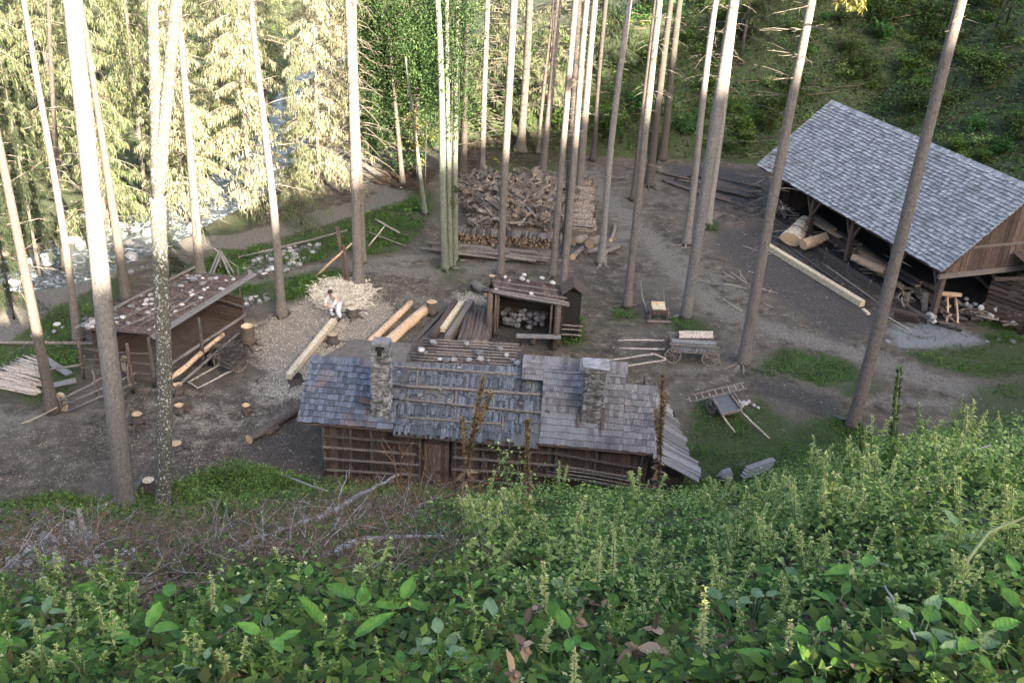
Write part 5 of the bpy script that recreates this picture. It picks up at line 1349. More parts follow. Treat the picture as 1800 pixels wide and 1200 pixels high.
# ------------------------------------------------------------------ central shed, hut and bench
f0, f1, k0, k1 = P(852, 513, 2.1), P(996, 538, 2.1), P(864, 487, 1.85), P(985, 503, 1.85)
CS = thing('small_shed', 'small open log shed in the centre with a flat roof carrying white stones', 'shed', (f0.x, f0.y, 0))
def csr(s, t, dz=0): return f0.lerp(f1, s).lerp(k0.lerp(k1, s), t) + Vc((0, 0, dz)) - CS.location
mb = MB()
for i in range(26):
    s0, s1 = i / 26, (i + .95) / 26; z = RNG.uniform(0, .04)
    slab(mb, [csr(s0, .05, z), csr(s1, .05, z), csr(s1, RNG.uniform(.98, 1.06), z), csr(s0, 1.03, z)], .04)
mb.build('roof', M['bark_roof'], CS)
for t, z, r in ((.0, .06, .07), (.06, -.04, .06), (.30, .1, .035), (.62, .1, .03), (.97, .1, .04), (.03, .14, .05)):
    mb = MB(); irr_pole(mb, csr(-.04, t, z), csr(1.03, t, z), r, bend=.003); mb.build('roof_pole', M['pole'], CS)
for s, t, r, m in ((.07, .05, .13, 'bark_log'), (.14, .06, .06, 'plank_red'), (.17, .08, .05, 'pole_dark'), (.91, .05, .14, 'bark_log'), (.83, .07, .05, 'plank_red'), (.05, .95, .08, 'pole_dark'), (.95, .95, .08, 'pole_dark')):
    q = csr(s, t); mb = MB(); mb.tube([(q.x, q.y, -.05), (q.x, q.y, .25), (q.x, q.y, 1.0), (q.x, q.y, q.z)], [r * 1.4, r * 1.1, r, r * .95], 10, 0, 0); mb.build('post', M[m], CS)
mb = MB()
for j in range(11):
    a, b_ = csr(.04, .95), csr(.96, .95); mb.beam((a.x, a.y, .1 + j * .18), (b_.x, b_.y, .1 + j * .18), .04, .17)
    a, b_ = csr(.03, .12), csr(.03, .92); mb.beam((a.x, a.y, .1 + j * .18), (b_.x, b_.y, .1 + j * .18), .04, .17)
    a, b_ = csr(.97, .12), csr(.97, .92); mb.beam((a.x, a.y, .1 + j * .18), (b_.x, b_.y, .1 + j * .18), .04, .17)
mb.build('wall', M['plank_brown'], CS)
mb = MB(); c = csr(.5, .55)
for k in range(40): mb.stone((c.x + RNG.uniform(-.9, .9), c.y + RNG.uniform(-.25, .3), RNG.uniform(.2, .9)), RNG.uniform(.1, .2))
mb.build('hearth', M['stone_dark'], CS)
for (u, v) in ((888, 484), (895, 490), (918, 487), (921, 480), (928, 491), (953, 485), (971, 494), (872, 507), (877, 511), (866, 510), (902, 515), (934, 513), (938, 519), (985, 527)):
    rest_stone(P(u, v + 3, 2.12), RNG.uniform(.09, .15), M['stone_pale'], 'white stone on the flat roof of the small central shed', 'stones on the central shed roof', .8)
p = P(864, 505, 2.05); mb = MB(); mb.tube([(0, 0, 0), (0, 0, .55)], .14, 12, 0, 1); o = mb.build('log_block', [M['bark_log'], M['end']]); o.location = p; tag(o, 'upright log block standing on the left corner of the central shed roof', 'log')
HU = thing('plank_hut', 'narrow dark plank booth with a little gable roof right of the central shed', 'hut', P(1000, 590))
hw, hd = .35, .42; mb = MB()
for i in range(5):
    mb.box((-hw + .07 + i * .145, -hd, 1.15), (.135, .03, 2.3)); mb.box((-hw + .07 + i * .145, hd, 1.15), (.135, .03, 2.3))
    mb.box((-hw, -hd + .09 + i * .165, 1.15), (.03, .155, 2.3)); mb.box((hw, -hd + .09 + i * .165, 1.15), (.03, .155, 2.3))
mb.build('wall', M['dark'], HU); mb = MB()
slab(mb, [Vc((-.5, -.58, 2.25)), Vc((0, -.58, 2.65)), Vc((0, .58, 2.65)), Vc((-.5, .58, 2.25))], .04); slab(mb, [Vc((0, -.58, 2.65)), Vc((.5, -.58, 2.25)), Vc((.5, .58, 2.25)), Vc((0, .58, 2.65))], .04); mb.build('roof', M['plank_brown'], HU)
for k in range(3):
    mb = MB(); irr_pole(mb, (-.5, -.6, .35 + .22 * k), (.5, -.62, .37 + .22 * k), .05); mb.build('rail', M['pole'], HU)
BN = thing('plank_bench', 'rough grey plank bench on log legs in front of the central shed', 'bench', P(948, 612))
mb = MB(); a, b_ = P(908, 590, .62) - BN.location, P(986, 592, .62) - BN.location; mb.beam(a, b_, .3, .06); mb.build('seat', M['plank_grey'], BN)
for (u, r, m) in ((914, .04, 'plank_red'), (972, .16, 'bark_log')):
    q = P(u, 615) - BN.location; mb = MB(); mb.tube([(q.x, q.y + .1, 0), (q.x, q.y + .15, .58)], [r * 1.3, r], 9, 0, 0); mb.build('leg', M[m], BN)
stump(937, 604, .14, .4, 'small round stool stump under the plank bench', 0, hollow=False, dark=True, cap='end_grey')

# ------------------------------------------------------------------ things in and around the barn
def rough_block(name, label, p0, p1, w, h, mat, cat='log', taper=.7, group=None):
    p0 = Vc(p0); p1 = Vc(p1); mb = MB(); n = 12; k = 7; d = p1 - p0; x, y, z = frame(d); vs = []
    for i in range(k):
        t = i / (k - 1); f = (1 + (taper - 1) * t) * (1 if 0 < i < k - 1 else .9)
        for j in range(n):
            a = j / n * 6.283; rr = f * RNG.uniform(.88, 1.1); vs.append(d * t + x * math.cos(a) * w * rr + y * math.sin(a) * h * rr)
    fs = [(i * n + j, i * n + (j + 1) % n, (i + 1) * n + (j + 1) % n, (i + 1) * n + j) for i in range(k - 1) for j in range(n)] + [tuple(range(n))[::-1], tuple((k - 1) * n + j for j in range(n))]
    mb.add(vs, fs, [0] * ((k - 1) * n) + [1, 1]); o = mb.build(name, [M[mat], M['end']]); o.location = p0; return tag(o, label, cat, group)
M['stump_pale'] = mat_wood('stump_pale', ((.30, .19, .10), (.55, .45, .33), (.70, .64, .55)), (3, 3, 3), .9, 1.1, ns=3)
rough_block('root_block', 'big pale flared tree butt tied with ropes at the far corner of the barn', P(1390, 421, .45), P(1416, 384, .9), .66, .42, 'stump_pale', taper=.45)
rough_block('root_block', 'yellow-brown hewn trunk piece lying right of the pale flared butt', P(1412, 430, .5), P(1452, 416, .7), .34, .32, 'peeled', taper=.8)
mb = MB()
for s in (.25, .6):
    c = P(1392, 420, .5).lerp(P(1418, 380, 1.1), s) - P(1392, 420, .5); x, y, z = frame(P(1418, 380, 1.1) - P(1392, 420, .5)); f = 1 - .45 * s
    mb.tube([c + x * math.cos(a) * .68 * f + y * math.sin(a) * .56 * f for a in np.linspace(0, 6.283, 15)], .03, 5, 0)
o = mb.build('lashing', M['pole_dark']); o.location = P(1392, 420, .5); tag(o, 'dark rope lashings round the pale flared tree butt', 'rope')
rough_block('hewn_log', 'reddish squared log lying under the middle of the barn roof', P(1500, 452, .9), P(1556, 478, .9), .26, .22, 'peeled', taper=.9)
FB = thing('rail_fence', 'low pole railing along the open front of the barn', 'fence', P(1500, 510))
for u, v in ((1446, 463), (1485, 492), (1524, 522), (1545, 533)):
    q = P(u, v) - FB.location; mb = MB(); irr_pole(mb, q, q + Vc((0, 0, .95)), .04); mb.build('post', M['pole_dark'], FB)
for z in (.85, .5):
    mb = MB(); irr_pole(mb, P(1443, 461, z) - FB.location, P(1555, 540, z) - FB.location, .035, bend=.003, seg=7); mb.build('rail', M['pole'], FB)
for k in range(3):
    p0 = P(1572, 545 + 5 * k, .55 - .2 * k); mb = MB(); mb.beam((0, 0, 0), P(1615, 556 + 5 * k, .55 - .2 * k) - p0, .1, .16); o = mb.build('plank', M['plank_brown']); o.location = p0; tag(o, 'brown plank on edge closing the barn front right of the rightmost big trunk', 'plank', 'planks closing the barn front')
for k in range(16):
    p = P(1585 + RNG.uniform(-10, 14), 527 + RNG.uniform(-8, 8), RNG.uniform(.3, .7)); o = bpy.data.objects.new('firewood', fwm[k % 8]); COL.objects.link(o); o.location = p; o.rotation_euler = (RNG.uniform(0, 6), RNG.uniform(-1, 1), RNG.uniform(0, 6)); o.scale = (.45,) * 3
    tag(o, 'small kindling stick in the little heap inside the barn front', 'kindling', 'kindling heap in the barn')
TR = thing('log_trestle', 'heavy orange and brown sawing trestle standing at the near corner of the barn', 'trestle', P(1672, 572))
mb = MB(); irr_pole(mb, P(1645, 565, .15) - TR.location, P(1692, 578, .15) - TR.location, .17, n=9); mb.build('base_log', M['pole_dark'], TR)
mb = MB(); irr_pole(mb, P(1652, 552, .12) - TR.location, P(1700, 562, .12) - TR.location, .14, n=9); mb.build('base_log', M['pole_dark'], TR)
for u in (1664, 1684):
    q = P(u, 568, .2) - TR.location; e = P(u + (2 if u < 1670 else -6), 515, 1.1) - TR.location; mb = MB(); irr_pole(mb, q, e, .055); mb.build('leg', M['peeled'], TR)
    q = P(u - 6, 545, .1) - TR.location; mb = MB(); irr_pole(mb, q, e, .055); mb.build('leg', M['peeled'], TR)
mb = MB(); mb.beam(P(1655, 516, 1.15) - TR.location, P(1690, 518, 1.15) - TR.location, .18, .14); mb.build('top_block', M['peeled'], TR)
log_thing('upright_log', 'grey upright log leaning at the near corner post of the barn', 'log', P(1623, 553, 0), P(1628, 515, 1.1), .16, 'pole', 'end_grey')
log_thing('pole', 'short grey pole on the gravel left of the sawing trestle', 'pole', P(1606, 565, .05), P(1642, 557, .05), .05, 'pole')
for k in range(32):
    u = 1694 + RNG.uniform(0, 100); f = (u - 1694) / 100; v = 515 + 30 * f + RNG.uniform(-5, 5) + (12 if k % 3 == 0 else 0)
    if k < 10: u, v = 1640 + RNG.uniform(-8, 8), 540 + RNG.uniform(-18, 14)
    p = P(u, v + 12, RNG.uniform(.1, .75)); rest_stone(p, RNG.uniform(.09, .2), M['stone_pale'], 'whitish stone in the rubble wall heaped at the near end of the barn', 'rubble stones by the barn end', .8)
for k in range(80):
    u = 1690 + RNG.uniform(0, 100); f = (u - 1690) / 100; v = 545 + 22 * f + RNG.uniform(-10, 8)
    o = bpy.data.objects.new('firewood', fwm[k % 8]); COL.objects.link(o); o.location = P(u, v, RNG.uniform(.1, .5)); o.rotation_euler = (RNG.uniform(0, 6), RNG.uniform(-.4, .4), RNG.uniform(-1.2, .4)); o.scale = (RNG.uniform(.6, 1.05),) * 3
    tag(o, 'rust-brown split log in the small woodpile right of the sawing trestle', 'firewood', 'small woodpile at the barn end')
for k in range(14):
    q = P(1788, 500, 1.4); o = log_thing('thin_pole', 'stick in the fan of pale sticks under the side roof at the right edge', 'stick', P(1772 + k * 1.5, 522, .9), P(1790 + k * 3, 478, 1.7), .025, 'fresh', 'end', 'fan of sticks at the right edge', 5)
log_thing('beam', 'grey beam slanting down across the barn end', 'beam', P(1700, 470, .9), P(1775, 540, .25), .12, 'pole_dark', 'end_grey', n=4)
for (u, v, r) in ((1296, 706, .15), (1308, 709, .17), (1316, 706, .12), (1325, 712, .12), (1332, 716, .09), (1304, 714, .1)):
    g = P(u, v, .08); rest_stone(g, r, M['stone_pale'], 'pale field stone in the group on the turf right of the flat barrow', 'stones by the flat barrow', .7)
for k in range(4):
    p0 = P(1304 + 3 * k, 838 - 5 * k, .35 + .05 * k); mb = MB(); mb.beam((0, 0, 0), P(1352 + 3 * k, 822 - 5 * k, .5 + .05 * k) - p0, .24, .04); o = mb.build('plank', M['plank_grey']); o.location = p0
    tag(o, 'grey plank in the small slanted stack half hidden by the slope plants', 'plank', 'grey planks below the right slope')
g = P(1275, 835, .2); rest_stone(g, .38, M['stone'], 'big grey boulder beside the slanted grey planks', None)

# stores under the barn roof: boards, beams and split wood along the open front
for k in range(15):
    x = 3.2 + (k % 5) * 2.35 + RNG.uniform(-.3, .3); y = 1.5 + .35 * (k // 5) + RNG.uniform(-.1, .1); z = .28 + .17 * (k // 5) + RNG.uniform(0, .2); L = RNG.uniform(1.6, 3.0)
    p0 = BL(x, y, z); p1 = BL(x + L, y + RNG.uniform(-.2, .2), z + RNG.uniform(-.05, .15)); mb = MB(); mb.beam((0, 0, 0), p1 - p0, RNG.uniform(.2, .34), RNG.uniform(.05, .2), 0, cap=1); o = mb.build('stored_timber', [M[RNG.choice(('plank_brown', 'pole', 'pole_dark', 'peeled', 'plank_red'))], M['end']]); o.location = p0
    tag(o, 'board or beam in the jumble of timber stored under the barn roof', 'timber', 'timber stored in the barn')
for k in range(60):
    x = RNG.uniform(1.2, LB + .3); y = RNG.uniform(.75, 1.6); o = bpy.data.objects.new('firewood', fwm[k % 8]); COL.objects.link(o); o.location = BL(x, y, .3 + RNG.uniform(0, .35)); o.rotation_euler = (RNG.uniform(0, 6), RNG.uniform(-.6, .6), RNG.uniform(0, 6)); o.scale = (RNG.uniform(.4, .9),) * 3
    tag(o, 'split log lying in the clutter along the open front of the barn', 'firewood', 'split logs along the barn front')
mb = MB()
for k in range(500):
    x = RNG.uniform(-1.5, LB + 1); y = RNG.uniform(-1.6, 1.4); p = BL(x, y, .04 + (.22 if y > .6 else 0)); a = RNG.uniform(0, 6.28); d = Vc((math.cos(a), math.sin(a), RNG.uniform(0, .3))) * RNG.uniform(.08, .35); mb.tube([p - d, p + d], [.02, .012], 3, 0)
tag(mb.build('twig_litter', M['pole']), 'splinters and sticks littering the ground along the barn front', 'twig litter', kind='stuff')
for k in range(26):
    u, v = RNG.uniform(1290, 1400), RNG.uniform(360, 560)
    if u > 1340 + (v - 430) * 1.6: continue
    p = P(u, v, .05); a = RNG.uniform(0, 3.1)
    log_thing('dead_branch', 'bare stick lying on the black ground around the leaning trunk', 'branch', p, p + Vc((math.cos(a), math.sin(a), .1)) * RNG.uniform(.4, 1.3), .018, 'twig_pale', 'end_grey', 'sticks on the black ground', 4, .06)
mb = MB()
for k in range(2600):
    u, v = RNG.uniform(-20, 1820), RNG.uniform(300, 880); g = P(u, v)
    if H0(g.x, g.y) > .02: continue
    if k % 2: mb.stone(Vc((g.x, g.y, HT(g.x, g.y))), RNG.uniform(.015, .05))
    else:
        a = RNG.uniform(0, 6.28); d = Vc((math.cos(a), math.sin(a), RNG.uniform(0, .2))) * RNG.uniform(.05, .22); p = Vc((g.x, g.y, HT(g.x, g.y) + .015)); mb.tube([p - d, p + d], [.008, .006], 3, 1)
tag(mb.build('pebbles', [M['stone_pale'], M['pole']]), 'small pebbles and twigs strewn over the whole yard', 'pebbles', kind='stuff')

# ------------------------------------------------------------------ stones and rubble by the road
def in_px(poly):
    while True:
        u = RNG.uniform(min(p[0] for p in poly), max(p[0] for p in poly)); v = RNG.uniform(min(p[1] for p in poly), max(p[1] for p in poly))
        if pip(poly, np.array([u]), np.array([v]))[0]: return u, v
STRIP = [(425, 468), (470, 440), (520, 428), (565, 430), (555, 450), (500, 478), (430, 485)]
STRIP2 = [(365, 548), (375, 530), (440, 515), (480, 515), (480, 525), (400, 560)]
prs = []
for k in range(6):
    mb = MB(); mb.stone((0, 0, 0), 1.0, sq=.7); o = mb.build('stone', M['stone_pale'] if k % 2 else M['stone']); prs.append(o.data); bpy.data.objects.remove(o)
def put_stone(p, r, label, group, k=None):
    o = bpy.data.objects.new('stone', prs[RNG.randrange(6) if k is None else k]); COL.objects.link(o); o.location = p; o.scale = (r, r, r * RNG.uniform(.7, 1.1)); o.rotation_euler = (0, 0, RNG.uniform(0, 6.28)); return tag(o, label, 'stone', group)
for k in range(60):
    u, v = in_px(STRIP); put_stone(P(u, v, .05), RNG.uniform(.08, .2), 'grey-white stone in the stony strip between road and turf left of the sturdy trunk', 'stones of the stony strip')
for k in range(25):
    u, v = in_px(STRIP2); put_stone(P(u, v, .05), RNG.uniform(.07, .16), 'pale stone in the line of rubble beyond the far posts of the left shed', 'rubble beyond the left shed')
mb = MB()
for k in range(900):
    u, v = in_px(STRIP if k < 650 else STRIP2); p = P(u, v, .02); mb.stone(p, RNG.uniform(.03, .09))
tag(mb.build('rubble', M['stone']), 'small grey rubble filling the stony strips by the road', 'rubble', kind='stuff')
for k in range(50):
    t = RNG.random(); i = RNG.randint(1, len(RIVER) - 4); a, b_ = P(*RIVER[i]), P(*RIVER[i + 1]); d = (b_ - a).normalized(); n = Vc((-d.y, d.x, 0))
    p = a.lerp(b_, t) + n * RNG.gauss(0, 1.7); p.z = -.1; put_stone(p, RNG.uniform(.18, .5), 'pale boulder in the white water of the river beyond the road', 'boulders in the river')
for (u, v) in ((100, 570), (110, 575), (95, 582), (150, 560), (130, 578), (60, 590), (250, 470), (230, 478), (705, 330), (690, 300), (1700, 590), (1735, 600), (1755, 596), (1780, 600), (1560, 600)):
    put_stone(P(u, v, .05), RNG.uniform(.08, .18), 'single pale stone lying in the grass at the edge of the yard', 'scattered stones at the yard edges')
# wood chips
def chips_area(name, n, polys, lab, mat, zb=.02, lo=.04, hi=.14, heap=None):
    C = []
    w = [len(p) for p in polys]
    for k in range(n):
        u, v = in_px(polys[k % len(polys)]); g = P(u, v); C.append((g.x + RNG.gauss(0, .15), g.y + RNG.gauss(0, .15), HT(g.x, g.y) + zb + (heap(u, v) if heap else 0) + RNG.uniform(0, .05)))
    C = np.array(C); V, F = leaf_arrays(C, rand_dirs(n, -.25, .35), NR.uniform(lo, hi, n), NR.uniform(.35, .7, n) * lo * 1.1, 0, .02)
    o = link_mesh(name, npmesh(name, V, F, M[mat])); return tag(o, lab, 'wood chips', kind='stuff')
M['chip'] = mat_wood('chip', ((.40, .33, .23), (.62, .54, .41), (.78, .71, .58)), (3, 3, 3), .7, 1.2)
hp = lambda u, v: .2 * math.exp(-(((u - 600) / 45) ** 2 + ((v - 520) / 22) ** 2))
chips_area('wood_chips', 6500, [CHIPS[0], [(500, 660), (470, 700), (530, 700), (600, 600), (620, 560), (570, 560)]], 'pale hewing chips covering the ground round the long beam and worker', 'chip')
chips_area('wood_chips', 2600, [[(545, 510), (570, 492), (640, 492), (655, 515), (640, 545), (560, 545)]], 'heap of long pale splinters behind the worker', 'chip', .02, .12, .4, hp)
chips_area('wood_chips', 2500, [[(220, 700), (430, 660), (560, 690), (520, 780), (300, 830), (150, 760)], [(620, 480), (760, 500), (760, 620), (640, 600)]], 'sparse chips trodden into the dirt yard', 'chip', .01, .03, .08)
chips_area('wood_chips', 500, [[(810, 516), (856, 518), (852, 532), (800, 532)]], 'small spread of sawdust chips left of the central shed', 'chip')
chips_area('wood_chips', 1300, [[(1240, 400), (1340, 410), (1480, 540), (1440, 600), (1260, 460)], [(1080, 560), (1300, 520), (1500, 640), (1300, 740), (1100, 700)], [(0, 740), (500, 780), (400, 840), (0, 870)]], 'scattered light chips and gravel bits on the open yard', 'chip', .01, .03, .09)

# ------------------------------------------------------------------ the worker
def mat_cloth(name, c): return mat_flat(name, c, .9, .95, 1.05, 20)
SKIN = mat_flat('skin', (.48, .29, .21), .6, 1, 1, 3); SHIRT = mat_cloth('shirt', (.60, .52, .50)); TROUS = mat_cloth('trousers', (.62, .63, .70)); SHOE = mat_cloth('shoe', (.02, .02, .022)); HAIR = mat_cloth('hair', (.03, .02, .015))
def skinned(name, verts, edges, radii, mat, parent, root=0):
    me = bpy.data.meshes.new(name); me.from_pydata([tuple(v) for v in verts], edges, []); me.materials.append(mat)
    o = bpy.data.objects.new(name, me); COL.objects.link(o); o.parent = parent
    sk = o.modifiers.new('skin', 'SKIN'); sk.use_smooth_shade = True
    for i, r in enumerate(radii):
        rr = r if isinstance(r, tuple) else (r, r); me.skin_vertices[0].data[i].radius = rr
    me.skin_vertices[0].data[root].use_root = True
    su = o.modifiers.new('sub', 'SUBSURF'); su.levels = 1; su.render_levels = 2; return o
pp = P(590, 562); PE = thing('person', 'person in loose white clothes bending over the far end of the long hewn beam', 'person', pp, math.radians(-28))
# faces -Y (towards the camera); stooped over the beam
hip, che, nec, hd_ = Vc((0, .12, .82)), Vc((0, -.12, 1.17)), Vc((0, -.25, 1.30)), Vc((0, -.34, 1.42))
bodyv = [hip, Vc((0, .02, 1.0)), che, nec, Vc((0, -.29, 1.345)), hd_, Vc((0, -.375, 1.50)),
  Vc((-.19, -.14, 1.19)), Vc((-.27, -.30, .98)), Vc((-.17, -.50, .86)), Vc((-.13, -.56, .83)),
  Vc((.19, -.14, 1.19)), Vc((.26, -.33, .99)), Vc((.14, -.54, .90)), Vc((.10, -.60, .87)),
  Vc((-.10, .12, .78)), Vc((-.17, -.06, .47)), Vc((-.19, .05, .12)), Vc((-.19, .02, .06)), Vc((-.20, -.14, .05)),
  Vc((.10, .12, .78)), Vc((.17, -.04, .47)), Vc((.20, .08, .12)), Vc((.20, .05, .06)), Vc((.23, -.10, .05))]
ed = [(0, 1), (1, 2), (2, 3), (3, 4), (4, 5), (5, 6), (2, 7), (7, 8), (8, 9), (9, 10), (2, 11), (11, 12), (12, 13), (13, 14), (0, 15), (15, 16), (16, 17), (17, 18), (18, 19), (0, 20), (20, 21), (21, 22), (22, 23), (23, 24)]
ra = [(.15, .12), (.14, .11), (.16, .12), .06, .055, (.085, .10), .07, .065, .05, .04, .03, .065, .05, .04, .03, .10, .07, .05, .04, .03, .10, .07, .05, .04, .03]
skinned('body', bodyv, ed, ra, SKIN, PE)
skinned('shirt', [hip + Vc((0, 0, .02)), bodyv[1], che, nec + Vc((0, .03, -.03)), bodyv[7], bodyv[8], bodyv[8].lerp(bodyv[9], .6), bodyv[11], bodyv[12], bodyv[12].lerp(bodyv[13], .6)],
        [(0, 1), (1, 2), (2, 3), (2, 4), (4, 5), (5, 6), (2, 7), (7, 8), (8, 9)], [(.18, .15), (.17, .14), (.19, .15), .07, .085, .07, .06, .085, .07, .06], SHIRT, PE)
skinned('trousers', [hip, bodyv[15], bodyv[16], bodyv[17] + Vc((0, 0, .04)), bodyv[20], bodyv[21], bodyv[22] + Vc((0, 0, .04))], [(0, 1), (1, 2), (2, 3), (0, 4), (4, 5), (5, 6)], [(.18, .15), .135, .11, .095, .135, .11, .095], TROUS, PE)
for s, a, b_ in ((-1, 18, 19), (1, 23, 24)):
    mb = MB(); f = bodyv[a]; t_ = bodyv[b_]; mb.tube([f + Vc((0, .06, -.0)), f + Vc((0, 0, .02)), f.lerp(t_, .6), t_ + Vc((0, -.04, -.01))], [.045, .062, .055, .035], 9, 0, 0); mb.build('shoe', SHOE, PE)
mb = MB()
for v in ICO[0]: pass
hc = hd_ + Vc((0, .015, .045))
ring = []
for i in range(7):
    th = i / 6 * 1.75
    for j in range(12):
        a = j / 12 * 6.283; ring.append(hc + Vc((math.sin(th) * math.cos(a) * .108, math.sin(th) * math.sin(a) * .118 + .012, math.cos(th) * .115)))
mb.add(ring, [(i * 12 + j, i * 12 + (j + 1) % 12, (i + 1) * 12 + (j + 1) % 12, (i + 1) * 12 + j) for i in range(6) for j in range(12)], 0, True); mb.build('hair', HAIR, PE)
for s, hx in ((-1, bodyv[10]), (1, bodyv[14])):   # five curled fingers round the haft
    for k in range(5):
        L = (.035, .045, .05, .045, .036)[k]; o_ = hx + Vc((.018 * (k - 2), -.01, 0))
        if k == 0: o_ = hx + Vc((-s * .03, .03, .01))
        mb = MB(); mb.tube([o_, o_ + Vc((0, -L * .7, -.005)), o_ + Vc((0, -L, -.03)), o_ + Vc((0, -L * .6, -.05))], [.009, .009, .008, .006], 6, 0, 0); mb.build('finger', SKIN, PE)
mb = MB(); R_ = Matrix.Rotation(math.radians(-28), 3, 'Z'); h0 = Vc((-.24, -.62, .84)); h1 = Vc((.42, -.60, .90)); mb.tube([h0, h1], .018, 7, 0, 0); mb.build('x', M['pole'])
ax_o = bpy.data.objects[-1] if False else None
for o in list(COL.objects):
    if o.name == 'x': bpy.data.objects.remove(o)
AX = thing('axe', 'broad axe held by the bending worker above the beam', 'axe', pp, math.radians(-28))
mb = MB(); mb.tube([h0, h1], .018, 7, 0, 0); mb.build('haft', M['pole'], AX)
mb = MB(); mb.hexa([h1 + Vc(p) for p in ((-.04, -.02, .03), (.05, -.02, .03), (.05, .02, .03), (-.04, .02, .03), (-.03, -.02, -.03), (.05, -.02, -.03), (.05, .02, -.03), (-.03, .02, -.03))])
mb.hexa([h1 + Vc(p) for p in ((-.11, -.004, -.20), (.09, -.004, -.20), (.09, .004, -.20), (-.11, .004, -.20), (-.03, -.018, -.03), (.05, -.018, -.03), (.05, .018, -.03), (-.03, .018, -.03))]); mb.build('blade', M['iron'], AX)
# ------------------------------------------------------------------ vegetation
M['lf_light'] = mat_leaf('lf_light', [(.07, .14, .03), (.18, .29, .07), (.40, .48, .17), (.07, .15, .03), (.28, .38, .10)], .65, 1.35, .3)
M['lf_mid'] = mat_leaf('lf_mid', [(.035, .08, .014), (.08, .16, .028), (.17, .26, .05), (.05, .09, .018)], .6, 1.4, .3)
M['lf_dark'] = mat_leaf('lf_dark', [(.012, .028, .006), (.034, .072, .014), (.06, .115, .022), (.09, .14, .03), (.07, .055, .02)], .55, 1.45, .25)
M['lf_flower'] = mat_leaf('lf_flower', [(.46, .50, .20), (.60, .60, .30), (.38, .46, .14)], .8, 1.2, .4)
M['lf_dry'] = mat_leaf('lf_dry', [(.20, .13, .08), (.36, .27, .18), (.13, .08, .05), (.28, .19, .12)], .7, 1.3, .3, .8)
M['stem_green'] = mat_flat('stem_green', (.12, .15, .06), .7)
M['grass'] = mat_leaf('grass', [(.030, .075, .014), (.05, .115, .02), (.08, .16, .032), (.045, .09, .018), (.11, .14, .045)], .6, 1.4, .3)
M['twig'] = mat_wood('twig', ((.045, .03, .018), (.11, .075, .045), (.25, .19, .125)), (4, 4, 4), .5, 1.5)
M['twig_red'] = mat_wood('twig_red', ((.075, .038, .018), (.18, .095, .045), (.32, .19, .10)), (4, 4, 4), .7, 1.3)
M['twig_grey'] = mat_wood('twig_grey', ((.16, .15, .14), (.32, .30, .28), (.52, .50, .47)), (4, 4, 4), .8, 1.2)

def hts(x, y):
    i = np.clip(np.searchsorted(gx, x) - 1, 0, nx - 2); j = np.clip(np.searchsorted(gy, y) - 1, 0, ny - 2)
    fx = (x - gx[i]) / (gx[i + 1] - gx[i]); fy = (y - gy[j]) / (gy[j + 1] - gy[j])
    return (Z[j, i] * (1 - fx) + Z[j, i + 1] * fx) * (1 - fy) + (Z[j + 1, i] * (1 - fx) + Z[j + 1, i + 1] * fx) * fy
def lump(x, y, s, seed):
    return vnoise(x, y, s, seed)
def in_view(x, y, z, lo=-80, hi=1880, top=-200, bot=1330):
    dx, dy, dz = x, y, z - CAMH
    w = dx * CW.x + dy * CW.y + dz * CW.z
    u = 900 + FPX * (dx * CR.x + dy * CR.y + dz * CR.z) / w; v = 600 - FPX * (dx * CU.x + dy * CU.y + dz * CU.z) / w
    return u, v, w
# --- near slope undergrowth
def slope_pts(n, r0, r1, azl=-.62, azh=.62, p=1.0):
    r = r0 * (r1 / r0) ** NR.random(n) if p == 1 else NR.uniform(r0, r1, n); a = NR.uniform(azl, azh, n)
    x, y = r * np.sin(a), r * np.cos(a); return x, y
def brushy(u, v):
    """where the brush pile lies rather than green growth (spots of the slope)"""
    b = np.exp(-(((u - 300) / 430) ** 2 + ((v - 985) / 60) ** 2)) + .9 * np.exp(-(((u - 700) / 150) ** 2 + ((v - 900) / 60) ** 2))
    return np.clip(b * 1.25, 0, 1)
def under(name, n, mat, r0, r1, szk, hmax, label, keep, droop=.2, wr=.55, zlo=-.25, zhi=.75):
    x, y = slope_pts(n, r0, r1); z0 = H0(x, y); ok = z0 > .12; x, y, z0 = x[ok], y[ok], z0[ok]
    u, v, w = in_view(x, y, z0); pr_ = keep(u, v, x, y); ok = NR.random(len(x)) < pr_; x, y, z0 = x[ok], y[ok], z0[ok]
    z = hts(x, y); L_ = lump(x, y, .55, 4) * .6 + lump(x, y, 1.7, 8) * .4
    hh = hmax * np.clip(.42 + L_ * 2.0, .04, 1.5); r = np.hypot(x, y)
    hh = hh * np.clip(r / 9, .45, 1)
    z = z + NR.random(len(x)) ** .6 * hh
    sz = szk * NR.uniform(.55, 1.4, len(x)) * np.clip(.8 + r * .012, .8, 1.2)
    V, F = leaf_arrays(np.stack([x, y, z], 1), rand_dirs(len(x), zlo, zhi), sz, sz * wr, droop, .12)
    return tag(link_mesh(name, npmesh(name, V, F, M[mat])), label, 'undergrowth', kind='stuff')
def green(u, v, x, y): return (1 - .92 * np.clip(brushy(u, v) * np.clip(.62 + 3.0 * vnoise(x, y, .7, 13), 0, 1.1), 0, 1)) * np.clip(.75 + 2.6 * vnoise(x, y, .9, 41), .12, 1)
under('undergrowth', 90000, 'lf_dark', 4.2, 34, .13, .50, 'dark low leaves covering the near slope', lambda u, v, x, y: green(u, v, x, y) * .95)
under('undergrowth', 70000, 'lf_mid', 4.2, 34, .095, .70, 'mid green leaves of the near slope', lambda u, v, x, y: green(u, v, x, y) * np.where(np.hypot(x, y) < 9, .38, 1) * np.clip(.25 + .6 * (lump(x, y, .5, 21) + .5), 0, 1))
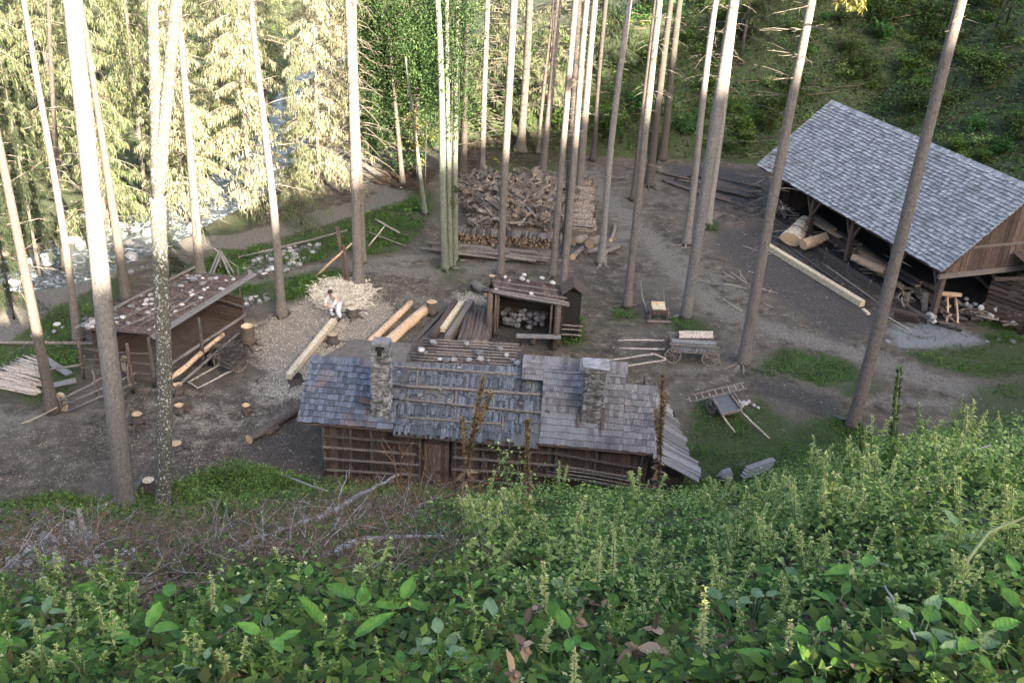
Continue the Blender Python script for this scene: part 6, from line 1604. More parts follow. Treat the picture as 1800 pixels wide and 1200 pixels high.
under('undergrowth', 95000, 'lf_light', 6, 34, .066, .95, 'light yellow-green herb leaves thick on the right of the near slope', lambda u, v, x, y: green(u, v, x, y) * np.clip((u - 700) / 500, .10, 1) * np.clip((1150 - v) / 200, .15, 1), zhi=.9, zlo=0)
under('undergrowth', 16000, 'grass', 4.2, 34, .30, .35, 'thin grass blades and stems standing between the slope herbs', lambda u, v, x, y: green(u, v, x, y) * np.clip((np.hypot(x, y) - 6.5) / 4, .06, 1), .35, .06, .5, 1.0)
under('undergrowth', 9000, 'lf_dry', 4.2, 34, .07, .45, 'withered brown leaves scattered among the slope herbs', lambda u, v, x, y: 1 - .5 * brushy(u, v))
under('undergrowth', 5000, 'lf_flower', 4.2, 30, .045, .7, 'pale young tips and petals scattered over the slope herbs', lambda u, v, x, y: green(u, v, x, y) * np.clip((u - 500) / 500, .2, 1))
# turf edge of the slope at the left, by the big trunks
def px_patch(name, n, poly, mat, sz, h, label, cat, up=(.1, .9), wr=.5, zmax=None):
    X = []
    for k in range(n):
        u, v = in_px(poly); g = P(u, v); X.append((g.x + RNG.gauss(0, .12), g.y + RNG.gauss(0, .12)))
    X = np.array(X); z = hts(X[:, 0], X[:, 1]); L_ = np.clip(.5 + lump(X[:, 0], X[:, 1], .8, 5), .1, 1.3)
    C = np.stack([X[:, 0], X[:, 1], z + NR.random(n) * h * L_], 1); s = NR.uniform(.5, 1.3, n) * sz
    V, F = leaf_arrays(C, rand_dirs(n, *up), s, s * wr, .2, .1); return tag(link_mesh(name, npmesh(name, V, F, M[mat])), label, cat, kind='stuff')
TURF = [[(200, 880), (310, 845), (420, 815), (520, 835), (560, 850), (700, 862), (800, 868), (800, 905), (200, 910)], [(0, 890), (90, 868), (200, 880), (200, 905), (0, 905)]]
px_patch('undergrowth', 14000, TURF[0], 'lf_mid', .10, .45, 'low green herbs along the foot of the slope left of the cabin', 'undergrowth')
px_patch('undergrowth', 5000, TURF[0], 'lf_light', .07, .55, 'light herb tips along the foot of the slope left of the cabin', 'undergrowth')
px_patch('undergrowth', 2500, TURF[1], 'lf_mid', .10, .3, 'thin green herbs at the foot of the slope at the left edge', 'undergrowth')
# grass blades on the turf patches
def blades(name, n, poly, h, label, mat='grass', lump_s=.6):
    X = []
    for k in range(n):
        u, v = in_px(poly); g = P(u, v); X.append((g.x + RNG.gauss(0, .18), g.y + RNG.gauss(0, .18)))
    X = np.array(X); keep = (lump(X[:, 0], X[:, 1], .9, 31) + .6 * lump(X[:, 0], X[:, 1], 2.6, 12)) > -.30
    keep &= gmask('road', X[:, 0], X[:, 1]) < .6
    X = X[keep]; n = len(X); z = hts(X[:, 0], X[:, 1]); C = np.stack([X[:, 0], X[:, 1], z - .01], 1)
    D = rand_dirs(n, .35, 1); L_ = NR.uniform(.5, 1.3, n) * h * np.clip(.8 + lump(X[:, 0], X[:, 1], lump_s, 6), .5, 1.5)
    V, F = leaf_arrays(C, D, L_, L_ * .24, .25, .05); return tag(link_mesh(name, npmesh(name, V, F, M[mat])), label, 'grass', kind='stuff')
GN = [(11000, .22, 'grass left of the shed and below the river road'), (13000, .22, 'bright turf strip along the far road'), (8000, .20, 'turf between the foot path and the chip patch'), (5000, .14, 'worn turf island right of the hay wagon'),
      (5500, .14, 'worn turf below the gravel at the right'), (3000, .18, 'turf at the right edge by the slope'), (14000, .17, 'green turf round the flat barrow and rightmost trunk'), (2500, .3, 'weeds by the rubble at the right edge'),
      (350, .2, 'grass tuft at the three-stemmed clump'), (700, .35, 'weeds beside the plank hut'), (700, .22, 'grass round the thick silvery trunk'), (350, .2, 'grass tuft at the slim straight trunk'), (260, .25, 'grass tuft at the edge of the black ground')]
for (n, h, lab), poly in zip(GN, GRASS): blades('grass', n, poly, h, lab)
blades('grass', 500, [(880, 385), (950, 380), (960, 402), (890, 402)], .5, 'green weeds growing out of the firewood heap')
# sparse grass invading the dirt
blades('grass', 5000, [(760, 480), (1180, 500), (1300, 640), (1000, 640), (1000, 560), (760, 500)], .09, 'sparse short grass in the middle of the yard')
blades('grass', 3000, [(1300, 600), (1560, 640), (1800, 700), (1560, 740), (1300, 720)], .09, 'sparse short grass along the tracks at the right')
M['hill_green'] = mat_leaf('hill_green', [(.04, .11, .022), (.06, .16, .035), (.09, .20, .05), (.035, .09, .02)], .5, 1.5, .3)
# --- hill behind
def hill(name, n, x0, x1, y0, y1, sz, h, mat, label, thr=-.3, seed=2, far=False):
    x = NR.uniform(x0, x1, n); y = NR.uniform(y0, y1, n); k = H0(x, y) > (.15 if not far else -1); x, y = x[k], y[k]
    L_ = lump(x, y, .28, seed) + .5 * lump(x, y, .9, seed + 5); k = L_ > thr; x, y, L_ = x[k], y[k], L_[k]
    k = (gmask('riv', x, y) < .3) & (gmask('road', x, y) < .5); x, y, L_ = x[k], y[k], L_[k]; n = len(x)
    z = hts(x, y) + NR.random(n) * h * np.clip(.35 + L_ * 1.6, .05, 1.6); s = NR.uniform(.5, 1.4, n) * sz
    V, F = leaf_arrays(np.stack([x, y, z], 1), rand_dirs(n, -.2, .8), s, s * .6, .2, .12); return tag(link_mesh(name, npmesh(name, V, F, M[mat])), label, 'undergrowth', kind='stuff')
hill('undergrowth', 60000, -6, 48, 44, 84, .24, .7, 'lf_dark', 'dark green brambles covering the hillside behind the barn', -.35, 2)
hill('undergrowth', 42000, -6, 48, 44, 84, .20, 1.1, 'hill_green', 'brighter green growth in patches on the hillside', -.05, 15)
hill('undergrowth', 14000, -6, 48, 44, 84, .14, 1.0, 'lf_mid', 'light tips of the hillside growth', .12, 28)
hill('undergrowth', 30000, -60, -6, 52, 125, .26, .5, 'lf_mid', 'valley floor growth beyond the river', -.1, 7, True)
hill('undergrowth', 12000, -60, 0, 60, 140, .32, .8, 'leaf_yellow', 'sunlit pale growth of the far valley floor', .0, 17, True)
def bush_proto(seed, mat, r, sz, n):
    t = thing('bush', 'x', 'bush', (0, 0, -60)); rg = np.random.default_rng(seed); mb = MB(); k = 26
    tips = rg.normal(0, 1, (k, 3)) * np.array([r * .5, r * .5, r * .35]) + np.array([0, 0, r * .7])
    for q in tips: mb.tube([(0, 0, -.2), (q[0] * .4, q[1] * .4, q[2] * .6), tuple(q)], [.02, .014, .005], 4, 0)
    mb.build('stems', M['twig'], t); C = tips[rg.integers(0, k, n)] * rg.uniform(.75, 1.1, (n, 1)) + rg.normal(0, .16 * r, (n, 3)); L_ = rg.uniform(.5, 1.3, n) * sz
    V, F = leaf_arrays(C, rand_dirs(n, -.3, .7), L_, L_ * .55); link_mesh('leaves', npmesh('leaves', V, F, M[mat]), t); return t
bps = [bush_proto(1, 'lf_mid', .9, .17, 900), bush_proto(2, 'hill_green', .8, .2, 700), bush_proto(3, 'lf_dark', 1.1, .18, 1000), bush_proto(4, 'lf_light', .6, .13, 600)]
bn = 0
while bn < 130:
    u, v = RNG.uniform(990, 1840), RNG.uniform(-10, 290); g = G(u, v); k = RNG.choice((0, 1, 2, 2, 0, 3))
    if g.z < .3 or g.y > 120: continue
    bn += 1; o = dup(bps[k], g - Vc((0, 0, .1)), RNG.uniform(0, 6.28), RNG.uniform(.5, 1.3), 'leafy green bush growing among the brambles of the shaded hillside'); o['group'] = 'bushes on the hillside'
for o in bps: kill(o)
for k in range(40):
    g = G(RNG.uniform(1060, 1800), RNG.uniform(20, 270)); a = RNG.uniform(-1, 1); L = RNG.uniform(.8, 2.5)
    if g.x > 14 and g.y < 62: continue
    d = Vc((math.cos(a), math.sin(a) * .4, .15)) * L
    log_thing('dead_branch', 'dead branch lying on the green hillside', 'branch', g + Vc((0, 0, .35)), g + d + Vc((0, 0, .45)), RNG.uniform(.02, .05), 'twig', 'end_grey', 'dead branches on the hillside', 5, .05)
mb = MB()
for k in range(900):
    u, v = in_px([(800, 300), (1010, 290), (1010, 250), (930, 240), (820, 250)]); g = G(u, v); a = RNG.uniform(0, 6.28); d = Vc((math.cos(a), math.sin(a), RNG.uniform(-.1, .3))) * RNG.uniform(.2, .6)
    g = g + Vc((0, 0, .1)); mb.tube([g - d, g + d], [.02, .012], 3, 0)
for k in range(500):
    u, v = in_px([(650, 320), (700, 290), (770, 300), (740, 340)]); g = P(u, v, .1); a = RNG.uniform(0, 6.28); d = Vc((math.cos(a), math.sin(a), RNG.uniform(-.1, .4))) * RNG.uniform(.2, .6); mb.tube([g - d, g + d], [.02, .012], 3, 0)
tag(mb.build('twig_litter', M['twig']), 'litter of dead twigs on the bank behind the firewood heap', 'twig litter', kind='stuff')

# --- brush pile
def bent_twig(mb, p, d, L, r, mi=0, fork=2, n=4):
    pts = [p]; dd = d.normalized()
    for i in range(n):
        dd = (dd + Vc((RNG.gauss(0, .22), RNG.gauss(0, .22), RNG.gauss(0, .18)))).normalized(); pts.append(pts[-1] + dd * L / n)
    mb.tube(pts, [r * (1 - .75 * i / n) for i in range(n + 1)], 4, mi)
    for k in range(fork):
        i = RNG.randint(1, n - 1); e = (pts[i + 1] - pts[i]).normalized() + Vc((RNG.uniform(-1, 1), RNG.uniform(-1, 1), RNG.uniform(-.5, .8))) * .8
        bent_twig(mb, pts[i], e, L * RNG.uniform(.3, .6), r * .6, mi, fork - 1 if L > .5 else 0, 3)
mb = MB(); cntb = 0
while cntb < 3200:
    u, v = RNG.uniform(-20, 900), RNG.uniform(850, 1130)
    if RNG.random() > float(brushy(np.array(u), np.array(v))) ** 1.3: continue
    g = G(u, v); r = math.hypot(g.x, g.y); a = RNG.gauss(0, .8) + (0 if RNG.random() < .7 else 1.5); cntb += 1
    d = Vc((math.cos(a) * RNG.choice((-1, 1)), math.sin(a), RNG.uniform(-.25, .5)))
    bent_twig(mb, g + Vc((0, 0, RNG.uniform(.02, .4))), d, RNG.uniform(.2, .95), RNG.uniform(.003, .009) + r * .0001, 0 if RNG.random() < .72 else (1 if RNG.random() < .5 else 2), 1)
tag(mb.build('brushwood', [M['twig'], M['twig_red'], M['twig_grey']]), 'thick mat of brown and reddish dead brushwood lying across the left of the slope', 'brushwood', kind='stuff')
n = 16000; X = []
while len(X) < n:
    u, v = RNG.uniform(-60, 900), RNG.uniform(840, 1130)
    if RNG.random() < float(brushy(np.array(u), np.array(v))): X.append((u, v))
gg = []
for u, v in X[:2600]:
    g = G(u, v)
    for q in range(6): gg.append((g.x + RNG.gauss(0, .25), g.y + RNG.gauss(0, .25)))
gg = np.array(gg); z = hts(gg[:, 0], gg[:, 1]) + NR.random(len(gg)) * .15; s = NR.uniform(.04, .12, len(gg))
V, F = leaf_arrays(np.stack([gg[:, 0], gg[:, 1], z], 1), rand_dirs(len(gg), -.3, .5), s, s * .5, .3, .3)
tag(link_mesh('leaf_litter', npmesh('leaf_litter', V, F, M['lf_dry'])), 'curled brown leaf litter under the brushwood', 'leaf litter', kind='stuff')
def branch_px(label, pts, r, mat, h=.15, twigs=0, name='fallen_branch', lift=0, cat='branch'):
    P3 = [G(u, v) + Vc((0, 0, h + lift * i / (len(pts) - 1))) for i, (u, v) in enumerate(pts)]; o0 = P3[0]; mb = MB(); Q = []
    for i in range(len(P3) - 1):
        for k in range(3): Q.append(P3[i].lerp(P3[i + 1], k / 3) - o0 + Vc((RNG.gauss(0, r * .3), RNG.gauss(0, r * .3), RNG.gauss(0, r * .3))))
    Q.append(P3[-1] - o0); mb.tube(Q, [r * (1 - .5 * i / (len(Q) - 1)) for i in range(len(Q))], 8, 0, 0, rough=.05)
    t = mb.build(name, M[mat]); t.location = o0; tag(t, label, cat)
    if twigs:
        mb = MB()
        for k in range(twigs):
            i = RNG.randint(1, len(Q) - 1); bent_twig(mb, Q[i], Vc((RNG.uniform(-1, 1), RNG.uniform(-1, 1), RNG.uniform(-.2, 1))), RNG.uniform(.3, .9), r * .3, 0, 2)
        mb.build('twigs', M[mat], t)
    return t
branch_px('pale grey bent branch pointing up to the cabin wall below the door', [(560, 940), (610, 905), (665, 868), (700, 850), (722, 848)], .075, 'twig_grey', .35, 2)
branch_px('grey curved branch lying level below the cabin, right of the brush', [(575, 1000), (640, 975), (700, 966), (780, 968)], .05, 'twig_grey', .25, 1)
branch_px('short pale birch-like branch in the middle of the brushwood', [(418, 990), (455, 975), (492, 962)], .07, 'twig_grey', .25, 0)
branch_px('long brown stick running up through the brushwood from the big left leaves', [(200, 1102), (270, 1062), (360, 1022), (430, 985)], .022, 'twig', .2, 2)
branch_px('grey forked stick at the middle of the brushwood near the cabin side', [(490, 965), (560, 930), (590, 905)], .045, 'twig_grey', .3, 2)
branch_px('reddish branch rising to the right in front of the cabin wall', [(640, 960), (760, 905), (850, 868), (885, 855)], .04, 'twig_red', .35, 9)
branch_px('pale straight stick in the herbs left of the cabin', [(500, 858), (578, 885)], .04, 'twig_grey', .45, 0)
branch_px('dark mossy log lying at the left edge above the slope', [(-30, 905), (45, 912), (100, 920)], .14, 'bark_log', .1, 0, 'fallen_log', cat='log')
branch_px('thin straight brown stick slanting down at the left edge', [(-10, 925), (110, 970)], .018, 'twig', .4, 0)
branch_px('thin dark stick slanting across the lower left greenery', [(390, 1180), (440, 1130), (490, 1080)], .012, 'twig', .25, 0)
branch_px('thick dark stick in the leaves at the bottom centre right', [(1240, 1195), (1290, 1165), (1320, 1150)], .02, 'twig', .25, 1)
branch_px('bare grey twig in the greenery at the lower right', [(1540, 1080), (1575, 1140), (1590, 1180)], .010, 'twig_grey', .25, 0)
branch_px('short pale bent stick in the herbs at the right', [(1690, 850), (1710, 825), (1730, 820)], .03, 'twig_grey', .5, 0)
for (pts, lab) in (([(1695, 1070), (1700, 985), (1738, 935), (1810, 905)], 'thick pale green stem arching over the plants at the right edge'),):
    b0 = G(*pts[0]); Q = [Vc((0, 0, 0))] + [PY(u, v, b0.y + .15 * i) - b0 for i, (u, v) in enumerate(pts)][1:]; mb = MB(); mb.tube(Q, [.016, .015, .012, .009], 7, 0, 0); o = mb.build('plant_stem', M['stem_green']); o.location = b0; tag(o, lab, 'plant')
# orange-brown dead sapling in front of the cabin
def dead_shrub(label, ub, vb, tips, r, mat, name='dead_shrub', tw=12):
    b0 = G(ub, vb); t = thing(name, label, 'dead shrub', b0); mb = MB()
    for (u, v, dy) in tips:
        e = PY(u, v, b0.y + dy) - b0; m = e * .5 + Vc((RNG.uniform(-.2, .2), RNG.uniform(-.2, .2), -.1)); mb.tube([Vc((0, 0, 0)), m * .5 + Vc((RNG.uniform(-.08, .08), 0, 0)), m, e * .8 + Vc((RNG.uniform(-.08, .08), 0, 0)), e], [r, r * .8, r * .65, r * .4, r * .2], 6, 0)
        for k in range(tw): s = RNG.uniform(.25, .95); bent_twig(mb, e * s, e.normalized() + Vc((RNG.gauss(0, .7), RNG.gauss(0, .5), RNG.gauss(0, .4))), RNG.uniform(.25, .7), r * .35, 0, 1)
    mb.build('branches', M[mat], t)
dead_shrub('orange-brown dead sapling forking upward in front of the left cabin wall', 735, 900, [(672, 768, .3), (698, 775, .2), (748, 785, 0), (715, 812, .2), (690, 850, .5)], .035, 'twig_red', tw=3)
dead_shrub('low tangle of reddish dead stems in front of the cabin door', 800, 905, [(770, 850, 0), (830, 845, .3), (870, 830, 0), (745, 875, .3), (885, 870, 0), (800, 840, .2)], .025, 'twig_red', tw=9)
dead_shrub('tangle of red-brown stems left of the orange dead sapling', 640, 930, [(600, 880, 0), (660, 860, .3), (700, 880, 0), (570, 900, .3)], .022, 'twig_red', tw=8)
M['mullein'] = mat_leaf('mullein', [(.10, .065, .03), (.19, .13, .06), (.28, .21, .10)], .8, 1.2, .1)
def mullein(label, ub, vb, ut, vt, r, green_=False, side=(), dy=0):
    r *= .62
    b0 = G(ub, vb); t = thing('mullein_stalk', label, 'plant', b0); e = PY(ut, vt, b0.y + dy) - b0; mb = MB(); mb.tube([Vc((0, 0, 0)), e * .4 + Vc((.03, 0, 0)), e * .75, e], [r, r * .9, r * .8, r * .4], 7, 0); mb.build('stem', M['stem_green' if green_ else 'twig'], t)
    C = []; D = []
    segs = [(e * .42, e)] + [(e * s, e * s + (PY(u, v, b0.y + dy) - b0 - e * s)) for s, u, v in side]
    for a, b_ in segs:
        m = int(230 * (b_ - a).length); 
        for k in range(m):
            s = RNG.random(); rr = r * 2.0 * (1.1 - .7 * s); an = RNG.uniform(0, 6.28); C.append(a.lerp(b_, s) + Vc((math.cos(an), math.sin(an), 0)) * rr * .4); D.append((math.cos(an), math.sin(an), .8))
    L_ = NR.uniform(.04, .09, len(C)); V, F = leaf_arrays(np.array([tuple(c) for c in C]), np.array(D), L_, L_ * .6, .1, .2)
    link_mesh('seed_heads', npmesh('seed_heads', V, F, M['grass' if green_ else 'mullein']), t)
    if green_ or True:
        n = 60; C = np.array([tuple(e * RNG.uniform(0, .45)) for k in range(n)]); L_ = NR.uniform(.1, .25, n); V, F = leaf_arrays(C, rand_dirs(n, -.6, .3), L_, L_ * .35, .3, .1)
        link_mesh('leaves', npmesh('leaves', V, F, M['lf_mid' if green_ else 'lf_dry']), t)
M['lf_brown'] = M['lf_dry']
mullein('tallest brown dead mullein spike standing in front of the middle cabin roof', 800, 930, 850, 662, .045, side=((.45, 812, 735), (.5, 862, 690)))
mullein('shorter dark brown mullein spike right of the tallest one, in front of the roof eave', 925, 925, 928, 738, .04)
mullein('brown forked mullein spike at the right end of the cabin roof', 1155, 905, 1165, 655, .04, side=((.45, 1152, 720), (.6, 1172, 690)))
mullein('tall green mullein spike between the rightmost trunk and the right edge', 1560, 850, 1581, 648, .05, True)
mullein('small green-brown seed spike beside the rightmost trunk foot', 1515, 830, 1512, 745, .03, True)
# ivy-ish vine with leaves climbing by the shorter spike
px = [(880, 790), (885, 830), (915, 800), (905, 850), (940, 820), (880, 760), (900, 880), (950, 860), (890, 810), (920, 840)]
b0 = G(905, 915); C = []
t = thing('climbing_plant', 'light green leafy vine hanging in front of the cabin wall by the brown spikes', 'plant', b0); mb = MB(); prev = Vc((0, 0, 0))
for (u, v) in px:
    q = PY(u, v, b0.y + RNG.uniform(-.2, .2)) - b0; mb.tube([Vc((0, 0, 0)), q * .5 + Vc((.05, 0, .05)), q], [.012, .008, .004], 4, 0)
    for k in range(26): C.append(tuple(q * RNG.uniform(.5, 1.05) + Vc((RNG.gauss(0, .09), RNG.gauss(0, .09), RNG.gauss(0, .12)))))
mb.build('stems', M['twig'], t); C = np.array(C); L_ = NR.uniform(.05, .1, len(C)); V, F = leaf_arrays(C, rand_dirs(len(C), -.6, .4), L_, L_ * .7); link_mesh('leaves', npmesh('leaves', V, F, M['lf_light']), t)

# --- shattered white stump and chunks in the brush
sp0 = G(145, 985); t = thing('splintered_stump', 'shattered stump of upright silvery splinters in the brushwood at the left', 'stump', sp0)
for k, (u, vt, w) in enumerate(((127, 925, .10), (133, 940, .08), (140, 905, .07), (146, 935, .12), (152, 950, .10), (158, 945, .10), (165, 955, .08), (172, 950, .07))):
    e = PY(u, vt, sp0.y + RNG.uniform(-.1, .1)) - sp0; f = Vc((e.x * .75, RNG.uniform(-.1, .1), -.1)); mb = MB(); mb.beam(f, e + Vc((0, 0, .12)), w * 1.5, .04, up=Vc((0, 1, 0)), taper=.5); mb.build('splinter', M['twig_grey'], t)
for k, (u, v) in enumerate(((60, 990), (75, 1000), (95, 985), (100, 1010), (40, 1005), (88, 965), (105, 970), (20, 1010), (215, 1015), (230, 995), (170, 1010))):
    g = G(u, v); mb = MB(); mb.box((0, 0, .08), (RNG.uniform(.15, .3), RNG.uniform(.12, .2), RNG.uniform(.1, .25)), RNG.uniform(0, 3), jit=.05); o = mb.build('wood_chunk', M['twig_grey']); o.location = g + Vc((0, 0, .1)); o.rotation_euler = (RNG.uniform(-.5, .5), RNG.uniform(-.5, .5), 0)
    tag(o, 'broken chunk of bleached wood in the brush left of the shattered stump', 'wood chunk', 'bleached wood chunks in the brush')

# --- individual plants: herbs with pale spikes, broad-leaved plants
def herb_proto(h, nl, spike, ls, seed, mat, fl):
    NRs = np.random.default_rng(seed); t = thing('flowering_herb', 'x', 'plant', (0, 0, -60)); mb = MB(); ns = 3; C = []; D = []; L_ = []; C2 = []; D2 = []; rg = random.Random(seed)
    for s in range(ns):
        a = rg.uniform(0, 6.28); tip = Vc((math.cos(a) * h * .25, math.sin(a) * h * .25, h * rg.uniform(.75, 1.05))); mid = tip * .5 + Vc((0, 0, .06)); base = Vc((math.cos(a) * .03, math.sin(a) * .03, -.05)); mb.tube([base, mid, tip], [.008, .006, .003], 5, 0)
        for k in range(nl):
            f = (k + .5) / nl; p = base.lerp(mid, f * 2) if f < .5 else mid.lerp(tip, f * 2 - 1)
            for side in (0, math.pi):
                an = k * 1.57 + side + rg.uniform(-.3, .3); C.append(p); D.append((math.cos(an), math.sin(an), rg.uniform(0, .5))); L_.append(ls * (1.15 - .75 * f) * rg.uniform(.8, 1.2))
        for k in range(spike):
            f = 1 - .42 * rg.random(); p = mid.lerp(tip, f * 2 - 1); an = rg.uniform(0, 6.28); C2.append(p); D2.append((math.cos(an), math.sin(an), .7))
    mb.build('stem', M['stem_green'], t)
    L_ = np.array(L_); V, F = leaf_arrays(np.array([tuple(c) for c in C]), np.array(D), L_, L_ * .42, .25, .12); link_mesh('leaves', npmesh('leaves', V, F, M[mat]), t)
    for q in range(ns):
        c_ = np.array([tuple(c) for c in C2[q * spike:(q + 1) * spike]]); l2 = NRs.uniform(.018, .04, spike); V, F = leaf_arrays(c_, np.array(D2[q * spike:(q + 1) * spike]), l2, l2 * .6, .1, .2); link_mesh('flower_head', npmesh('flower_head', V, F, M[fl]), t)
    return t
hp_ = [herb_proto(.75, 12, 60, .13, 1, 'lf_light', 'lf_flower'), herb_proto(.95, 15, 80, .12, 2, 'lf_light', 'lf_flower'), herb_proto(.6, 9, 45, .15, 3, 'lf_mid', 'lf_light'), herb_proto(.85, 14, 40, .14, 4, 'lf_mid', 'lf_flower')]
def spot_ok(u, v): return float(brushy(np.array(u), np.array(v))) < .45
cnt = 0; tries = 0
HL = ['bushy light-green herb with pale flower spikes on the right half of the near slope', 'dark-leaved herb with pale tips in the lower left of the near slope']
while cnt < 270 and tries < 5000:
    tries += 1; u = RNG.uniform(-20, 1830); v = 760 + 480 * RNG.random() ** .8
    if u < 780 and v < 1040: continue
    if v < 890 and u < 1230: continue
    if u < 780 and v < 1045: continue
    g = G(u, v)
    if g.z < .25 or not spot_ok(u, v): continue
    k = RNG.choice((0, 1, 1, 3)) if u > 800 and v < 1120 else RNG.choice((0, 2, 2, 3)); r = math.hypot(g.x, g.y)
    dup(hp_[k], g - Vc((0, 0, .03)), RNG.uniform(0, 6.28), RNG.uniform(.6, 1.15) * (r / 9 if r < 9 else min(1.6, .9 + r / 30)), HL[0] if u > 780 else HL[1])['group'] = 'herbs of the near slope, right' if u > 780 else 'herbs of the near slope, lower left'
    cnt += 1
for u, v in ((310, 858), (345, 850), (380, 842), (430, 838), (470, 845), (530, 862), (500, 850), (560, 872), (620, 878), (680, 880), (350, 880), (430, 880), (250, 890), (50, 900), (120, 900), (160, 897)):
    g = G(u, v); o = dup(hp_[RNG.choice((0, 2))], g, RNG.uniform(0, 6), RNG.uniform(.6, .9), 'green herb in the fringe at the foot of the slope left of the cabin'); o['group'] = 'herbs at the foot of the slope'
for o in hp_: kill(o)
def big_leaf(mb, base, d, L, W, mi=0, n=7, curl=.25):
    """a broad leaf with a midrib fold, wavy edge and drooping tip"""
    d = d.normalized(); s = d.cross(Vc((0, 0, 1))).normalized(); up = s.cross(d); vs = []
    for i in range(n + 1):
        t = i / n; w = W * math.sin(math.pi * min(1, (t * .95 + .05) ** .72)) ** .9 * (RNG.uniform(.9, 1.1) if i < n else .02); c = base + d * L * t - Vc((0, 0, 1)) * curl * L * t * t
        for k, q in ((-1, 1.0), (-.5, .5), (0, 0), (.5, .5), (1, 1.0)):
            vs.append(c + s * w * .5 * k * (1 + (RNG.uniform(-.06, .06) if abs(k) == 1 else 0)) + up * (W * .16 * q + RNG.uniform(-.01, .01) * W * 2 * q + (.03 * W if (i % 2 and k) else 0)))
    mb.add(vs, [(i * 5 + j, i * 5 + j + 1, (i + 1) * 5 + j + 1, (i + 1) * 5 + j) for i in range(n) for j in range(4)], mi, True)
def broad_plant(label, u, v, nl, L, wr, mat, zlo=.0, zhi=.7, h=.15, group=None, name='broad_leaf_plant'):
    g = G(u, v); t = thing(name, label, 'plant', g, 0, group); mb = MB(); st = MB(); a0 = RNG.uniform(0, 6.28)
    for k in range(nl):
        a = a0 + k * 2.4; z = RNG.uniform(zlo, zhi); d = Vc((math.cos(a), math.sin(a), z)); b_ = Vc((math.cos(a) * .03, math.sin(a) * .03, h * (k + 1) / nl)); ll = L * RNG.uniform(.7, 1.1)
        e = b_ + d * ll * .25; st.tube([Vc((0, 0, -.05)), b_, e], [.008, .006, .004], 4, 0); big_leaf(mb, e, d - Vc((0, 0, .15)), ll, ll * wr)
    st.build('stem', M['stem_green'], t); mb.build('leaves', M[mat], t); return t
def mat_bigleaf(name, c1, c2):
    m, nt, b = newmat(name); f = noise_n(nt, coords(nt), 12, 4); c = spread(nt, ramp(nt, f, [(.3, c1), (.7, c2)]), .8, 1.3)
    w = nt.nodes.new('ShaderNodeTexWave'); w.inputs['Scale'].default_value = 14; w.inputs['Distortion'].default_value = 2; nt.links.new(coords(nt), w.inputs['Vector'])
    nt.links.new(c, b.inputs['Base Color']); b.inputs['Roughness'].default_value = .6; b.inputs['Specular IOR Level'].default_value = .2; b.inputs['Subsurface Weight'].default_value = 0
    bump(nt, b, mth(nt, 'ADD', w.outputs['Fac'], f), .35, .008)
    out = [n for n in nt.nodes if n.type == 'OUTPUT_MATERIAL'][0]; t = nt.nodes.new('ShaderNodeBsdfTranslucent'); nt.links.new(c, t.inputs[0]); mx = nt.nodes.new('ShaderNodeMixShader'); mx.inputs[0].default_value = .3
    nt.links.new(b.outputs[0], mx.inputs[1]); nt.links.new(t.outputs[0], mx.inputs[2]); nt.links.new(mx.outputs[0], out.inputs[0]); return m
M['big_bright'] = mat_bigleaf('big_bright', (.06, .15, .025), (.13, .27, .05)); M['big_dark'] = mat_bigleaf('big_dark', (.03, .08, .012), (.08, .17, .028)); M['big_pale'] = mat_bigleaf('big_pale', (.10, .17, .08), (.19, .27, .13))
broad_plant('pair of broad bright green leaves below the brushwood at the left', 200, 1090, 5, .30, .8, 'big_bright', .3, .9, .25)
broad_plant('cluster of pointed bright green leaves, left of the bottom centre', 640, 1125, 8, .27, .5, 'big_bright', .2, .9, .3)
broad_plant('second cluster of pointed bright leaves right of the first at the bottom', 700, 1120, 8, .25, .5, 'big_bright', .2, .9, .32)
broad_plant('long upright tongue-shaped leaf plant at the bottom left of centre', 598, 1165, 4, .34, .3, 'big_bright', .8, 1.8, .2)
broad_plant('round-leaved plant near the bottom left, below the long brown stick', 300, 1120, 5, .16, .8, 'big_bright', .3, .9, .25)
broad_plant('big pale crinkled leaf in the middle right of the slope', 1140, 1050, 3, .40, .5, 'big_pale', .1, .4, .2)
broad_plant('drooping yellowish-green leaves at the bottom centre', 860, 1140, 5, .3, .45, 'big_pale', 0, .4, .2)
for k, (u, v) in enumerate(((80, 1120), (60, 1195), (260, 1170), (420, 1120), (480, 1190), (540, 1070), (770, 1180), (820, 1090), (1230, 1140), (1320, 1100), (1420, 1180), (1500, 1060), (1600, 1150), (1700, 1170), (1770, 1080), (1340, 980), (1000, 1170))):
    broad_plant('pointed-leaf plant, brighter than its neighbours, in the lower part of the near slope', u, v, 7, RNG.uniform(.16, .25), RNG.uniform(.42, .6), 'big_bright' if k % 3 else 'big_pale', .15, .9, .3, 'bright pointed-leaf plants')
cnt = 0
while cnt < 110:
    u, v = RNG.uniform(-20, 1820), RNG.uniform(930, 1230)
    if not spot_ok(u, v): continue
    g = G(u, v); r = math.hypot(g.x, g.y)
    lab, gr = (('dark broad-leaved plant among the herbs on the left half of the near slope', 'broad-leaved plants, left half') if u < 900 else ('dark broad-leaved plant among the herbs on the right half of the near slope', 'broad-leaved plants, right half'))
    broad_plant(lab, u, v, RNG.randint(4, 9), RNG.uniform(.08, .22), RNG.uniform(.3, .65), RNG.choice(('big_dark', 'big_dark', 'big_dark', 'big_bright', 'big_pale')), .0, .8, RNG.uniform(.1, .3), gr); cnt += 1
M['lf_dry_pale'] = mat_leaf('lf_dry_pale', [(.20, .13, .075), (.42, .30, .2), (.12, .08, .05)], .6, 1.4, .2, .8)
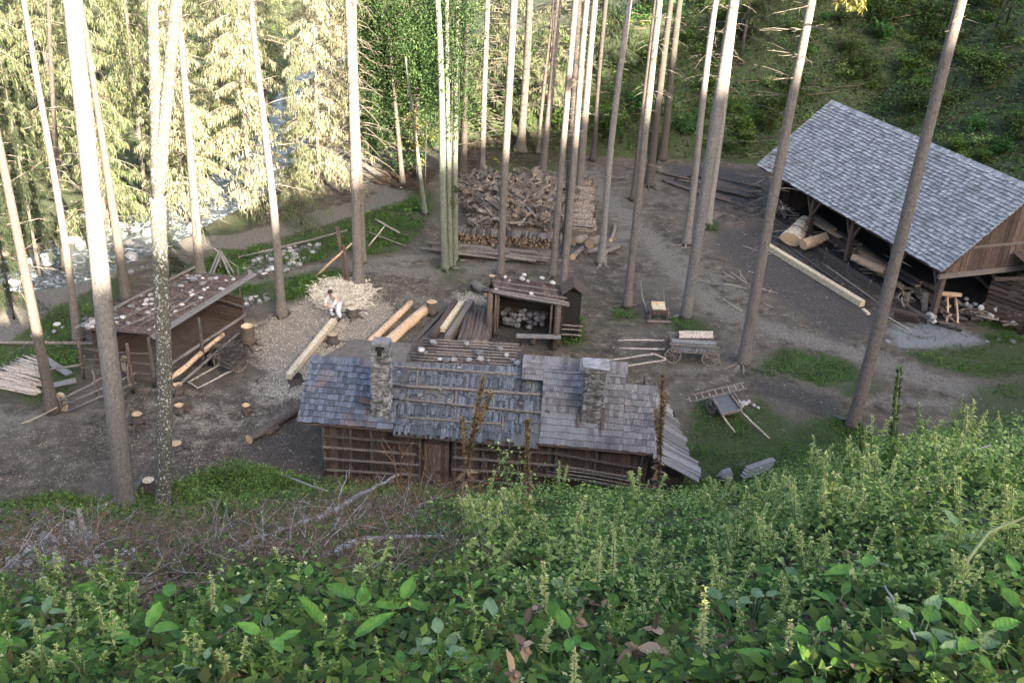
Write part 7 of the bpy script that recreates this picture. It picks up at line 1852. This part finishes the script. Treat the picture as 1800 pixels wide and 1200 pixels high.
# curled dry leaves catching the sun at the bottom
for (u, v, L, lab) in ((1110, 1150, .16, 'large curled dry brown leaf catching sunlight, left of the bright pair at the bottom'), (1160, 1150, .17, 'largest curled dry leaf catching sunlight at the bottom right of centre'), (1150, 1110, .13, 'dark crumpled dry leaf above the sunlit curled pair'), (1015, 1095, .12, 'small pointed orange dry leaf left of the curled pair'), (935, 1075, .15, 'pale mauve-brown dry leaf on a bare stalk at the bottom centre'), (920, 1140, .13, 'drooping mauve dry leaf at the bottom centre'), (900, 1185, .12, 'dry mauve leaf at the very bottom centre')):
    L *= 1.15; g = G(u, v + 50); e = PY(u, v, g.y) ; t = thing('dry_leaf', lab, 'leaf', g); mb = MB(); q = e - g; mb.tube([Vc((0, 0, 0)), q * .6 + Vc((.02, 0, 0)), q + Vc((0, 0, .04))], [.006, .005, .003], 5, 0); mb.build('stalk', M['twig'], t); mb = MB()
    for k in range(5): big_leaf(mb, q + Vc((0, 0, .03)), Vc((RNG.uniform(-.7, .7), RNG.uniform(-.4, .2), -1 + .35 * k)), L * RNG.uniform(.4, .9), L * RNG.uniform(.3, .6), curl=RNG.uniform(-.7, .7))
    mb.build('blade', M['lf_dry_pale'], t)
for (u, vb, ut, vt, lab) in ((395, 1230, 400, 1150, 'cream-white flower spike at the bottom left'), (945, 1180, 970, 1085, 'cream-yellow flower spike left of the dry leaves'), (1010, 1260, 1010, 1140, 'cream-yellow flower spike at the bottom centre'), (380, 1120, 372, 1010, 'pale green flower spike right of the broad bright leaves'), (120, 1130, 122, 1040, 'pale green flower spike at the lower left edge'), (1075, 1060, 1080, 930, 'tall yellow-green flower spike in the middle of the slope'), (1045, 1080, 1055, 945, 'second yellow-green flower spike left of the tall one'), (960, 1130, 955, 985, 'small yellow-green flower spike right of the pointed leaves'), (1380, 1200, 1390, 1090, 'yellow-green flower spike at the bottom right'), (1230, 1200, 1240, 1030, 'tall yellow-green flower spike, lower right of centre'), (1760, 790, 1755, 722, 'pale flower spike on the skyline of the slope at the right edge'), (1690, 800, 1697, 730, 'pale flower spike on the slope edge left of the right border')):
    g = G(u, vb); e = PY(ut, vt, g.y) - g; t = thing('flower_spike', lab, 'flower', g); mb = MB(); mb.tube([Vc((0, 0, 0)), e * .5, e], [.006, .005, .002], 5, 0); mb.build('stem', M['stem_green'], t); n = 110; sc_ = e.length
    C = np.array([tuple(e * (1 - .6 * RNG.random())) for k in range(n)]); a = NR.uniform(0, 6.28, n); D = np.stack([np.cos(a), np.sin(a), np.full(n, .5)], 1); fz = np.linalg.norm(C, axis=1) / sc_; L_ = NR.uniform(.03, .07, n) * sc_ ** .5 * (1.5 - fz); V, F = leaf_arrays(C, D, L_, L_ * .45, .3, .2)
    link_mesh('blossoms', npmesh('blossoms', V, F, M['lf_flower']), t)

px_patch('leaf_litter', 5000, [(0, 740), (560, 700), (560, 840), (200, 880), (0, 880)], 'lf_dry', .06, .03, 'brown leaf and bark litter on the dirt yard at the left', 'leaf litter', (-.1, .3))
px_patch('leaf_litter', 5000, [(600, 480), (1180, 420), (1800, 640), (1800, 700), (1200, 680), (760, 620)], 'lf_dry', .05, .02, 'thin brown litter over the middle of the yard', 'leaf litter', (-.1, .3))
